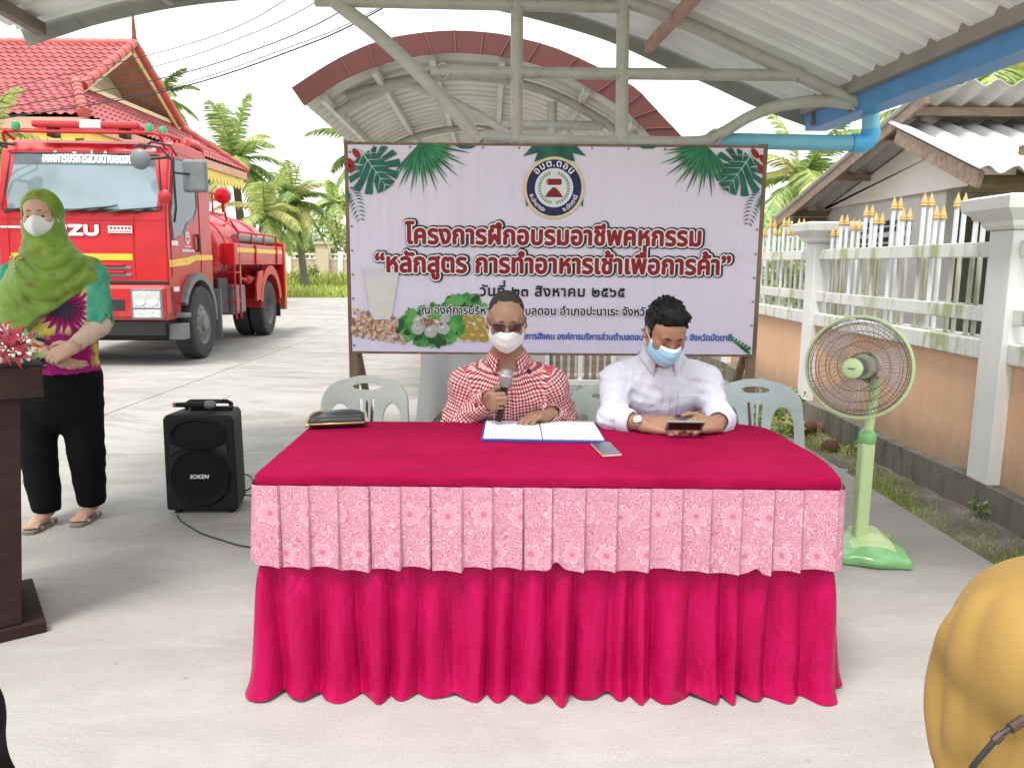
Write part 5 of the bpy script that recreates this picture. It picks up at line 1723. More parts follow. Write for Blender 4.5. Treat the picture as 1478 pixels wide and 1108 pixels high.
def lettuce(mb, cx, cy, rx, ry, n, d):
    for k in range(n):
        a = rb.uniform(0, 6.28); r = rb.uniform(.35, 1) ** .5
        mb.mi(rb.choice((0, 0, 1, 2)))
        blob(mb, cx + rx * r * math.cos(a), cy + ry * r * math.sin(a), rb.uniform(5, 10), rb.uniform(4, 7), d + .000008 * k, 11, .25, rb.uniform(0, 3))
mb = MB()
lettuce(mb, 672, 440, 28, 11, 60, .0010)
mb.mi(4); blob(mb, 677, 476, 36, 17, .0017, 24)
mb.mi(3)
for k, (x, y) in enumerate(((668, 462), (682, 458), (694, 464), (662, 474), (676, 473), (690, 476), (702, 474), (670, 484), (684, 485), (698, 486))):
    mb.mi(3); blob(mb, x, y, 8.5, 7.5, .0021 + .00006 * k, 12, .08)
    mb.mi(5); blob(mb, x - 2, y - 2.5, 3.5, 2.4, .0029 + .00002 * k, 9, .2)
mb.build('printed_fried_dumplings', [G1, G2, G3, printed('print_fried', (.42, .27, .06)), printed('print_plate', (.66, .64, .72)), printed('print_fried_light', (.62, .47, .15))], sheet_o)
mb = MB()
lettuce(mb, 623, 470, 44, 26, 150, .0034)
for k, (x, y) in enumerate(((606, 463), (618, 458), (640, 458), (603, 474), (622, 478), (640, 474), (633, 466))):
    mb.mi(3); blob(mb, x, y, 9.5, 8.5, .0048 + .00006 * k, 14, .05)
    mb.mi(5); blob(mb, x - 2, y - 3, 4, 2.6, .0053 + .00003 * k, 9, .15)
for k in range(46):
    mb.mi(4); blob(mb, 620 + rb.gauss(0, 9), 463 + rb.gauss(0, 5), 1.8, 1.4, .0057 + .000004 * k, 6, .3)
for k in range(8):
    mb.mi(1); blob(mb, 626 + rb.gauss(0, 7), 452 + rb.gauss(0, 4), 5, 2.5, .0060 + .00001 * k, 8, .3, rb.uniform(0, 3))
mb.build('printed_dumpling_salad', [G1, G2, G3, printed('print_dumpling', (.45, .41, .42)), printed('print_peanut', (.28, .12, .05)), printed('print_dumpling_light', (.64, .60, .62))], sheet_o)
# ================================================================ table and the things on and around it
def felt():
    t = NT('crimson_table_cloth', rough=.92, spec=.04)
    o = t.obj()
    n = t.noise(t.obj((1.2, 2.4, 1)), 2.2, 5, .65, .5); f = t.noise(o, 420, 2)
    c = t.ramp(n, [(.3, (.235, .003, .036)), (.7, (.30, .006, .052))])
    c = t.mix(t.ramp(f, [(.3, .2), (.6, 0.0)]), c, (.14, .002, .02))
    t.bump(t.math('ADD', t.noise(t.obj((1.0, 3.0, 1)), 2.6, 4, .5, .6), t.math('MULTIPLY', f, .02)), .02, .6)
    return t.color(c)
M_felt = felt()
def satin():
    t = NT('magenta_satin', rough=0.30, spec=0.45, Specular_Tint=(1.0, .22, .42, 1))
    o = t.obj()
    n = t.noise(t.obj((9, 9, 2.2)), 2.6, 5, 0.65, 0.7)
    t.p.inputs['Anisotropic'].default_value = 0.4
    t.bump(t.math('ADD', n, t.math('MULTIPLY', t.noise(t.obj((34, 34, 16)), 2.0, 4, .6, .6), 0.3)), 0.010, 0.8)
    return t.color(t.ramp(n, [(0.3, (0.33, 0.002, 0.050)), (0.7, (0.46, 0.005, 0.085))]))
M_satin = satin()
def lace():
    t = NT('pink_lace', rough=0.8, spec=0.2)
    uv = t.attr('cloth')
    warp = t.noise(uv, 9.0, 2)
    w2 = t.noise(t.obj(src=uv, loc=(3.1, 1.7, 0)), 9.0, 2)
    sx, sy, _ = t.sep(uv)
    x = t.math('ADD', sx, t.math('MULTIPLY', t.math('SUBTRACT', warp, 0.5), 0.035))
    y = t.math('ADD', sy, t.math('MULTIPLY', t.math('SUBTRACT', w2, 0.5), 0.035))
    # flowers on a staggered lattice
    def flower(ox, oy, px, py, R, npet):
        fx = t.math('MULTIPLY', t.math('SUBTRACT', t.math('FRACT', t.math('DIVIDE', t.math('ADD', x, ox), px)), 0.5), px)
        fy = t.math('MULTIPLY', t.math('SUBTRACT', t.math('FRACT', t.math('DIVIDE', t.math('ADD', y, oy), py)), 0.5), py)
        r = t.math('SQRT', t.math('ADD', t.math('MULTIPLY', fx, fx), t.math('MULTIPLY', fy, fy)))
        th = t.math('ARCTAN2', fy, fx)
        pet = t.math('ABSOLUTE', t.math('COSINE', t.math('MULTIPLY', th, npet / 2)))
        edge = t.math('MULTIPLY', t.math('ADD', 0.55, t.math('MULTIPLY', t.math('POWER', pet, 0.6), 0.45)), R)
        return r, edge, pet
    r, e, pet = flower(0, 0, 0.15, 0.24, 0.036, 8)
    r2, e2, pet2 = flower(0.075, 0.12, 0.15, 0.24, 0.030, 6)
    def mask(r, e, pet):
        d = t.math('SUBTRACT', e, r)
        fillm = t.math('GREATER_THAN', d, 0.0)
        line = t.math('LESS_THAN', t.math('ABSOLUTE', d), 0.0020)
        rib = t.math('LESS_THAN', pet, 0.22)
        heart = t.math('LESS_THAN', r, 0.009)
        return d, fillm, line, rib, heart
    d1, f1, l1_, rb1, h1_ = mask(r, e, pet)
    d2, f2, l2__, rb2, h2_ = mask(r2, e2, pet2)
    # leaves and scrolls between
    cn = t.noise(t.comb(t.math('MULTIPLY', x, 1.0), t.math('MULTIPLY', y, 0.75)), 40, 0, 0.5, 1.0)
    kf = t.math('FRACT', t.math('MULTIPLY', cn, 9.0))
    leaf = t.math('GREATER_THAN', kf, 0.45)
    leafl = t.math('LESS_THAN', t.math('ABSOLUTE', t.math('SUBTRACT', kf, 0.52)), 0.11)
    wave = t.math('SINE', t.math('MULTIPLY', t.math('ADD', t.math('ADD', x, y), t.math('MULTIPLY', warp, 0.05)), 900))
    anyf = t.math('MAXIMUM', f1, f2)
    body = t.math('MAXIMUM', t.math('MULTIPLY', anyf, 0.42), t.math('MULTIPLY', leaf, t.math('MULTIPLY', t.math('SUBTRACT', 1.0, anyf), 0.42)))
    bright = t.math('MAXIMUM', t.math('MAXIMUM', l1_, l2__), t.math('MULTIPLY', leafl, t.math('SUBTRACT', 1.0, anyf)))
    ribs = t.math('MULTIPLY', t.math('MAXIMUM', t.math('MULTIPLY', f1, rb1), t.math('MULTIPLY', f2, rb2)), 0.8)
    k = t.math('MAXIMUM', body, t.math('MULTIPLY', bright, 0.8))
    k = t.math('SUBTRACT', k, t.math('MULTIPLY', ribs, 0.35), clamp=True)
    k = t.math('ADD', k, t.math('MULTIPLY', wave, 0.05), clamp=True)
    hh = t.math('MAXIMUM', h1_, h2_)
    c = t.mix(k, (0.47, 0.15, 0.215), (0.67, 0.45, 0.53))
    c = t.mix(t.math('MULTIPLY', hh, 0.5), c, (0.45, 0.05, 0.11))
    t.bump(k, 0.0015, 0.6)
    return t.color(c)
M_lace = lace()
TZ = 0.72
tb = thing('draped_table', 'long table under crimson cloth with pink lace valance and magenta satin skirt', 'table', (0.1, 2.65, 0))
TO = Vector((0.1, 2.65, 0))
fl, frr = Vector((-0.775, 2.255, 0)), Vector((1.0, 2.255, 0))
bl = Vector((-0.79, 3.04, 0))
rc = [atz(x, y, TZ) for x, y in ((1222, 694), (1200, 672), (1178, 655), (1152, 641), (1122, 624), (1098, 615), (1062, 610.5))]
rc = [Vector((p.x, p.y, 0)) for p in rc]
rc[0] = frr
right = spline(rc, 6)
def roundc(a, b, c, r, n=5):
    u, w = (a - b).normalized(), (c - b).normalized()
    p, q = b + u * r, b + w * r
    return [p.lerp(b, k / n).lerp(b.lerp(q, k / n), k / n) for k in range(n + 1)]
outline = roundc(bl, fl, frr, .02) + roundc(fl, frr, right[3], .02) + right[3:] + [bl]
# the cloth top with a soft rolled edge and a hanging hem
def smooth_poly(poly, step=0.03):
    out = []
    for i in range(len(poly)):
        a, b = poly[i], poly[(i + 1) % len(poly)]
        k = max(1, int((b - a).length / step))
        out += [a.lerp(b, j / k) for j in range(k)]
    return out
op = smooth_poly(outline)
nO = len(op)
def nrm(poly, i):
    d = (poly[(i + 1) % len(poly)] - poly[i - 1]); d.z = 0
    d.normalize()
    return Vector((d.y, -d.x, 0))
NR = [nrm(op, i) for i in range(nO)]
mb = MB()
rings = [(-0.012, 0.0), (-0.004, -0.0015), (0.0, -0.006), (0.003, -0.015), (0.005, -0.036)]
for off, dz in rings:
    for i in range(nO):
        wv = 0.0016 * math.sin(i * .9) + 0.0014 * math.sin(i * .37) if dz < -.01 else 0
        mb.v.append(tuple(op[i] + NR[i] * (off + wv) + Vector((0, 0, TZ + dz + wv)) - TO))
for r in range(len(rings) - 1):
    for i in range(nO):
        mb.f.append((r * nO + i, r * nO + (i + 1) % nO, (r + 1) * nO + (i + 1) % nO, (r + 1) * nO + i)); mb.m.append(0)
mb.f.append(tuple(range(nO))); mb.m.append(0)
mb.build('top_cloth', M_felt, tb, smooth=50)
# hanging cloth runs: a path (front first, then both sides)
path = [p for p in smooth_poly([bl] + roundc(bl, fl, frr, .02) + roundc(fl, frr, right[3], .02) + right[3:], 0.004)]
path = path[:-(int((right[-1] - bl).length / .004))] if (path[-1] - bl).length < .3 else path
cum = [0.0]
for a, b in zip(path[:-1], path[1:]): cum.append(cum[-1] + (b - a).length)
def pn(i):
    d = path[min(i + 3, len(path) - 1)] - path[max(i - 3, 0)]
    d.z = 0; d.normalize()
    return Vector((d.y, -d.x, 0))
PN = [pn(i) for i in range(len(path))]
rl = random.Random(21)
bnd, s_ = [0.0], 0.0
while s_ < cum[-1]:
    s_ += rl.uniform(0.088, 0.101); bnd.append(s_)
low_ = [rl.uniform(-.006, .010) for _ in bnd]
ins_ = [rl.uniform(-.003, .004) for _ in bnd]
import bisect
mb = MB(); uvs = []
NZ = 12
for j in range(NZ + 1):
    t = j / NZ
    for i, p in enumerate(path):
        k = bisect.bisect_right(bnd, cum[i]) - 1
        f = (cum[i] - bnd[k]) / ((bnd[k + 1] if k + 1 < len(bnd) else bnd[k] + .095) - bnd[k])
        off = 0.016 + ins_[k] * t + (0.005 + 0.014 * t) * (f ** 1.6) + 0.004 * t * math.sin(math.pi * f)
        if f > 0.955: off -= (0.009 + 0.016 * t) * (f - .955) / .045
        zz = TZ - 0.034 - (0.262 - low_[k] - 0.006 * math.sin(math.pi * f)) * t
        px_front = abs(p.y - 2.255) < .01
        if px_front:
            lift = math.exp(-((p.x - 0.138) / .02) ** 2) * .035 + math.exp(-((p.x - 0.745) / .016) ** 2) * .02
            zz += lift * t ** 3; off += lift * .6 * t * t
        mb.v.append(tuple(p + PN[i] * off + Vector((0, 0, zz)) - TO))
        uvs.append((cum[i] + k * .037, zz, 0))
n = len(path)
mb.f = [(j * n + i, (j + 1) * n + i, (j + 1) * n + i + 1, j * n + i + 1) for j in range(NZ) for i in range(n - 1)]
mb.m = [0] * len(mb.f)
lo_ = mb.build('lace_valance', M_lace, tb, smooth=35)
at_ = lo_.data.attributes.new('cloth', 'FLOAT_VECTOR', 'POINT')
at_.data.foreach_set('vector', np.array(uvs, np.float32).ravel())
mb = MB()
NZ = 34
ph = [0.0]
jit = [rl.uniform(.6, 1.55) for _ in range(200)]
x_ = 0
for i in range(1, n):
    x_ = cum[i] / .104
    ph.append(ph[-1] + (cum[i] - cum[i - 1]) / (.092 * jit[int(x_) % 200]))
amp_ = [rl.uniform(.55, 1.3) for _ in range(200)]
lean = [rl.uniform(-.35, .35) for _ in range(200)]
pud = [rl.uniform(0, 1) for _ in range(200)]
for j in range(NZ + 1):
    t = j / NZ
    for i, p in enumerate(path):
        h_ = ph[i] + 0.12 * t * math.sin(cum[i] * 5.0) + 0.05 * math.sin(cum[i] * 23 + 4 * t)
        k = int(h_) % 200
        f = h_ - int(h_)
        prof_ = max(0.0, 0.5 - 0.5 * math.cos(2 * math.pi * max(f, 0.0) ** (1.25 + lean[k] * .9))) ** 0.5
        A_ = (0.005 + 0.078 * max(0.0, t - .37) ** .5) * amp_[k]
        off = -0.008 - 0.016 * t + 0.0045 * t * abs(math.sin(41 * cum[i] + 2.5 * math.sin(7 * cum[i]) + 1.6 * t)) + A_ * prof_ + 0.004 * t * math.sin(31 * cum[i] + 9 * t)
        e = max(0, (t - .86) / .14)
        off += e * e * (0.022 * pud[k] * prof_ + .018 * (1 - prof_) + .004 * math.sin(60 * cum[i]))
        zz = (TZ - .04) * (1 - t) + 0.004 + e * 0.006 * (1 - prof_) * (0.4 + pud[k]) + .006 * e * math.sin(14 * cum[i] + 3 * pud[k])
        mb.v.append(tuple(p + PN[i] * off + Vector((0, 0, max(.003, zz))) - TO))
mb.f = [(j * n + i, (j + 1) * n + i, (j + 1) * n + i + 1, j * n + i + 1) for j in range(NZ) for i in range(n - 1)]
mb.m = [0] * len(mb.f)
mb.build('satin_skirt', M_satin, tb, smooth=True)
mb = MB(); mb.prism([(p.x - TO.x, p.y - TO.y) for p in [bl + Vector((.02, -.01, 0)), fl + Vector((.02, .02, 0)), frr + Vector((-.03, .02, 0)), right[len(right) // 2] + Vector((-.04, -.02, 0)), right[-1] + Vector((-.03, -.02, 0))]], .025, lambda u, w, d: (u, w, TZ - .035 + d))
mb.build('tabletop', M_timber, tb)
for x, y in ((-.85, -.3), (.82, -.3), (-.85, .33), (.6, .33)):
    mb = MB(); mb.tube([(x, y, 0), (x, y, TZ - .03)], .014, 10); mb.build('leg', M_pipe, tb)

# ---- plastic chairs
def plastic(name, c):
    t = NT(name, rough=0.42, spec=0.45)
    n = t.noise(t.obj(), 9, 5, 0.7)
    d = t.noise(t.obj((1, 1, 3)), 3.0, 4, 0.7)
    q = t.ramp(n, [(0.3, tuple(x * .86 for x in c)), (0.7, c)])
    t.p.inputs['Subsurface Weight'].default_value = 0.12
    t.p.inputs['Subsurface Radius'].default_value = (.01, .01, .01)
    return t.color(t.mix(t.ramp(d, [(0.48, 0.0), (0.75, 0.45)]), q, tuple(x * .62 for x in c)))
M_chair, M_chair_b, M_chair_g = plastic('white_chair_plastic', (0.56, 0.57, 0.53)), plastic('bluish_chair_plastic', (0.56, 0.62, 0.63)), plastic('greenish_chair_plastic', (0.55, 0.62, 0.54))
def arc(cx, cy, rx, ry, a0, a1, n):
    return [(cx + rx * math.cos(rad(lerp(a0, a1, i / n))), cy + ry * math.sin(rad(lerp(a0, a1, i / n)))) for i in range(n + 1)]
def chair(label, x, y, rz, m, s=1.0):
    t = thing('plastic_chair', label, 'chair', (x, y, 0), rz, 'white plastic chairs behind the table')
    outer = [(-.225, 0)] + [(-.222, .16)] + arc(-.105, .255, .112, .125, 175, 100, 8) + arc(0, .385, .09, .012, 120, 60, 4) + arc(.105, .255, .112, .125, 80, 5, 8) + [(.222, .16), (.225, 0)]
    def ccw(L):
        a = sum(L[i - 1][0] * L[i][1] - L[i][0] * L[i - 1][1] for i in range(len(L)))
        return L if a > 0 else L[::-1]
    holes = [arc(0, .335, .074, .019, 0, 342, 18)]
    for sg in (-1, 1):
        holes.append([(sg * .185, .0301)] + [(sg * .183, .13)] + [(sg * (.133 + q[0]), q[1]) for q in arc(0, .15, .05, .095, 15, 165, 10)] + [(sg * .075, .10), (sg * .066, .0301)])
        holes.append([(sg * .012, .031), (sg * .018, .2), (sg * .024, .262), (sg * .034, .27), (sg * .04, .255), (sg * .034, .16), (sg * .03, .031)])
    holes.append([(-.002, .032), (-.0021, .2), (-.001, .2), (.001, .032)])
    holes = holes[:-1]
    holes.append([(sg_, w) for sg_, w in ((-.0075, .031), (-.0065, .24), (0, .262), (.0065, .24), (.0075, .031))])
    L_ = [ccw(outer)] + [ccw(h)[::-1] for h in holes]
    # a fine lattice of inner points lets the sheet bend
    v, f = fill(L_)
    co = [Vector(p) for p in v]
    mb = MB()
    mb.raw([(p[0], p[1], 0) for p in v], f)
    import bmesh
    bm = bmesh.new()
    vs = [bm.verts.new((p[0], 0, p[1])) for p in v]
    for q in f:
        try: bm.faces.new([vs[i] for i in q])
        except ValueError: pass
    bmesh.ops.subdivide_edges(bm, edges=[e for e in bm.edges if e.calc_length() > .05], cuts=2)
    bmesh.ops.triangulate(bm, faces=bm.faces)
    for q in bm.verts:
        u, w = q.co.x, q.co.z
        q.co = Vector((u * s, (0.20 - 1.7 * u * u + w * .22 + .015) * 1.0, .425 + w * .885))
    me = bpy.data.meshes.new('backrest'); bm.to_mesh(me); bm.free()
    me.materials.append(m); me.shade_smooth()
    o = link_mesh('backrest', me, t)
    q = o.modifiers.new('solid', 'SOLIDIFY'); q.thickness = .014; q.offset = 0
    q = o.modifiers.new('bevel', 'BEVEL'); q.width = .004; q.segments = 2; q.limit_method = 'ANGLE'
    mb = MB()
    mb.prism([(-.21, -.22), (-.12, -.245), (.12, -.245), (.21, -.22), (.225, 0), (.21, .2), (-.21, .2), (-.225, 0)], .022, lambda u, w, d: (u, w, .405 + d - .012 * (1 - (u / .22) ** 2)))
    mb.build('seat', m, t, bevel=.008)
    for sx in (-1, 1):
        for sy, top in ((-1, .405), (1, .43)):
            mb = MB(); mb.tube([(sx * .20, sy * .19, top), (sx * .225, sy * .225, .2), (sx * .24, sy * .245, 0)], [.026, .022, .018], 8)
            mb.build('leg', m, t, smooth=40)
    return t
chair('grey white plastic chair standing empty behind the clutch bag, nearest the speaker', -0.735, 3.62, 0.03, M_chair)
chair('bluish white plastic chair standing empty beside the green fan', 1.225, 3.62, -0.08, M_chair_b)
chair('greenish white plastic chair under the man in the white shirt', 0.515, 3.42, 0.22, M_chair_g)
chair('white plastic chair under the man in the checked shirt', -0.02, 3.5, 0.0, M_chair)

# ---- standing fan
M_fg = mat('pale_green_plastic', (0.56, 0.72, 0.36), 0.32, var=0.05, spec=0.5)
M_fg2 = mat('mid_green_plastic', (0.22, 0.50, 0.20), 0.25, var=0.08, spec=0.5, coat=.3)
M_fwire = mat('brown_guard_wire', (0.19, 0.155, 0.15), 0.4)
M_fblade = mat('smoky_blade_plastic', (0.58, 0.54, 0.55), 0.25, alpha=.26)
M_fgrey = mat('grey_motor_plastic', (0.15, 0.15, 0.15), 0.4)
fb = Vector((1.70, 3.50, 0))
fn_ = thing('standing_fan', 'pale green standing fan with round wire guard on the concrete edge', 'fan', fb)
F_ = Field((-.21, -.25, -.01), (.21, .25, .17), .006)
F_.box((0, 0.01, .022), (.155, .19, .028), .02, 0)
F_.ell((-0.0, -.02, .03), (.15, .19, .06), .03)
F_.box((0, .05, .06), (.07, .09, .045), .03, .04)
F_.plane((0, 0, 0.002), (0, 0, -1))
ob_ = F_.build('base', [M_fg2, M_fg], fn_, pick=lambda c: ((np.abs(c[:, 0]) < .095) & (c[:, 2] > .05) & (c[:, 1] > -.12)) * 1)
ob_.rotation_euler = (0, 0, rad(-12))
mb = MB(); mb.box((-.045, .0, .30), (.062, .062, .50)); mb.build('column', M_fg, fn_, bevel=.012)
mb = MB(); mb.lathe([(.034, -.02), (.04, -.012), (.04, .02), (.03, .04), (.02, .045)], (-.045, 0, .56), 20); mb.build('collar', M_fg2, fn_, smooth=40)
mb = MB(); mb.tube([(-.045, 0, .55), (-.03, 0.01, .70), (-.02, 0.02, .84)], [.021, .021, .026], 16); mb.build('pole', M_fg, fn_, smooth=40)
hc = at(1238, 530, 3.46) - fb
ang = rad(40)
axd = Vector((-math.sin(ang), -math.cos(ang), 0.03)).normalized()
uu = Vector((0, 0, 1)).cross(axd).normalized(); ww = axd.cross(uu)
RF = Matrix((uu, ww, axd)).transposed()
def fp(u, w, d): return hc + RF @ Vector((u, w, d))
GR = 0.230
mb = MB()
mb.tube([fp(GR * math.cos(a), GR * math.sin(a), 0) for a in [2 * math.pi * i / 64 for i in range(64)]], .0075, 8, closed=True)
mb.build('guard_rim', M_fg, fn_, smooth=40)
def guard(name, sgn, depth, r_in):
    mb = MB()
    nw = 84 if sgn > 0 else 44
    def prof(f): 
        r = lerp(r_in, GR, f); return r, sgn * depth * (1 - f ** 2.6)
    for i in range(nw):
        a = 2 * math.pi * i / nw
        pts = []
        for k in range(9):
            r, d = prof(k / 8); aa = a + .22 * (1 - k / 8) * sgn
            pts.append(fp(r * math.cos(aa), r * math.sin(aa), d))
        mb.tube(pts, .0009, 4, caps=False)
    for f in (0.0, .32, .60, .82, .93):
        r, d = prof(f)
        mb.tube([fp(r * math.cos(a), r * math.sin(a), d + .001 * sgn) for a in [2 * math.pi * i / 60 for i in range(60)]], .0019, 5, closed=True)
    mb.build(name, M_fwire, fn_, smooth=True)
guard('front_guard', 1, .075, .042)
guard('rear_guard', -1, .085, .06)
mb = MB(); mb.lathe([(.0, .012), (.03, .011), (.042, .006), (.046, 0), (.046, -.008), (0, -.01)], fp(0, 0, .082), 28, RF); hub_ = mb.build('hub_cap', M_fg, fn_, smooth=40)
mb = MB(); lettering(mb, 'hatari', lambda u, w, d: fp(u, w - .004, .0945 + d), width=.032, spread=[(0, 0)] + ring_offsets(.0004, 4)); mb.build('lettering', mat('dark_green_ink', (.03, .06, .03), .5), hub_)
for k in range(3):
    mb = MB()
    a0 = k * 2.094 + .5
    def bl_(u, v):
        r = lerp(.035, .205, u); wd = lerp(.5, 1.0, u ** .7) * (1 - .25 * u ** 6)
        a = a0 + (v - .5) * wd * 1.3 - .5 * u
        return fp(r * math.cos(a), r * math.sin(a), .025 - .05 * (v - .5) * (1 - .4 * u) - .01)
    mb.grid(8, 8, bl_)
    mb.build('fan_blade', M_fblade, fn_, smooth=True, solid=.002)
mb = MB(); mb.lathe([(0, .045), (.03, .042), (.042, .03), (.044, -.02), (.03, -.03)], fp(0, 0, 0), 24, RF); mb.build('spindle_hub', M_fgrey, fn_, smooth=40)
mb = MB(); mb.lathe([(.0, .0), (.055, -.004), (.062, -.02), (.06, -.09), (.05, -.135), (.03, -.155), (0, -.16)], fp(0, 0, -.075), 24, RF); mt_ = mb.build('motor_housing', M_fg, fn_, smooth=40)
mb = MB(); mb.lathe([(.066, -.0), (.067, -.03)], fp(0, 0, -.078), 24, RF, caps=False); mb.build('motor_collar', M_fgrey, mt_, smooth=40)
mb = MB(); mb.box(fp(.058, -.012, -.14), (.012, .03, .028), RF); mb.build('warning_sticker', mat('orange_sticker', (.75, .35, .03), .5), mt_)
mb = MB(); mb.tube([(-.02, .02, .83), hc + Vector((.09, .10, -.055)), hc + Vector((.095, .11, 0))], [.026, .03, .034], 12); mb.build('neck', M_fgrey, fn_, smooth=40)

# ---- loudspeaker
M_spk = mat('black_speaker_plastic', (0.014, 0.014, 0.015), 0.55, var=0.2, bump=0.0008, bscale=300, spec=.2)
M_spk2 = mat('black_grille', (0.006, 0.006, 0.007), 0.7, spec=.2)
sp0 = Vector((-1.675, 4.14, 0))
sp_ = thing('portable_speaker', 'black portable loudspeaker standing on the concrete beside the table', 'speaker', sp0, rad(3))
mb = MB()
mb.prism([(-.19, .02), (.19, .02), (.19, .09), (.185, .52), (.17, .545), (-.17, .545), (-.185, .52), (-.19, .09)], .27, lambda u, w, d: (u * (1 - .18 * max(0, (d - .05) / .22)), d - .14, w))
cb = mb.build('cabinet', M_spk, sp_, bevel=.015, seg=3)
R90 = rot('X', 90)
mb = MB()
mb.lathe([(.150, -.003), (.157, .006), (.150, .012), (.140, .006), (.120, -.004), (.075, -.018), (.045, -.012), (0.0, -.008)], (0, -.146, .205), 40, R90)
wf = mb.build('woofer', M_spk2, sp_, smooth=40)
mb = MB()
for k in range(20):
    r = .008 + k * .0068
    mb.lathe([(r, .0028), (r + .0026, .0028)], (0, -.152, .205), 40, R90, caps=False)
mb.build('grille', M_spk, wf)
S2 = Matrix(((1, 0, 0), (0, 1, 0), (0, 0, .58)))
mb = MB()
mb.lathe([(.14, .0), (.145, .008), (.138, .012), (.120, -.004), (.085, -.035), (.04, -.06), (0, -.065)], (0, -.146, .44), 40, S2 @ R90)
mb.build('horn', M_spk2, sp_, smooth=40)
mb = MB(); mb.prism([(-.15, .33), (-.09, .365), (-.10, .375), (-.15, .395)], .01, lambda u, w, d: (u, -.150 + d, w)); mb.build('port', M_black, sp_)
mb = MB(); mb.prism([(.15, .33), (.09, .365), (.10, .375), (.15, .395)], .01, lambda u, w, d: (u, -.150 + d, w)); mb.build('port', M_black, sp_)
mb = MB(); lettering(mb, 'SOKEN', lambda u, w, d: Vector((u + .22 * w, -.1595 - d, .204 + w)), width=.10, spread=[(0, 0)] + ring_offsets(.0012, 6), track=.02)
mb.build('lettering', mat('silver_lettering', (.7, .7, .7), .4), wf)
for x in (-.14, .14):
    mb = MB(); mb.lathe([(.02, 0), (.02, .025)], (x, -.1, 0), 12); mb.build('foot', M_spk, sp_)
mb = MB()
mb.tube([(-.12, .05, .54), (-.12, .05, .575), (-.10, .05, .585), (.10, .05, .585), (.12, .05, .575), (.12, .05, .54)], .012, 10); mb.build('handle', M_spk, sp_, smooth=40)
mt = thing('wireless_microphone', 'black wireless microphone lying on top of the black loudspeaker', 'microphone', sp0 + Vector((-.02, -.05, .5655)), rad(4))
mb = MB(); Ry = rot('Y', 90)
mb.lathe([(0, 0), (.012, .002), (.013, .02), (.016, .12), (.017, .165)], (-.13, 0, .018), 16, Ry); mb.build('body', M_spk, mt, smooth=40)
mb = MB(); mb.lathe([(.017, 0), (.022, .008), (.024, .03), (.018, .052), (0, .06)], (.035, 0, .018), 16, Ry); mb.build('mesh_head', M_fgrey, mt, smooth=40)
mb = MB(); mb.lathe([(.0125, -.002), (.0135, .012)], (-.13, 0, .018), 14, Ry); mb.build('end_ring', mat('orange_ring', (.6, .12, .03), .5), mt)
rc_ = thing('wireless_receiver', 'small black receiver with thin antenna on the loudspeaker behind the microphone', 'receiver', sp0 + Vector((.03, .005, .546)), rad(4))
mb = MB(); mb.box((0, .0, .0), (.22, .028, .04)); mb.build('case', M_spk, rc_, bevel=.004)
mb = MB(); mb.tube([(-.03, 0, .02), (.10, .02, .075)], [.0022, .001], 6); mb.build('antenna', M_fgrey, rc_)
def cable(px, label, r=.004, dz=.004):
    mb = MB(); mb.tube(spline([atz(x, y, dz) for x, y in px], 6), r, 6)
    return tag(mb.build('cable', M_cable, smooth=True), label, 'cable')
cable([(256, 744), (262, 752), (290, 769), (320, 779), (352, 788), (400, 792)], 'thin black cable on the concrete from the loudspeaker to the table skirt')
cable([(343, 690), (352, 684), (362, 688), (366, 700), (352, 709), (345, 712), (372, 716)], 'small loop of black cable between the loudspeaker and the table')

# ---- lectern and its flowers
M_lect = wood('dark_brown_laminate', (0.020, 0.008, 0.007), (0.038, 0.017, 0.015), (3, 3, 12))
A0 = atz(68, 912); B0 = atz(48, 848)
lu = (B0 - A0); lu.z = 0; lu.normalize(); lv = Vector((-lu.y, lu.x, 0))
le = thing('lectern', 'dark brown wooden lectern with flowers on its top at the left edge', 'lectern', A0)
def lp(a, b, z): return lu * a + lv * b + Vector((0, 0, z))
def lbox(name, a0, a1, b0, b1, z0, z1, bev=.004):
    mb = MB(); vs = [lp(a, b, z) for z in (z0, z1) for b in (b0, b1) for a in (a0, a1)]
    mb.raw(vs, [(0, 2, 3, 1), (4, 5, 7, 6), (0, 1, 5, 4), (2, 6, 7, 3), (0, 4, 6, 2), (1, 3, 7, 5)])
    return mb.build(name, M_lect, le, bevel=bev)
lbox('base', 0, .48, 0, .6, 0.0, .045)
zt = at(60, 575, A0.y).z; zt2 = at(60, 524, A0.y).z
mb = MB()
vs = [lp(a, b, z) for z, b0_, b1_ in ((.046, .072, .52), (zt, .015, .56)) for b in (b0_, b1_) for a in (.02, .42)]
mb.raw(vs, [(0, 2, 3, 1), (4, 5, 7, 6), (0, 1, 5, 4), (2, 6, 7, 3), (0, 4, 6, 2), (1, 3, 7, 5)])
mb.build('column', M_lect, le, bevel=.004)
lbox('top', -.01, .46, -.055, .62, zt + .001, zt2 - .012)
lbox('rim', -.014, .464, -.059, .624, zt2 - .011, zt2 - .004)
lbox('book_ledge', .02, .40, .1, .58, zt2 - .0035, zt2 + .012)
fo = A0 + lp(.10, .16, zt2 - .004)
fw_ = thing('flower_arrangement', 'red lilies with small white buds on the dark lectern', 'flowers', fo)
M_lily = mat('red_lily_petal', (0.17, 0.003, 0.014), 0.6, col2=(0.29, 0.007, 0.03), vscale=40)
M_bud = mat('white_bud', (0.62, 0.60, 0.52), 0.6); M_stem = mat('green_stem', (.10, .2, .04), .6)
rf = random.Random(8)
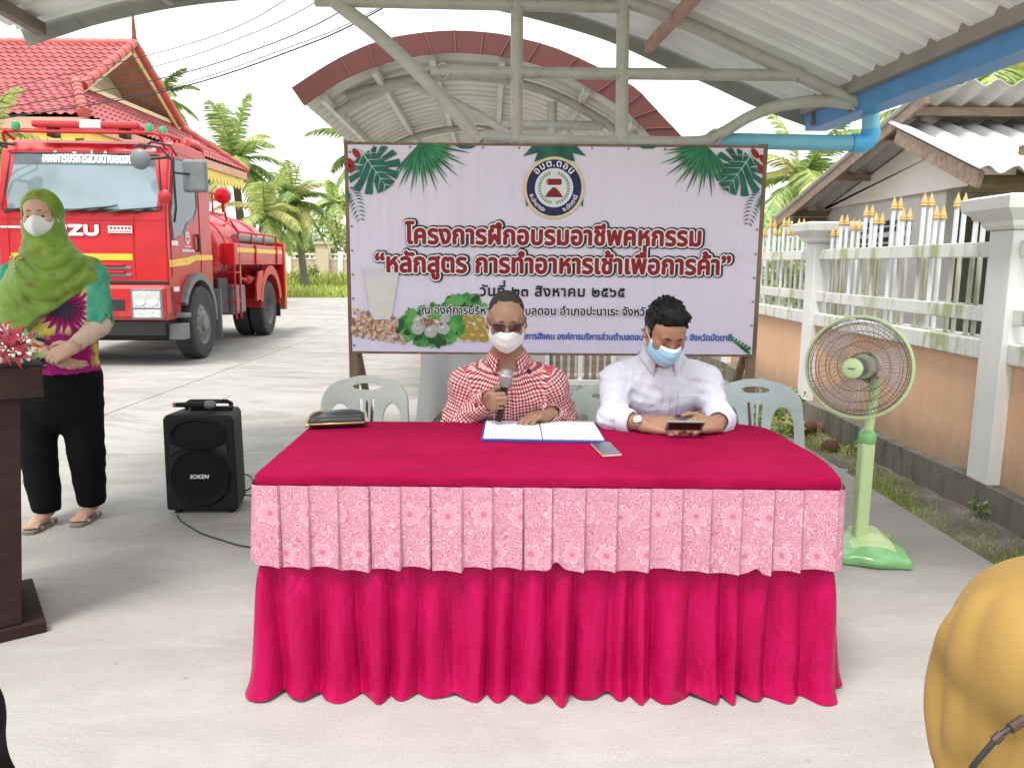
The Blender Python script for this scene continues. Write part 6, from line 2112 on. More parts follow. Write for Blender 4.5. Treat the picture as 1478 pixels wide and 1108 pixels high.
def lily(c, d, s):
    mb = MB(); d = Vector(d).normalized(); u = d.orthogonal().normalized(); w = d.cross(u)
    for k in range(6):
        a = k * 1.047 + rf.uniform(-.15, .15); r = u * math.cos(a) + w * math.sin(a); sd_ = d.cross(r)
        def pet(x, y):
            curl = x * x
            return c + d * s * (.75 * x - .45 * curl * x) + r * s * (.15 * x + .75 * curl) + sd_ * s * (y - .5) * .30 * math.sin(math.pi * min(1, x * .93 + .07)) + d * s * -.10 * (1 - (2 * y - 1) ** 2) * (1 - x)
        mb.grid(8, 4, pet)
    f = mb.build('lily', M_lily, fw_, smooth=True, solid=.0015)
    mb = MB()
    for k in range(5):
        a = k * 1.256; r = u * math.cos(a) + w * math.sin(a)
        mb.tube([c, c + d * s * .5 + r * s * .08, c + d * s * .75 + r * s * .2], [.0012, .0012, .003], 5)
    mb.build('stamen', M_bud, f)
L0 = Vector
def fpx(px, py, Y): return at(px, py, Y) - fo
for (px, py, Y, d, s) in ((14, 490, 2.68, (.1, -.6, .8), .08), (30, 498, 2.66, (.5, -.6, .55), .075), (2, 484, 2.72, (-.2, -.5, .9), .08), (24, 510, 2.62, (.3, -.95, .2), .065), (-6, 495, 2.68, (-.5, -.7, .5), .09), (14, 505, 2.62, (.1, -1, .3), .07)):
    lily(fpx(px, py, Y), d, s)
mb = MB()
for k in range(46):
    px, py = rf.uniform(-10, 44), rf.uniform(506, 524) - rf.random() ** 3 * 22
    mb.ball(fpx(px, py, 2.60 + rf.uniform(0, .14)), rf.uniform(.006, .010), 8, 6)
mb.build('white_buds', M_bud, fw_, smooth=True)
mb = MB()
for k in range(9):
    c = fpx(rf.uniform(-6, 46), rf.uniform(486, 522), 2.68 + rf.uniform(-.05, .08)); d = Vector((rf.gauss(0, 1), rf.gauss(-.3, .6), rf.uniform(.1, 1))).normalized(); b = d.orthogonal() * .012
    mb.raw([c, c + d * .035 + b, c + d * .085, c + d * .035 - b], [(0, 1, 2, 3)])
for k in range(4):
    mb.tube([(0, 0, .002), fpx(10 + 10 * k, 505, 2.66)], .003, 5)
mb.tube([fpx(34, 500, 2.64), fpx(48, 490, 2.62), fpx(56, 480, 2.62)], .002, 5)
mb.build('stems', M_leafs[1], fw_)

# ---- things on the table
M_leather = mat('black_leather', (0.016, 0.016, 0.018), 0.42, bump=.0012, bscale=160, spec=.6)
M_brass = mat('gold_zip', (0.62, 0.42, 0.16), 0.35, metal=.7); M_tan = mat('tan_strap', (0.40, 0.27, 0.17), .6)
pc = atz(486, 614, TZ)
pu = thing('clutch_bag', 'black leather clutch bag with gold zip and tan strap on the table corner', 'bag', (pc.x, pc.y, TZ + .0015), rad(14))
F_ = Field((-.13, -.08, -.005), (.13, .09, .075), .004)
F_.box((0, 0, .022), (.105, .062, .021), .016, 0)
F_.ell((.03, .02, .036), (.075, .045, .022), .02)
F_.disp(folds(3, 4, 45, .0015))
F_.plane((0, 0, .001), (0, 0, -1))
F_.build('body', M_leather, pu)
mb = MB(); mb.tube([(-.103, -.0645, .02), (0, -.0665, .02), (.1, -.0645, .02), (.1075, -.05, .021), (.1075, .05, .024)], .0035, 6); mb.build('zip', M_brass, pu, smooth=True)
mb = MB(); mb.tube(spline([(-.105, -.06, .02), (-.115, -.05, .012), (-.10, -.02, .045), (-.07, .03, .05), (-.04, .05, .045)], 5), .0055, 6); mb.build('wrist_strap', M_tan, pu, smooth=True)
mb = MB(); mb.ball((-.108, -.062, .016), (.009, .007, .007)); mb.build('zip_pull', M_brass, pu)
fq = [atz(x, y, TZ) for x, y in ((694, 637), (875, 640), (858, 611), (699, 609))]
fcx = (fq[0] + fq[1] + fq[2] + fq[3]) / 4
fd_ = thing('document_folder', 'open blue document folder with white pages in front of the checked shirt', 'folder', (fcx.x, fcx.y, TZ + .0015))
def quad(name, q, z0, z1, m, par=fd_):
    mb = MB(); vs = [Vector((p.x - fcx.x, p.y - fcx.y, z)) for z in (z0, z1) for p in q]
    mb.raw(vs, [(3, 2, 1, 0), (4, 5, 6, 7)] + [(i, (i + 1) % 4, 4 + (i + 1) % 4, 4 + i) for i in range(4)])
    return mb.build(name, m, par)
quad('cover', fq, 0, .006, mat('navy_folder_cover', (.03, .06, .28), .4))
def ins4(q, a, b, m0=.03, m1=.05):
    f = lambda u, w: (q[0].lerp(q[1], u)).lerp(q[3].lerp(q[2], u), w)
    return [f(a, m1), f(b, m1), f(b, 1 - m1), f(a, 1 - m1)]
M_paper = mat('white_paper', (.74, .75, .80), .8, var=.02)
pg = quad('page', ins4(fq, .02, .49), .0065, .009, M_paper)
quad('page', ins4(fq, .50, .985), .0065, .010, mat('cream_paper', (.70, .69, .70), .8, var=.02))
mb = MB()
for r in range(9):
    for k in range(rf.randint(4, 9)):
        u0 = .06 + .036 * k + rf.uniform(0, .015); w = .78 - r * .07
        q = ins4(fq, u0, u0 + rf.uniform(.012, .026), 0, w)
        f = lambda u, w: (fq[0].lerp(fq[1], u)).lerp(fq[3].lerp(fq[2], u), w)
        pts = [f(u0, w), f(u0 + .024, w), f(u0 + .024, w + .016), f(u0, w + .016)]
        mb.raw([Vector((p.x - fcx.x, p.y - fcx.y, .0092)) for p in pts], [(0, 1, 2, 3)])
mb.build('handwriting', mat('blue_ink', (.22, .28, .62), .7), pg)
def phone(name, label, q, t, m_edge, z):
    c = sum(q, Vector()) / 4
    ph_ = thing(name, label, 'phone', (c.x, c.y, z))
    mb = MB(); mb.prism([(p.x - c.x, p.y - c.y) for p in q], t, lambda u, w, d: (u, w, d)); mb.build('case', m_edge, ph_, bevel=.003)
    mb = MB(); mb.prism([((p.x - c.x) * .93, (p.y - c.y) * .95) for p in q], .0008, lambda u, w, d: (u, w, t + d + .0002)); mb.build('screen', mat('phone_glass', (.03, .035, .045), .08, spec=.6), ph_)
    return ph_
phone('mobile_phone', 'dark screened phone with rose gold edge lying on the crimson cloth', [atz(x, y, TZ) for x, y in ((870, 661), (898, 659), (880, 641), (852, 643))], .008, mat('rose_gold_edge', (.62, .36, .26), .35, metal=.4), TZ + .0015)

# ---- behind: cloth-covered table, red stool, slatted cabinet, pipe, coconut shells
M_gcloth = mat('grey_table_cloth', (.40, .41, .40), .85, var=.08, vscale=4, bump=.004, bscale=14)
gt0 = Vector((-.42, 6.6, 0))
gt = thing('covered_table', 'table under a plain grey cloth standing behind the banner', 'table', gt0)
mb = MB()
rp = random.Random(2)
cor = [(-.30, -.3), (.2, -.3), (.2, .3), (-.30, .3)]
per_ = smooth_poly([Vector((x, y, 0)) for x, y in cor], .03)
m_ = len(per_)
for j in range(8):
    t = j / 7
    for i, p in enumerate(per_):
        nn_ = nrm(per_, i); wv = math.sin(i * .75) * .028 * t + math.sin(i * .31 + 1) * .02 * t
        crn = max(0, 1 - min((p - Vector((x, y, 0))).length for x, y in cor) / .2)
        mb.v.append(tuple(p + nn_ * (.01 + .03 * t + wv + .05 * crn * t) + Vector((0, 0, .74 - (.55 + .16 * crn + .01 * math.sin(i)) * t))))
mb.f = [(j * m_ + i, j * m_ + (i + 1) % m_, (j + 1) * m_ + (i + 1) % m_, (j + 1) * m_ + i) for j in range(7) for i in range(m_)] + [tuple(range(m_))]
mb.m = [0] * len(mb.f)
mb.build('cloth', M_gcloth, gt, smooth=60)
for x, y in cor:
    mb = MB(); mb.tube([(x * .9, y * .9, 0), (x * .9, y * .9, .73)], .015, 8); mb.build('leg', M_pipe, gt)
so = at(611, 575, 6.3)
st = thing('red_stool', 'orange red plastic stool beside the grey covered table', 'stool', (so.x + .14, 6.45, 0))
M_red = mat('orange_red_plastic', (.55, .065, .02), .4)
for x in (-.15, .15):
    for y in (-.14, .14):
        mb = MB(); mb.bar((x, y, .002), (x * .8, y * .8, .74), .05, .05); mb.build('leg', M_red, st, bevel=.008)
mb = MB(); mb.box((0, 0, .755), (.33, .32, .03)); mb.box((0, -.13, .45), (.26, .02, .5)); mb.build('seat', M_red, st, bevel=.01)
cb0 = at(838, 560, 6.4)
ca = thing('slatted_cabinet', 'grey framed cabinet with brown timber slats under the banner between the two men', 'cabinet', (cb0.x, 6.5, 0))
for x in (-.28, .0, .28):
    mb = MB(); mb.box((x, 0, .45), (.035, .035, .9)); mb.build('upright', M_white_post, ca)
for z in (.88, .36, .24, .08):
    mb = MB(); mb.box((0, -.03, z), (.62, .03, .045)); mb.build('rail', M_beam if z < .3 else M_white_post, ca)
for k in range(9):
    mb = MB(); mb.box((-.25 + .062 * k, .03, .60), (.038, .02, .44)); mb.build('slat', M_timber, ca)
mb = MB(); mb.box((0, .2, .36), (.6, .36, .05)); mb.build('shelf', M_beam, ca)
mb = MB(); mb.tube([atz(1180, 676, -.012), atz(1224, 680, -.012)], .014, 10); tag(mb.build('pipe_stub', M_pvc, smooth=40), 'short light blue pipe lying on the soil behind the fan', 'pipe')
M_coco = mat('coconut_husk', (.13, .062, .035), .9, var=.3, vscale=30, bump=.004, bscale=90); M_cocoin = mat('husk_inside', (.20, .11, .06), .9)
def shell(px, py, r, label, tilt, az):
    p = atz(px, py, -.03)
    prof = [(r * math.cos(rad(a)), r * math.sin(rad(a))) for a in range(0, 91, 10)]
    inn = [((r - .006) * math.cos(rad(a)), (r - .006) * math.sin(rad(a))) for a in range(90, -1, -10)]
    t = thing('coconut_shell', label, 'coconut shell', (p.x, p.y, -.03 + r * math.sin(rad(abs(tilt))) * .8), az, 'coconut shells on the soil')
    mb = MB(); mb.lathe(prof, (0, 0, 0), 22, rot('X', tilt), caps=False); mb.mi(1); mb.lathe(inn, (0, 0, 0), 22, rot('X', tilt), caps=False)
    mb.build('husk', [M_coco, M_cocoin], t, smooth=60)
shell(1198, 648, .072, 'brown half coconut shell face down, nearest the fan', 3, 0)
shell(1165, 625, .075, 'half coconut shell lying open toward the camera', 115, .5)
shell(1184, 622, .06, 'brown coconut half shell leaning behind the open one', 20, 1)
shell(1140, 628, .062, 'brown coconut half shell seen through the bluish chair', 30, -1)
# ================================================================ people
def skin(name, c, red=(1.15, .82, .75)):
    t = NT(name, rough=0.5, spec=0.4)
    o = t.obj()
    n = t.noise(o, 22, 4, 0.6)
    m = t.noise(o, 160, 3, 0.6)
    q = t.ramp(n, [(0.3, tuple(x * .88 for x in c)), (0.7, (c[0] * 1.06, c[1] * 1.03, c[2]))])
    q = t.mix(t.ramp(m, [(0.35, 0.22), (0.6, 0.0)]), q, tuple(x * .72 for x in c))
    t.p.inputs['Subsurface Weight'].default_value = 0.10
    t.p.inputs['Subsurface Radius'].default_value = (.012, .005, .003)
    t.bump(m, .0008, .4)
    return t.color(q)
M_sk1, M_sk2, M_sk3 = skin('tan_skin', (.31, .175, .115)), skin('brown_skin', (.33, .175, .108)), skin('light_brown_skin', (.50, .30, .215))
M_hair = mat('black_hair', (.006, .0055, .0055), .55, spec=.22, var=.4, vscale=60, bump=.003, bscale=140, stretch=(1, 1, .35))
M_hair_g = mat('grizzled_short_hair', (.020, .017, .015), .9, col2=(.055, .048, .043), vscale=240, spec=.2, bump=.002, bscale=320)
M_lash = mat('dark_lashes', (.012, .009, .008), .6)
M_mask_w = mat('white_mask', (.68, .71, .70), .85, var=.03)
M_mask_k = mat('white_fold_mask', (.66, .66, .66), .85, var=.03)
def maskblue():
    t = NT('pale_blue_mask', rough=.85, spec=.2)
    v = t.sep(t.attr('cloth'))[1]
    return t.color(t.ramp(v, [(0.17, (.68, .72, .76)), (0.22, (.33, .58, .74))]))
M_mask_b = maskblue()
V3 = Vector
def head(F, c, R, s=1.0, fem=False):
    P = lambda x, y, z: tuple(c + R @ V3((x, y, z)) * s)
    E = lambda p, r, k=.012, op='u': F.ell(P(*p), [q * s for q in r], k, op, R)
    E((0, .022, .038), (.074, .094, .084), 0)
    E((0, -.022, -.025), (.063, .072, .085), .03)
    E((0, -.05, .035), (.056, .045, .045), .03)
    for x in (-1, 1):
        F.cone(P(x * .056, .0, -.055), P(x * .018, -.062, -.098), .022 * s, .020 * s, .03)
        E((x * .040, -.060, -.022), (.026, .028, .024), .02)
        E((x * .033, -.098, .002), (.015, .013, .010), .012, 's')
        F.ell(P(x * .031, -.076, -.001), [.0135 * s, .0125 * s, .0105 * s], .004)
        # ears
        E((x * .077, .012, -.006), (.010, .020, .031), .006)
        E((x * .083, .012, -.024), (.008, .012, .012), .006)
        E((x * .086, .008, .0), (.006, .010, .018), .004, 's')
    E((0, -.066, -.098), (.026, .022, .020), .02)
    F.cone(P(-.034, -.086, .021), P(.034, -.086, .021), .010 * s, .010 * s, .014)
    F.cone(P(0, -.088, .012), P(0, -.112, -.034), .0075 * s, .0115 * s, .012)
    for x in (-1, 1): E((x * .0125, -.098, -.037), (.0095, .012, .009), .007)
    F.cone(P(-.020, -.089, -.068), P(.020, -.089, -.068), .0075 * s, .0075 * s, .008)
    F.cone(P(-.016, -.087, -.078), P(.016, -.087, -.078), .008 * s, .008 * s, .008)
    return P
def face_bits(body, P, R, s, c, brow_w=.0042, open_=False, off=None):
    for x in (-1, 1):
        mb = MB()
        pts = [P(x * u, y, z) for u, y, z in ((.012, -.099, .0225), (.024, -.0985, .0250), (.038, -.090, .0240), (.049, -.076, .017))]
        mb.tube(spline(pts, 4), [brow_w * s * q for q in ([.8] * 4 + [1.1] * 4 + [.9] * 4 + [.3])], 6)
        mb.build('eyebrow', M_lash, body, smooth=True)
    for x in (-1, 1):
        mb = MB()
        dz = -.004
        pts = [P(x * u, y, z + dz) for u, y, z in ((.0185, -.0825, .000), (.025, -.0878, -.0018), (.031, -.0893, -.0025), (.037, -.0875, -.0016), (.0435, -.081, .0008))]
        mb.tube(spline(pts, 4), .0016 * s, 6)
        if open_:
            mb.ball(P(x * .0305, -.0868, -.0034), (.0100 * s, .0036 * s, .0048 * s), 12, 8, R)
        mb.build('lashes', M_lash, body, smooth=True)
def face_mask(body, name, P, m, s, beak=0.0, pleat=.0036, wide=1.0, top=-.018):
    cen = spline([(0, -.118 if top < -.01 else -.106, top), (0, -.1290 - beak * .3, -.024), (0, -.1305 - beak, -.050), (0, -.120 - beak * .8, -.082), (0, -.091, -.113)], 4)
    nu, nv = 24, len(cen) - 1
    mb, uv = MB(), []
    for j in range(nv + 1):
        v = j / nv
        q = cen[j]
        for i in range(nu + 1):
            u = i / nu * 2 - 1
            a = abs(u)
            x = u * (.071 + .003 * math.sin(math.pi * v)) * wide
            y = lerp(q.y, -.036 + .008 * v, a ** (1.75 if not beak else 1.15))
            z = lerp(q.z, lerp(-.020 if top > -.01 else -.013, -.080, v), a ** 1.6) + (.010 * (1 - v) * max(0, .55 - a) if top > -.01 else 0)
            if pleat: y -= pleat * (1 - a ** 4) * (1 - abs(((v * 3.6) % 1.0) * 2 - 1))
            mb.v.append(tuple(P(x, y, z))); uv.append((u, v, 0))
    mb.f = [(j * (nu + 1) + i, (j + 1) * (nu + 1) + i, (j + 1) * (nu + 1) + i + 1, j * (nu + 1) + i + 1) for j in range(nv) for i in range(nu)]
    mb.m = [0] * len(mb.f)
    o = mb.build(name, m, body, smooth=True, solid=.0018)
    a_ = o.data.attributes.new('cloth', 'FLOAT_VECTOR', 'POINT'); a_.data.foreach_set('vector', np.array(uv, np.float32).ravel())
    mb = MB()
    for x in (-1, 1):
        mb.tube(spline([P(x * .070, -.037, -.022), P(x * .079, -.012, -.004), P(x * .086, .016, .014), P(x * .089, .028, .004)], 4), .0014 * s, 5)
        mb.tube(spline([P(x * .070, -.030, -.074), P(x * .080, -.006, -.045), P(x * .088, .020, -.022), P(x * .089, .028, .004)], 4), .0014 * s, 5)
    mb.build('ear_loop', M_mask_w, o)
    return o
FING = [(.0265, .090, (.043, .026, .021), .0088), (.009, .094, (.047, .030, .022), .0090), (-.009, .090, (.043, .028, .022), .0086), (-.026, .082, (.034, .021, .019), .0076)]
def hand(F, wrist, d, n, th, curls, thumb=((.55, .70, .25), (.85, .2, .35), (.95, -.1, .4)), spread=.10, s=1.0, k=.006):
    """d to the knuckles, n the way the palm faces, th the thumb side (+1: n x d, -1: d x n)"""
    w = V3(wrist); d = V3(d).normalized(); n = V3(n); n = (n - d * n.dot(d)).normalized(); t = (n.cross(d)) * th
    kn = []
    for (off, ln, ph, r) in FING:
        K = w + (d * ln + t * off * (1 + spread) - n * (.004 + .10 * abs(off))) * s
        kn.append(K)
        F.cone(tuple(w + t * off * .75 * s), tuple(K), .0165 * s, .0125 * s, .014)
    F.ell(tuple(w + (d * .05 + n * .008) * s), (.034 * s, .034 * s, .02 * s), .012, 'u', Matrix((d, t, n)).transposed())
    tips = []
    for i, ((off, ln, ph, r), cu) in enumerate(zip(FING, curls)):
        p = kn[i]; a = 0.0; sp = off * spread * 9
        pts = [p]
        for L_, c_ in zip(ph, cu):
            a += rad(c_)
            dv = (d * math.cos(a) + n * math.sin(a) + t * sp * max(0, math.cos(a)) * .35).normalized()
            p = p + dv * L_ * s; pts.append(p)
        F.chain([tuple(q) for q in pts], [r * 1.1 * s, r * s, r * .95 * s, r * .78 * s], .0035)
        for q in pts[1:3]: F.ell(tuple(q), (r * 1.08 * s,) * 3, .004)
        tips.append(p)
    p = w + (d * .022 + t * .026 + n * .006) * s
    pts = [p]
    for L_, (a, b, c_) in zip((.046, .034, .027), thumb):
        p = p + (d * a + t * b + n * c_).normalized() * L_ * s; pts.append(p)
    F.chain([tuple(q) for q in pts], [.0155 * s, .0115 * s, .0105 * s, .0085 * s], .007)
    return kn, tips, pts
from mathutils.bvhtree import BVHTree
def onto(o):
    return BVHTree.FromPolygons([v.co.copy() for v in o.data.vertices], [tuple(p.vertices) for p in o.data.polygons])
def strip(bvh, xs, zs, off=.0016):
    mb = MB()
    for z in zs:
        for x in xs(z):
            h, n, *_ = bvh.ray_cast(V3((x, -1.2, z)), V3((0, 1, 0)))
            h = h if h else V3((x, -.2, z)); n = n if n else V3((0, -1, 0))
            mb.v.append(tuple(h + n * off))
    k = len(xs(0)); r = len(zs)
    mb.f = [(j * k + i, j * k + i + 1, (j + 1) * k + i + 1, (j + 1) * k + i) for j in range(r - 1) for i in range(k - 1)]
    mb.m = [0] * len(mb.f)
    return mb
def flat_uv(o):
    a_ = o.data.attributes.new('cloth', 'FLOAT_VECTOR', 'POINT'); a_.data.foreach_set('vector', np.array([(v.co.x, v.co.z, .06) for v in o.data.vertices], np.float32).ravel())
def creases(F, B, curves, r=.010, sink=.55, k=.02, op='u'):
    """soft folds laid along curves on the cloth"""
    V, Q = F.mesh()
    bv = BVHTree.FromPolygons([tuple(v) for v in V], [tuple(q) for q in Q])
    o = CAM - B
    for c in curves:
        w = c[0] if not isinstance(c[0], tuple) else 1.0
        pts = []
        for x, y, _ in [tuple(p) for p in spline([(x, y, 0) for x, y in c[1 if w != 1.0 else 0:]], 4)]:
            h, n, *_ = bv.ray_cast(o, ray(x, y).normalized())
            if h: pts.append(h - n * r * w * (sink if op == 'u' else -sink))
        m = len(pts)
        for i in range(m - 1):
            ra, rb_ = [r * w * (.45 + .55 * math.sin(math.pi * (j + .5) / m)) for j in (i, i + 1)]
            if (pts[i + 1] - pts[i]).length < .08: F.cone(tuple(pts[i]), tuple(pts[i + 1]), ra, rb_, k, op)
def limb_uv(segs):
    """segs: (a, b, r, v0, kind) -> per-vertex cloth coordinates in metres"""
    def fn(V):
        best = np.full(len(V), 1e9); out = np.zeros((len(V), 3))
        for (a, b, r, v0, fr) in segs:
            a, b = np.array(a, float), np.array(b, float); ba = b - a; L_ = np.linalg.norm(ba); ax = ba / L_
            q = V - a; t = q @ ax; tc = np.clip(t, 0, L_); rel = q - tc[:, None] * ax
            ds = np.linalg.norm(rel, axis=1) / r
            e1 = np.array(fr, float); e1 = e1 - ax * (e1 @ ax); e1 /= np.linalg.norm(e1); e2 = np.cross(ax, e1)
            ang = np.arctan2(rel @ e2, rel @ e1)
            m = ds < best
            best[m] = ds[m]
            out[m, 0] = ang[m] * r; out[m, 1] = v0 + t[m]
            out[m, 2] = r
        return out
    return fn
def gingham():
    t = NT('red_white_check_cotton', rough=.85, spec=.2, Sheen_Weight=.1)
    u, v, _ = t.sep(t.attr('cloth'))
    def st(x, p, duty, ph=0.0):
        return t.math('LESS_THAN', t.math('FRACT', t.math('ADD', t.math('DIVIDE', x, p), ph)), duty)
    a, b = st(u, .0135, .52), st(v, .0135, .52)
    both = t.math('MULTIPLY', a, b)
    anyf = t.math('MAXIMUM', a, b)
    dk = t.math('MULTIPLY', st(v, .027, .26), t.math('ADD', .35, t.math('MULTIPLY', a, .65)))
    c = t.mix(anyf, (.76, .68, .67), (.56, .19, .19))
    c = t.mix(both, c, (.40, .022, .035))
    c = t.mix(t.math('MULTIPLY', dk, .85), c, (.10, .012, .025))
    t.bump(t.noise(t.obj(), 260, 2), .0006, .4)
    return t.color(c)
M_check = gingham()
M_lav = mat('pale_lavender_cotton', (.60, .60, .69), .85, var=.03, vscale=8, spec=.2, bump=.0004, bscale=500)
M_trou = mat('dark_trouser_cloth', (.02, .02, .024), .85, var=.15)
M_steel = mat('watch_steel', (.55, .54, .52), .25, metal=.8)
def collar(body, m, base, R, rx, ry, h, flap, gap=38, name='collar', point=.035):
    """folded shirt collar round the neck"""
    mb = MB()
    n = 40
    def ring(ph, rr, z, ex=0.0):
        return V3(base) + R @ V3(((rx + rr) * math.sin(ph), (ry + rr) * math.cos(ph) + ex, z))
    A = [rad(lerp(-180 + gap, 180 - gap, i / n)) for i in range(n + 1)]
    rows = []
    for j in range(4):
        f = j / 3
        rows.append([ring(p, .004 - .006 * f, h * f - .035 * (abs(p) / math.pi) ** 4, 0) for p in A])
    for j in range(1, 6):
        f = j / 5
        rows.append([ring(p, .002 + (.022 + .012 * (abs(p) / math.pi) ** 6) * f ** .8, h - (flap + point * max(0, (abs(p) / (math.pi - rad(gap)) - .72) / .28) ** 2) * f - .035 * (abs(p) / math.pi) ** 4, -.010 * f * (abs(p) / math.pi) ** 4) for p in A])
    mb.raw([p for r_ in rows for p in r_], [(j * (n + 1) + i, j * (n + 1) + i + 1, (j + 1) * (n + 1) + i + 1, (j + 1) * (n + 1) + i) for j in range(len(rows) - 1) for i in range(n)])
    o = mb.build(name, m, body, smooth=True, solid=.0022)
    uv = np.array([((i % (n + 1)) / n * .42, (i // (n + 1)) * .011, .06) for i in range(len(mb.v))], np.float32)
    a_ = o.data.attributes.new('cloth', 'FLOAT_VECTOR', 'POINT'); a_.data.foreach_set('vector', uv.ravel())
    return o
def W(p, B): return V3(p) - B
# ---------------------------------------------------------------- man in the checked shirt
B1 = V3((-.02, 3.38, 0))
def w1(*p): return tuple(V3(p) - B1)
hc1 = V3(at(731, 463, 3.0)) - B1; R1 = rot('Z', 2) @ rot('X', 12); s1 = .925
F = Field((-.36, -.62, .40), (.36, .22, 1.32), .0042)
P1_ = head(F, hc1, R1, s1)
nb = V3(w1(-.018, 3.10, .988))
F.cone(P1_(0, .015, -.07), tuple(nb), .054, .060, .02)
hipc = w1(-.02, 3.36, .50)
F.cone(tuple(nb + V3((0, .02, -.08))), hipc, .115, .135, .04, flat=((0, 1, 0), .75))
shR, elR, wrR = w1(-.182, 3.12, .862), w1(-.255, 3.12, .655), w1(*(at(697, 588, 3.0)))
shL, elL, wrL = w1(.152, 3.12, .862), w1(.245, 3.17, .665), w1(*(at(800, 590, 3.06)))
F.cone(tuple(nb + V3((0, .02, -.06))), shR, .045, .035, .03); F.cone(tuple(nb + V3((0, .02, -.06))), shL, .045, .035, .03)
for a, b, c_ in ((shR, elR, wrR), (shL, elL, wrL)):
    F.cone(a, b, .036, .036, .015)
micA, micB = V3(at(720, 606, 2.945)) - B1, V3(at(731, 541, 2.935)) - B1
axm = (micB - micA).normalized()
gr = micA.lerp(micB, .42)
dR = V3((.30, -.92, .14)).normalized()
nR = V3((.95, .28, .05)); nR = (nR - dR * nR.dot(dR)).normalized()
wR = gr - nR * .030 - dR * .092 + axm * .002
kn, tips, th_ = hand(F, wR, dR, nR, -1 if nR.cross(dR).z < 0 else 1, [(62, 88, 55), (66, 88, 55), (70, 88, 55), (74, 90, 55)], thumb=((.75, .50, .35), (.72, .1, .75), (.3, .05, .95)), spread=.0, s=1.0)
F.cone(elR, tuple(wR), .038, .025, .012)
wL = V3(atz(796, 597, .757)) - B1
dL = V3((-.80, -.62, -.06)); nL = V3((-.1, -.1, -1))
hand(F, wL, dL, nL, 1 if nL.cross(dL).normalized().dot(V3((-.6, .8, 0))) > 0 else -1, [(18, 18, 10), (14, 20, 12), (16, 22, 14), (20, 26, 16)], thumb=((.7, .68, .1), (.85, .45, .2), (.9, .3, .25)), spread=.12, s=.98)
F.cone(elL, tuple(wL), .038, .024, .012)
for x in (-.10, .10):
    F.cone((x, -.02, .47), (x * 1.2, -.42 + .0, .44), .082, .062, .03)
F.box(w1(-.02, 3.36, .46), (.17, .13, .06), .05, .03)
man1 = F.build('person', M_sk1)
man1.location = B1
tag(man1, 'man with glasses in red and white checked shirt speaking into a microphone', 'person')
Pm = lambda x, y, z: tuple(hc1 + R1 @ V3((x, y, z)) * s1)
face_bits(man1, Pm, R1, s1, hc1, brow_w=.0026)
face_mask(man1, 'face_mask', Pm, M_mask_w, s1)
# short hair
F = Field(tuple(hc1 - V3((.13, .15, .12))), tuple(hc1 + V3((.13, .16, .19))), .0036)
F.ell(Pm(0, .022, .038), (.0758 * s1, .0958 * s1, .0858 * s1), 0, 'u', R1)
F.ell(Pm(0, .055, -.02), (.070 * s1, .055 * s1, .06 * s1), .03, 'u', R1)
for x in (-1, 1):
    F.ell(Pm(x * .088, -.045, .0), (.030 * s1, .075 * s1, .068 * s1), .01, 's', R1)
F.ell(Pm(0, -.105, .018), (.078 * s1, .072 * s1, .088 * s1), .012, 's', R1)
n_ = R1 @ V3((0, -.25, -1)); F.plane(Pm(0, .05, -.055), tuple(n_))
F.disp(folds(5, 5, 260, .0012))
F.build('hair', M_hair_g, man1)
# glasses
mb = MB(); 
for x in (-1, 1):
    q = [Pm(x * u, y, z) for u, y, z in ((.008, -.108, .008), (.030, -.106, .012), (.056, -.094, .010), (.060, -.090, -.004), (.052, -.096, -.021), (.030, -.105, -.024), (.012, -.108, -.016))]
    mb.raw(q, [tuple(range(7))])
lens = mb.build('lens', mat('brown_tinted_lens', (.07, .030, .032), .08, spec=.7, alpha=.86), man1)
mb = MB()
for x in (-1, 1):
    mb.tube([Pm(x * u, y, z) for u, y, z in ((.006, -.110, .006), (.010, -.1095, .0105), (.030, -.1075, .0145), (.056, -.0955, .0125), (.062, -.090, .008), (.078, -.050, .008), (.083, .005, .012), (.083, .022, .002))], [.002, .002, .0022, .0025, .0028, .002, .002, .002], 6)
mb.tube([Pm(-.010, -.1095, .007), Pm(0, -.112, .009), Pm(.010, -.1095, .007)], .0016, 6)
mb.build('spectacles', mat('black_spectacle_frame', (.012, .010, .010), .3), man1)
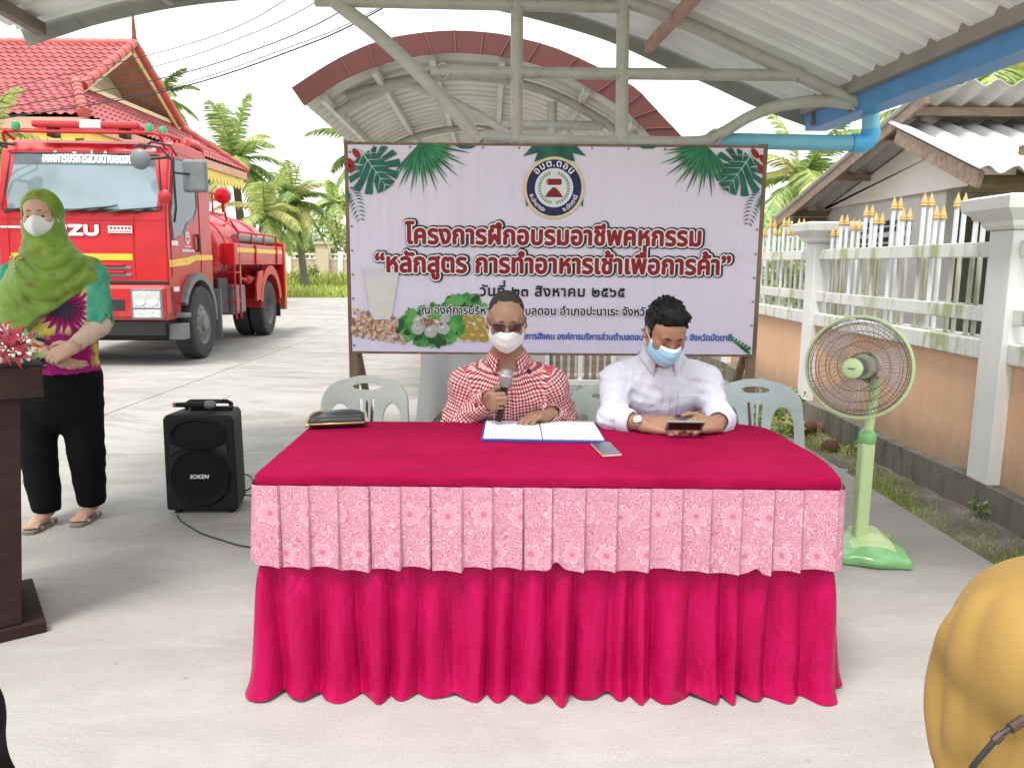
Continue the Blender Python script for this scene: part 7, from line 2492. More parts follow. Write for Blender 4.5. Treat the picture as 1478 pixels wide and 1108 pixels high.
# shirt
def shirt(body, B, m, name, nb, shR, elR, cuffR, shL, elL, cuffL, hip, h=.0055, fat=1.0, seed=1, vneck=None, amp=.0055, chest=None):
    F = Field((-.42, -.66, .42), (.42, .26, 1.10), h)
    nb = V3(nb)
    top = nb + V3((0, .015, -.055))
    F.cone(tuple(top + V3((0, .005, -.09))), hip, .150 * fat, .168 * fat, .04, flat=((0, 1, 0), .72))
    for sh in (shR, shL):
        F.cone(tuple(nb + V3((0, .01, -.030))), sh, .052, .060 * fat, .03)
        F.cone(tuple(V3(sh) + V3((0, .0, -.01))), tuple(top + V3((0, .01, -.14))), .075, .11, .05, flat=((0, 1, 0), .8))
    if chest: F.ell(chest[0], chest[1], .04)
    for sh, el, cu in ((shR, elR, cuffR), (shL, elL, cuffL)):
        F.cone(sh, el, .062 * fat, .056 * fat, .025)
        F.cone(el, cu, .056 * fat, .042, .02)
    F.disp(folds(seed, 6, 40, amp, (.2, .2, .5), 1.8, True), .03)
    F.disp(folds(seed + 9, 6, 90, amp * .5, None, 2.0, True), .03)
    # deep creases that gather at the armpits and elbows
    for sh, el, cu in ((shR, elR, cuffR), (shL, elL, cuffL)):
        sh_, el_ = np.array(sh), np.array(el)
        def cr(x, y, z, e=el_, s_=sh_):
            d = np.sqrt((x - e[0]) ** 2 + (y - e[1]) ** 2 + (z - e[2]) ** 2)
            g = np.exp(-(d / .09) ** 2)
            d2 = np.sqrt((x - s_[0] * .8) ** 2 + (y - s_[1] + .03) ** 2 + (z - s_[2] + .06) ** 2)
            g2 = np.exp(-(d2 / .08) ** 2)
            return .0055 * g * np.sin(d * 190 + 25 * x) + -.0022 * g2 * np.sin(d2 * 170 + 12 * z)
        F.disp(cr, .03)
        a, b = V3(cu), V3(el)
        F.cone(tuple(a + (a - b).normalized() * .10), tuple(a - (a - b).normalized() * .035), .036, .034, .004, 's')
        F.plane  # cuffs stay open where the wrist leaves them
    F.cone(tuple(nb + V3((0, -.005, .16))), tuple(nb + V3((0, .0, -.035))), .066, .058, .008, 's')
    if vneck: F.cone(tuple(nb + V3((0, -.055, .0))), vneck, .050, .006, .006, 's')
    top_t, hp = top, V3(hip)
    segs = [(tuple(top_t), hip, .16, 0.0, (0, -1, 0)), (shR, elR, .066, .05, (0.3, -1, 0)), (elR, cuffR, .052, .30, (0, -.6, 1)), (shL, elL, .066, .05, (-.3, -1, 0)), (elL, cuffL, .052, .30, (0, -.6, 1))]
    return F.build(name, m, body, uv=limb_uv(segs))
cuR = tuple(V3(elR).lerp(V3(wR), .955)); cuL = tuple(V3(elL).lerp(V3(wL), .97))
shirt1 = shirt(man1, B1, M_check, 'shirt', nb, shR, elR, cuR, shL, elL, cuL, hipc, vneck=tuple(nb + V3((0, -.125, -.125))), seed=4)
collar(man1, M_check, tuple(nb + V3((0, -.005, -.012))), rot('X', 10), .064, .060, .036, .040, gap=30)
bv1 = onto(shirt1)
flat_uv(strip(bv1, lambda z: [nb.x + d for d in (-.016, -.008, 0, .008, .016)], [nb.z - .135 - .012 * i for i in range(18)], .0012).build('placket', M_check, man1, smooth=True, solid=.0014))
mb = MB()
cbp = bv1.ray_cast(V3((nb.x + .085, -1.2, nb.z - .06)), V3((0, 1, 0)))[0] or nb
mb.ball(cbp, (.009, .005, .009)); mb.ball(cbp + V3((.003, -.002, -.010)), (.004, .004, .006)); mb.build('lapel_pin', M_lash, man1, smooth=True)
F = Field((-.24, -.52, .3), (.24, .24, .62), .008)
for x in (-.10, .10): F.cone((x, -.02, .48), (x * 1.25, -.42, .45), .098, .078, .03); F.cone((x * 1.25, -.42, .44), (x * 1.25, -.40, .32), .075, .065, .02)
F.box(w1(-.02, 3.36, .46), (.185, .15, .075), .06, .03); F.build('trousers', M_trou, man1)
mb = MB()
for x in (-.125, .125): mb.tube([(x, -.40, .36), (x, -.39, .08)], [.07, .06], 12); mb.box((x, -.45, .04), (.09, .26, .08))
mb.build('shoes_and_hems', M_trou, man1, bevel=.02)
# microphone in his hand
mi = thing('microphone', 'silver headed handheld microphone gripped by the man in the checked shirt', 'microphone', B1 + micA)
Rm = axm.to_track_quat('Z', 'Y').to_matrix()
Lm = (micB - micA).length
mb = MB(); mb.lathe([(0, -.004), (.011, -.004), (.0115, .02), (.014, Lm - .055), (.015, Lm - .05), (.018, Lm - .045)], (0, 0, 0), 20, Rm); mb.build('body', M_spk, mi, smooth=40)
mb = MB(); mb.lathe([(.018, Lm - .046), (.022, Lm - .04), (.0255, Lm - .02), (.026, Lm - .008)], (0, 0, 0), 24, Rm); mb.mi(1).lathe([(.0255, Lm - .010), (.0265, Lm - .006), (.0265, Lm - .001), (.0255, Lm + .003)], (0, 0, 0), 24, Rm); mb.mi(0).lathe([(.0255, Lm + .002), (.022, Lm + .016), (.012, Lm + .024), (0, Lm + .026)], (0, 0, 0), 24, Rm)
mb.build('mesh_head', [mat('grey_mic_mesh', (.30, .29, .28), .45, metal=.5, bump=.002, bscale=420), M_steel], mi, smooth=40)
# ---------------------------------------------------------------- man in the white shirt
B2 = V3((.60, 3.36, 0))
def w2(*p): return tuple(V3(p) - B2)
hc2 = V3(at(961, 480, 2.95)) - B2; R2 = rot('Z', 9) @ rot('Y', 3) @ rot('X', 25); s2 = .93
F = Field((-.38, -.74, .40), (.38, .22, 1.32), .0042)
P2_ = head(F, hc2, R2, s2)
nb2 = V3(w2(.602, 3.085, 1.003))
F.cone(P2_(0, .02, -.065), tuple(nb2), .054, .062, .02)
hip2 = w2(.60, 3.36, .50)
F.cone(tuple(nb2 + V3((0, .03, -.08))), hip2, .115, .135, .04, flat=((0, 1, 0), .75))
shR2, shL2 = w2(.430, 3.09, .885), w2(.778, 3.09, .885)
elR2, elL2 = w2(*atz(886, 604, .765)), w2(*atz(1050, 605, .765))
elR2 = (elR2[0], elR2[1] + .05, elR2[2] - .01); elL2 = (elL2[0] - .012, elL2[1] + .05, elL2[2] - .01)
wR2, wL2 = V3(w2(*atz(930, 612, .752))), V3(w2(*atz(1034, 612, .755)))
for sh, el, wr in ((shR2, elR2, wR2), (shL2, elL2, wL2)):
    F.cone(tuple(nb2 + V3((0, .02, -.06))), sh, .045, .035, .03)
    F.cone(sh, el, .036, .038, .015); F.cone(el, tuple(wr), .040, .026, .012)
dR2, nR2 = V3((.93, -.34, -.06)), V3((.25, .55, -.75))
dL2, nL2 = V3((-.90, -.40, .02)), V3((-.25, .55, -.75))
up_ = lambda n, d: 1 if V3(n).cross(V3(d)).z > 0 else -1
hand(F, wR2, dR2, nR2, up_(nR2, dR2), [(28, 42, 22), (34, 46, 24), (38, 48, 26), (40, 48, 28)], thumb=((.80, .55, .15), (.96, .12, .12), (.97, -.15, .2)), spread=.03, s=.98)
hand(F, wL2, dL2, nL2, up_(nL2, dL2), [(30, 52, 26), (36, 54, 26), (40, 56, 28), (42, 56, 30)], thumb=((.70, .66, .05), (.9, .3, .1), (.95, -.05, .2)), spread=.03, s=.98)
for x in (-.10, .10): F.cone((x, 0, .47), (x * 1.2, -.42, .44), .082, .062, .03)
F.box((0, 0, .46), (.17, .13, .06), .05, .03)
man2 = F.build('person', M_sk2)
man2.location = B2
tag(man2, 'dark haired man in pale lavender white shirt looking down at his phone', 'person')
Pn = lambda x, y, z: tuple(hc2 + R2 @ V3((x, y, z)) * s2)
face_bits(man2, Pn, R2, s2, hc2, brow_w=.0042)
face_mask(man2, 'face_mask', Pn, M_mask_b, s2, top=-.0102)
F = Field(tuple(hc2 - V3((.15, .17, .14))), tuple(hc2 + V3((.15, .2, .21))), .0036)
F.ell(Pn(0, .026, .052), (.083 * s2, .100 * s2, .090 * s2), 0, 'u', R2)
F.ell(Pn(0, -.032, .098), (.060 * s2, .052 * s2, .034 * s2), .03, 'u', R2)
F.ell(Pn(0, .055, -.015), (.074 * s2, .06 * s2, .065 * s2), .03, 'u', R2)
for x in (-1, 1):
    F.cone(Pn(x * .073, -.012, .03), Pn(x * .0735, -.018, -.012), .013, .006, .008)
    F.ell(Pn(x * .092, -.04, -.012), (.022 * s2, .060 * s2, .055 * s2), .008, 's', R2)
F.ell(Pn(0, -.122, .006), (.072 * s2, .070 * s2, .078 * s2), .010, 's', R2)
F.plane(Pn(0, .05, -.06), tuple(R2 @ V3((0, -.2, -1))))
F.disp(folds(15, 6, 110, .0045), .02); F.disp(folds(16, 5, 260, .0016), .02)
hair2 = F.build('hair', M_hair, man2)
rh = random.Random(4)
mb = MB()
vs_ = [v.co.copy() for v in hair2.data.vertices]; ns_ = [v.normal.copy() for v in hair2.data.vertices]
for _ in range(330):
    i = rh.randrange(len(vs_)); p, nn_ = vs_[i], ns_[i]
    lo_c = R2.transposed() @ (p - hc2)
    if lo_c.z < .045 or (lo_c.y < -.055 and lo_c.z < .105): continue
    fwd = R2 @ V3((rh.gauss(0, .5), -1, rh.gauss(.15, .3)))
    t_ = (fwd - nn_ * fwd.dot(nn_)).normalized()
    L_ = rh.uniform(.012, .024)
    mb.tube([p - nn_ * .004, p + nn_ * .0025 + t_ * L_ * .45, p + nn_ * rh.uniform(-.002, .004) + t_ * L_], [.0042, .0032, .0004], 5, caps=False)
mb.build('hair_tufts', M_hair, man2, smooth=True)
cuR2 = tuple(V3(elR2).lerp(wR2, .50)); cuL2 = tuple(V3(elL2).lerp(wL2, .45))
shirt2 = shirt(man2, B2, M_lav, 'shirt', nb2, shR2, elR2, cuR2, shL2, elL2, cuL2, hip2, vneck=tuple(nb2 + V3((.0, -.120, -.085))), seed=31, amp=.0052)
collar(man2, M_lav, tuple(nb2 + V3((0, -.008, -.008))), rot('X', 16), .067, .062, .038, .044, gap=26)
for cu, el in ((cuR2, elR2), (cuL2, elL2)):
    mb = MB()
    a, b = V3(cu), V3(el); d = (a - b).normalized()
    Rq = d.to_track_quat('Z', 'Y').to_matrix()
    mb.lathe([(.036, -.03), (.049, -.032), (.0515, -.02), (.051, .005), (.047, .016), (.041, .018), (.037, .012)], a, 26, Rq, caps=False)
    mb.build('rolled_cuff', M_lav, man2, smooth=60)
bv = onto(shirt2)
zt_ = nb2.z - .115
zs = [zt_ - .012 * i for i in range(22)]
xc_ = lambda z: nb2.x + .004 + .006 * math.sin(z * 9)
strip(bv, lambda z: [xc_(z) + d for d in (-.016, -.008, 0, .008, .016)], zs).build('placket', M_lav, man2, smooth=True, solid=.0016)
for k in range(4):
    z = zt_ - .012 - .072 * k
    h, n, *_ = bv.ray_cast(V3((xc_(z), -1.2, z)), V3((0, 1, 0)))
    if h:
        mb = MB(); mb.ball(h + n * .0035, (.0052, .0018, .0052), 10, 6); mb.build('button', mat('pearl_button', (.7, .7, .72), .25), man2, smooth=True)
px0 = nb2.x + .055
strip(bv, lambda z: [px0 + .012 * i for i in range(9)], [nb2.z - .155 - .012 * i for i in range(9)], .0014).build('breast_pocket', M_lav, man2, smooth=True, solid=.0014)
# watch
wd_ = (wR2 - V3(elR2)).normalized(); wp = wR2 - wd_ * .016
Rw = wd_.to_track_quat('Z', 'Y').to_matrix()
mb = MB(); mb.lathe([(.0285, -.010), (.0305, -.010), (.0305, .010), (.0285, .010)], wp, 28, Rw, caps=False); wt = mb.build('wrist_watch', M_steel, man2, smooth=40)
fwn = V3((-.15, -.80, .58)); fwn = (fwn - wd_ * fwn.dot(wd_)).normalized()
Rf = fwn.to_track_quat('Z', 'Y').to_matrix()
mb = MB(); mb.lathe([(.0, -.002), (.0185, -.002), (.0195, .004), (.017, .007)], wp + fwn * .030, 28, Rf); mb.build('watch_case', M_steel, wt, smooth=40)
mb = MB(); mb.lathe([(.0, .0072), (.0165, .0072)], wp + fwn * .030, 28, Rf, caps=False); mb.build('watch_dial', mat('watch_dial', (.5, .5, .48), .3), wt)
F = Field((-.24, -.52, .3), (.24, .24, .62), .008)
for x in (-.10, .10): F.cone((x, -.02, .48), (x * 1.25, -.42, .45), .098, .078, .03); F.cone((x * 1.25, -.42, .44), (x * 1.25, -.40, .32), .075, .065, .02)
F.box((0, 0, .46), (.185, .15, .075), .06, .03); F.build('trousers', M_trou, man2)
mb = MB()
for x in (-.125, .125): mb.tube([(x, -.40, .36), (x, -.39, .08)], [.07, .06], 12); mb.box((x, -.45, .04), (.09, .26, .08))
mb.build('shoes_and_hems', M_trou, man2, bevel=.02)
# the phone between his hands
pm_ = V3(atz(986, 612, .768)) + V3((0, -.028, 0))
hp = thing('held_phone', 'dark phone in a greenish case held in both hands of the man in white', 'phone', pm_, 0)
mb = MB(); mb.box((0, 0, 0), (.138, .0085, .068), rot('X', 50)); mb.build('case', mat('dull_green_case', (.20, .27, .19), .5), hp, bevel=.003)
mb = MB(); mb.box((0, .0052, .0), (.130, .001, .062), rot('X', 50)); mb.build('screen', M_blk, hp)
mb = MB(); mb.box((0, -.0052, -.0), (.120, .002, .050), rot('X', 50)); mb.build('back_plate', M_blk, hp)
# ---------------------------------------------------------------- woman in the green headscarf
B3 = V3((-2.31, 3.86, 0))
def g3(px, py, dy=0.0): return V3(at(px, py, 3.86 + dy)) - B3
hc3 = g3(60, 311); R3 = rot('Z', 13) @ rot('X', 4) @ rot('Y', -3); s3 = .98
F = Field((-.42, -.36, -.01), (.44, .26, 1.78), .0048)
P3_ = head(F, hc3, R3, s3, True)
sh_c = g3(76, 392)
F.cone(P3_(0, .02, -.08), tuple(sh_c + V3((0, .02, .03))), .05, .06, .02)
F.cone(tuple(sh_c + V3((0, .02, -.08))), tuple(g3(78, 540) + V3((0, .02, 0))), .13, .15, .05, flat=((0, 1, 0), .78))
shA, shB = g3(22, 402, .02), g3(131, 402, .02)
elA, elB = g3(-6, 478, -.02), g3(143, 470, -.02)
wrA, wrB = g3(66, 508, -.20), g3(106, 500, -.215)
for sh, el, wr in ((shA, elA, wrA), (shB, elB, wrB)):
    F.cone(tuple(sh_c + V3((0, .02, -.03))), tuple(sh), .07, .06, .04); F.cone(tuple(sh), tuple(el), .055, .047, .02); F.cone(tuple(el), tuple(wr), .046, .029, .015)
dB, nB = V3((-.80, -.10, -.42)), V3((-.15, .85, -.3))
hand(F, wrB, dB, nB, up_(nB, dB), [(22, 28, 20), (24, 30, 22), (28, 34, 22), (32, 36, 24)], thumb=((.75, .6, .2), (.9, .3, .3), (.95, .0, .35)), spread=.05, s=.98)
dA, nA = V3((.80, .10, -.45)), V3((.1, .8, .2))
hand(F, wrA + V3((.0, .025, -.01)), dA, nA, up_(nA, dA), [(14, 22, 18), (16, 26, 18), (18, 28, 20), (22, 30, 20)], spread=.06, s=.96)
footL, footR = V3(atz(60, 752, .03)) - B3, V3(atz(126, 742, .03)) - B3
hipA, hipB = g3(52, 560, .02), g3(108, 560, .02)
for hp_, ft in ((hipA, footL), (hipB, footR)):
    kn_ = hp_.lerp(ft + V3((0, .05, .05)), .5)
    F.cone(tuple(hp_), tuple(kn_), .085, .058, .03); F.cone(tuple(kn_), tuple(ft + V3((0, .055, .06))), .056, .034, .02)
    F.chain([tuple(ft + V3((0, .055, .03))), tuple(ft + V3((0, -.03, .012))), tuple(ft + V3((0, -.075, .0)))], [.034, .032, .020], .02, flat=((0, 0, 1), .72))
    for k in range(5):
        x = (k - 2) * .0145
        F.cone(tuple(ft + V3((x, -.065, .004))), tuple(ft + V3((x * 1.12, -.105 + abs(k - 1.5) * .006, -.002))), .010, .0085 if k else .0085, .004)
wom = F.build('person', M_sk3)
wom.location = B3
tag(wom, 'woman in lime green headscarf, white mask and tie dye shirt standing with folded hands', 'person')
Pw = lambda x, y, z: tuple(hc3 + R3 @ V3((x, y, z)) * s3)
face_bits(wom, Pw, R3, s3, hc3, brow_w=.0026, open_=True)
face_mask(wom, 'face_mask', Pw, M_mask_k, s3, beak=.020, pleat=0, wide=1.2, top=-.002)
def tiedye():
    t = NT('tie_dye_cotton', rough=.85, spec=.2)
    cx = g3(84, 446, -.15)
    o = t.obj()
    x, y, z = t.sep(o)
    dx, dz = t.math('SUBTRACT', x, cx.x), t.math('SUBTRACT', z, cx.z)
    n = t.noise(o, 14, 4, .6)
    th = t.math('ARCTAN2', dz, dx)
    ray_ = t.math('MULTIPLY', t.math('SINE', t.math('ADD', t.math('MULTIPLY', th, 22), t.math('MULTIPLY', n, 8))), .022)
    r = t.math('ADD', t.math('SQRT', t.math('ADD', t.math('MULTIPLY', dx, dx), t.math('MULTIPLY', dz, dz))), t.math('ADD', ray_, t.math('MULTIPLY', t.math('SUBTRACT', n, .5), .05)))
    rings = t.ramp(r, [(0.0, (.06, .06, .12)), (.045, (.02, .02, .04)), (.065, (.30, .012, .12)), (.10, (.32, .015, .13)), (.118, (.60, .55, .42)), (.128, (.62, .50, .06)), (.172, (.62, .52, .07)), (.192, (.40, .58, .45)), (.21, (.06, .34, .22)), (.27, (.07, .36, .24)), (.30, (.03, .25, .17))])
    e = [q for q in t.n if q.type == 'VALTORGB'][-1]
    sl = t.math('ADD', t.math('ADD', z, t.math('MULTIPLY', n, .10)), t.math('MULTIPLY', x, -.25))
    zh = g3(90, 500).z
    low_ = t.ramp(t.math('SUBTRACT', sl, zh - .28), [(.37, 1.0), (.40, 0.0)])
    dots = t.math('LESS_THAN', t.voro(o, 55, rnd=.9), .22)
    blk = t.mix(t.math('MULTIPLY', dots, .8), (.012, .012, .03), (.5, .48, .55))
    hem = t.mix(t.ramp(t.math('ADD', x, t.math('MULTIPLY', n, .1)), [(.06, 0.0), (.09, 1.0)]), blk, (.30, .012, .13))
    hem = t.mix(t.ramp(t.math('ADD', x, t.math('MULTIPLY', n, .08)), [(.225, 0.0), (.245, 1.0)]), hem, (.60, .50, .06))
    hem = t.mix(t.ramp(t.math('SUBTRACT', z, g3(90, 534).z - .0), [(0.012, 1.0), (.03, 0.0)]), hem, (.32, .014, .15))
    c = t.mix(low_, rings, hem)
    ssl = t.math('ADD', t.math('ABSOLUTE', t.math('SUBTRACT', x, .01)), t.math('MULTIPLY', n, .03))
    slv = t.ramp(ssl, [(.215, 0.0), (.235, 1.0)])
    up2 = t.ramp(t.math('SUBTRACT', z, g3(90, 470).z), [(0.0, 0.0), (.02, 1.0)])
    grn = t.mix(t.ramp(n, [(.35, 0.0), (.7, 1.0)]), (.035, .27, .17), (.11, .40, .27))
    c = t.mix(t.math('MULTIPLY', slv, up2), c, grn)
    return t.color(c)
F = Field((-.44, -.34, .70), (.46, .30, 1.52), .006)
F.cone(tuple(sh_c + V3((0, .02, -.06))), tuple(g3(80, 532) + V3((0, .02, 0))), .165, .205, .05, flat=((0, 1, 0), .74))
F.ell(tuple(g3(76, 430) + V3((0, -.05, 0))), (.17, .13, .10), .06)
for sh, el in ((shA, elA), (shB, elB)):
    F.cone(tuple(sh_c + V3((0, .02, -.02))), tuple(sh), .08, .075, .05)
    F.cone(tuple(sh), tuple(V3(sh).lerp(el, .86)), .078, .074, .03)
    e_ = V3(sh).lerp(el, .86); d = (V3(el) - V3(sh)).normalized()
    F.cone(tuple(e_ + d * .10), tuple(e_ - d * .0), .066, .056, .004, 's')
F.plane(tuple(g3(80, 537)), (0, 0, -1))
F.disp(folds(41, 6, 28, .0050, (.8, 0, .3), 1.6, True), .03); F.disp(folds(42, 5, 70, .0035, None, 1.8, True), .03)
F.build('shirt', tiedye(), wom)
M_beige = mat('beige_undersleeve', (.56, .43, .32), .85, var=.05, vscale=12, spec=.2)
F = Field((-.44, -.36, .75), (.46, .26, 1.25), .005)
for sh, el, wr in ((shA, elA, wrA), (shB, elB, wrB)):
    F.cone(tuple(V3(sh).lerp(el, .7)), tuple(el), .056, .054, .02); F.cone(tuple(el), tuple(V3(el).lerp(wr, .93)), .054, .036, .015)
    e_ = V3(el).lerp(wr, .93); d = (V3(wr) - V3(el)).normalized()
    F.cone(tuple(e_ + d * .08), tuple(e_ + d * .012), .034, .031, .003, 's')
F.disp(folds(51, 5, 60, .003, None, 1.6, True), .03)
F.build('undersleeves', M_beige, wom)
F = Field((-.36, -.28, .05), (.36, .32, 1.0), .007)
F.cone(tuple(g3(80, 540) + V3((0, .03, .03))), tuple(g3(80, 575) + V3((0, .03, 0))), .19, .185, .03, flat=((0, 1, 0), .75))
for hp_, ft, ox in ((hipA, footL, -.02), (hipB, footR, .01)):
    kn_ = hp_.lerp(ft + V3((0, .05, .05)), .55) + V3((ox, 0, 0))
    F.cone(tuple(hp_ + V3((ox * .5, .02, .03))), tuple(kn_), .124, .088, .03, flat=((0, 1, 0), .9)); F.cone(tuple(kn_), tuple(ft + V3((0, .05, .085))), .088, .074, .02)
F.disp(folds(61, 6, 26, .0042, (.3, .2, .6), 1.6, True), .03)
F.plane((0, 0, .07), (0, 0, -1))
F.build('trousers', mat('black_trousers', (.006, .006, .0065), .9, var=.2, spec=.12), wom)
def scarfmat():
    t = NT('lime_green_voile', rough=.75, spec=.25, Sheen_Weight=.25)
    o = t.obj()
    n = t.noise(o, 9, 4, .6, .6); v = t.voro(o, 11, rnd=.85)
    c = t.ramp(n, [(.3, (.115, .205, .022)), (.7, (.20, .315, .045))])
    c = t.mix(t.ramp(v, [(.10, .65), (.30, 0.0)]), c, (.16, .085, .02))
    c = t.mix(t.ramp(t.voro(o, 16, rnd=1.0), [(.06, .7), (.11, 0.0)]), c, (.055, .09, .02))
    t.bump(t.noise(t.obj((16, 16, 6)), 1.6, 3, .5, .5), .004, .4)
    return t.color(c)
F = Field((-.40, -.36, 1.0), (.42, .26, 1.80), .0052)
# cape over chest and shoulders, cut on the slant
F.cone(tuple(sh_c + V3((0, .02, -.07))), tuple(g3(66, 455) + V3((0, -.02, 0))), .190, .228, .05, flat=((0, 1, 0), .80))
F.ell(tuple(g3(70, 425) + V3((0, -.05, 0))), (.195, .168, .13), .06)
for sh in (shA, shB): F.cone(tuple(sh_c + V3((0, .02, 0))), tuple(V3(sh) + V3((0, 0, .012))), .100, .094, .05)
p0, p1 = g3(46, 468, -.17), g3(150, 388, -.13)
dd = (p1 - p0); F.plane(tuple(p0), (-dd.z * -1, 0, -dd.x))
F.plane(tuple(g3(16, 430)), (-1, 0, .22))
F.plane(tuple(g3(146, 400)), (1, 0, .25))
F.disp(folds(71, 6, 26, .0030, (.5, .1, .75), 1.6, True), .03); F.disp(folds(72, 5, 60, .0012, (.5, .1, .75), 1.6, True), .03)
def sweep(x, y, z):
    q = (x * .55 + z * .83)
    return .0028 * np.sin(q * 95 + 5 * np.sin(x * 14) + 2 * np.sin(z * 22)) * np.clip((1.46 - z) / .1, 0.25, 1)
F.disp(sweep, .03)
# neck wrap
F.cone(tuple(P3_(0, -.002, -.088)), tuple(sh_c + V3((0, -.01, .0))), .092, .155, .05)
def wrap(x, y, z):
    return .0028 * np.sin(z * 150 + 16 * x + 3 * np.sin(x * 22)) * np.exp(-((z - (hc3.z - .16)) / .07) ** 2)
F.disp(wrap, .03)
# hood
F.ell(Pw(0, .022, .030), (.093 * s3, .112 * s3, .106 * s3), .03, 'u', R3)
F.ell(Pw(0, .0, -.055), (.089 * s3, .100 * s3, .085 * s3), .03, 'u', R3)
F.ell(Pw(0, -.115, -.006), (.077 * s3, .125 * s3, .090 * s3), .008, 's', R3)
F.ell(Pw(0, -.02, 0), (.070 * s3, .085 * s3, .098 * s3), .004, 's', R3)
creases(F, B3, [[(30, 352), (46, 374), (70, 382), (96, 370), (106, 345)], [(24, 372), (48, 396), (78, 402), (108, 386), (122, 362)], [(22, 398), (46, 420), (78, 428), (112, 408), (136, 380)], [(24, 424), (44, 444), (70, 446), (98, 430)], [(100, 300), (98, 330), (88, 352)], [(40, 282), (62, 278), (84, 292), (94, 320)], [(26, 380), (28, 410), (40, 446)]], .011, .35, .022)
creases(F, B3, [[(28, 362), (48, 386), (74, 392), (104, 376), (114, 352)], [(24, 386), (48, 409), (78, 416), (112, 396), (128, 374)], [(24, 412), (46, 433), (76, 438), (106, 420)]], .006, .25, .012, 's')
F.build('headscarf', scarfmat(), wom)
F = Field(tuple(hc3 - V3((.12, .14, .05))), tuple(hc3 + V3((.12, .14, .14))), .004)
F.ell(Pw(0, .02, .034), (.084 * s3, .103 * s3, .094 * s3), 0, 'u', R3)
F.ell(Pw(0, -.115, -.012), (.0605 * s3, .125 * s3, .080 * s3), .006, 's', R3)
F.plane(Pw(0, 0, .03), tuple(R3 @ V3((0, 0, -1))))
F.build('undercap', M_lash, wom)
br = g3(21, 372, -.16)
mb = MB()
for k in range(7): mb.ball(br + V3((.008 * (k - 3), .004 * abs(k - 3), .006 * math.sin(k * 2))), .0065, 8, 6)
mb.ball(br + V3((-.004, 0, -.03)), .006); mb.ball(br + V3((-.002, 0, -.045)), .005)
mb.build('brooch', M_brass, wom, smooth=True)
M_sole = mat('taupe_sandal_sole', (.22, .19, .155), .7); M_strapg = mat('pale_sandal_strap', (.50, .46, .38), .5)
for ft in (footL, footR):
    mb = MB()
    mb.prism([(ft.x + x, ft.y + y) for x, y in ((-.038, -.09), (-.03, -.118), (0, -.126), (.03, -.118), (.04, -.09), (.036, 0), (.034, .08), (.02, .105), (-.02, .105), (-.034, .08), (-.034, 0))], .018, lambda u, w, d: (u, w, .0005 + d))
    so_ = mb.build('sandal', M_sole, wom, bevel=.004)
    mb = MB()
    for y0_, y1_, h_ in ((-.075, -.05, .034), (-.045, -.065, .040), (.01, .03, .062)):
        mb.tube(spline([(ft.x - .040, ft.y + y0_, .012), (ft.x - .024, ft.y + lerp(y0_, y1_, .3), h_ * .88), (ft.x, ft.y + (y0_ + y1_) / 2, h_ + .006), (ft.x + .024, ft.y + lerp(y0_, y1_, .7), h_ * .88), (ft.x + .041, ft.y + y1_, .012)], 5), .0055, 6)
    mb.build('strap', M_strapg, so_, smooth=True)
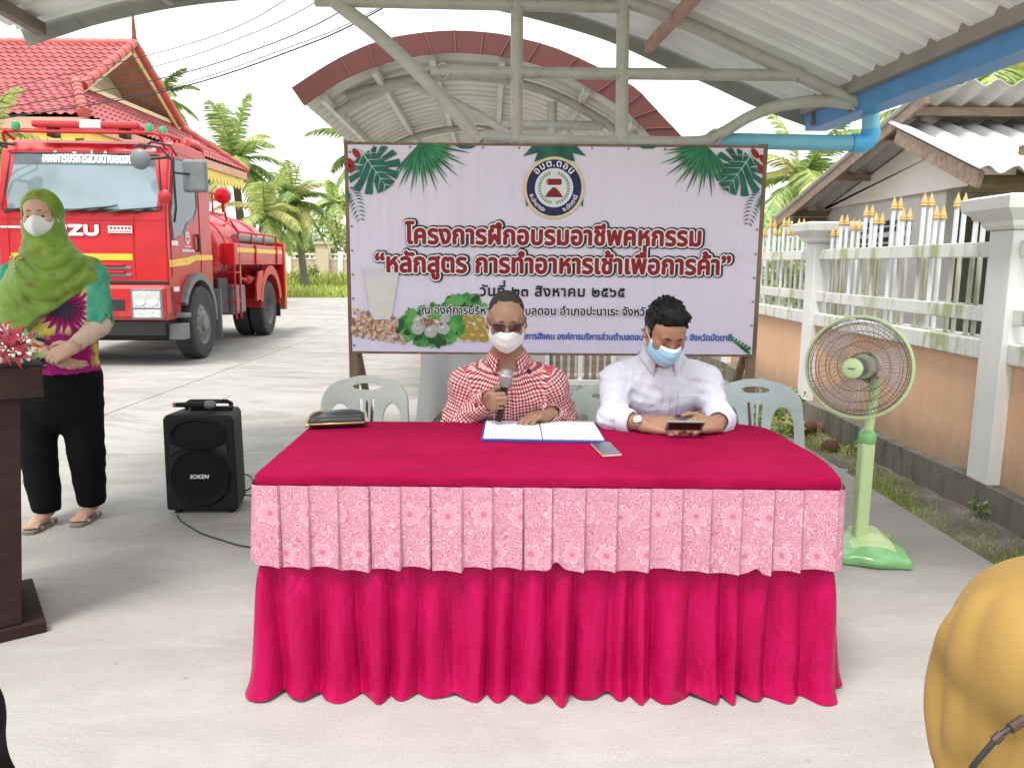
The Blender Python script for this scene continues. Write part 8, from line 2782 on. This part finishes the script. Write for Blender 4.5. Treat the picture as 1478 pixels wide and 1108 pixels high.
# ---------------------------------------------------------------- people in the nearest row, cut by the frame
def near_person(label, px, py, Y, m, s, seed, rx=.112, rz=.112, cord=False):
    c = V3(at(px, py, Y)); B = V3((c.x, c.y - .05, 0))
    c = c - B
    sd = 1 if c.x + B.x > 0 else -1
    F = Field((min(-.30, sd * .62), -.34, 0.0), (max(.30, sd * .62), .45, c.z + .2), .009)
    F.ell(tuple(c), (.075 * s, .095 * s, .10 * s), 0)
    F.cone(tuple(c + V3((0, 0, -.08))), tuple(c + V3((0, 0, -.18))), .05, .06, .02)
    F.cone(tuple(c + V3((0, -.02, -.30))), (0, -.05, .45), .13, .15, .05, flat=((0, 1, 0), .75))
    for x in (-.15, .15):
        F.cone(tuple(c + V3((x, -.02, -.24))), (x * 1.15, .0, .5), .055, .045, .03)
        F.cone((x * .6 * sd, -.03, .43), (sd * .40, x * .7, .42), .085, .065, .03); F.cone((sd * .40, x * .7, .41), (sd * .42, x * .7, .06), .058, .04, .02)
        F.cone((sd * .42, x * .7, .03), (sd * .50, x * .7, .03), .035, .03, .02)
    b = F.build('person', M_sk3)
    b.location = B
    tag(b, label, 'person')
    F = Field((-.27, -.30, max(.38, c.z - .55)), (.27, .26, c.z + .17), .0055)
    F.ell(tuple(c + V3((0, 0, .0))), (rx * s, .125 * s, rz * s), 0)
    F.ell(tuple(c + V3((-.004, .02, -.115))), (.108 * s, .118 * s, .085 * s), .04)
    F.cone(tuple(c + V3((0, 0, -.10))), tuple(c + V3((0, -.01, -.24))), .105, .125, .04, flat=((0, 1, 0), .85))
    F.cone(tuple(c + V3((0, -.01, -.26))), tuple(c + V3((0, -.01, -.42))), .135, .16, .05, flat=((0, 1, 0), .75))
    def dr(x, y, z):
        a = np.arctan2(x, -y + .02)
        return (.0075 * (1.4 * np.sqrt(np.sin(a * 5.5 + .5 * np.sin(z * 7 + seed) + seed) ** 2 + .004) - .9) + .0016 * np.sin(a * 13 + z * 7)) * np.clip((c.z + .075 - z) / .12, 0, 1)
    F.disp(dr, .03)
    F.disp(folds(seed, 4, 14, .0016), .03)
    if cord:
        creases(F, B, [[(1412, 868), (1396, 930), (1386, 1000), (1380, 1090)], [(1456, 880), (1448, 940), (1432, 1010), (1418, 1085)], [(1376, 900), (1362, 960), (1356, 1030), (1364, 1110)], [(1478, 900), (1470, 960), (1452, 1030)]], .010, .62, .03)
    sc = F.build('headscarf', m, b)
    F = Field((min(-.30, sd * .56), -.30, .3), (max(.30, sd * .56), .45, c.z - .2), .009)
    F.cone(tuple(c + V3((0, -.02, -.33))), (0, -.05, .42), .15, .17, .05, flat=((0, 1, 0), .75)); 
    for x in (-.09, .09): F.cone((0, x, .44), (sd * .42, x, .44), .10, .085, .03)
    F.build('dress', m, b)
    if cord:
        q = [(1490, 1030, .735), (1462, 1048, .725), (1442, 1062, .72), (1424, 1082, .72), (1404, 1106, .725), (1392, 1130, .74)]
        pts = spline([V3(at(x, y, Y_)) - B for x, y, Y_ in q], 5)
        mb = MB(); mb.tube(pts, .003, 8); o = mb.build('bag_cord', M_cable, b, smooth=True)
        mb = MB(); mb.tube([pts[2], pts[6]], .0052, 8); mb.tube([pts[9], pts[12]], .0046, 8); mb.build('cord_bead', mat('dark_brown_bead', (.05, .025, .015), .4), o, smooth=40)
    return b
def ochre():
    t = NT('ochre_jersey', rough=.9, spec=.08, Sheen_Weight=.05)
    o = t.obj()
    n = t.noise(o, 5, 3)
    t.bump(t.noise(o, 420, 2), .0006, .4)
    return t.color(t.ramp(n, [(.3, (.27, .165, .048)), (.7, (.325, .20, .062))]))
near_person('person in an ochre yellow headscarf seen from behind at the bottom right corner', 1541, 954, .87, ochre(), 1.12, 3, cord=True)
near_person('person in black seen only as a dark sliver at the bottom left corner', -168, 1085, .80, mat('black_jersey', (.006, .005, .005), .9, spec=.1), 1.0, 5)
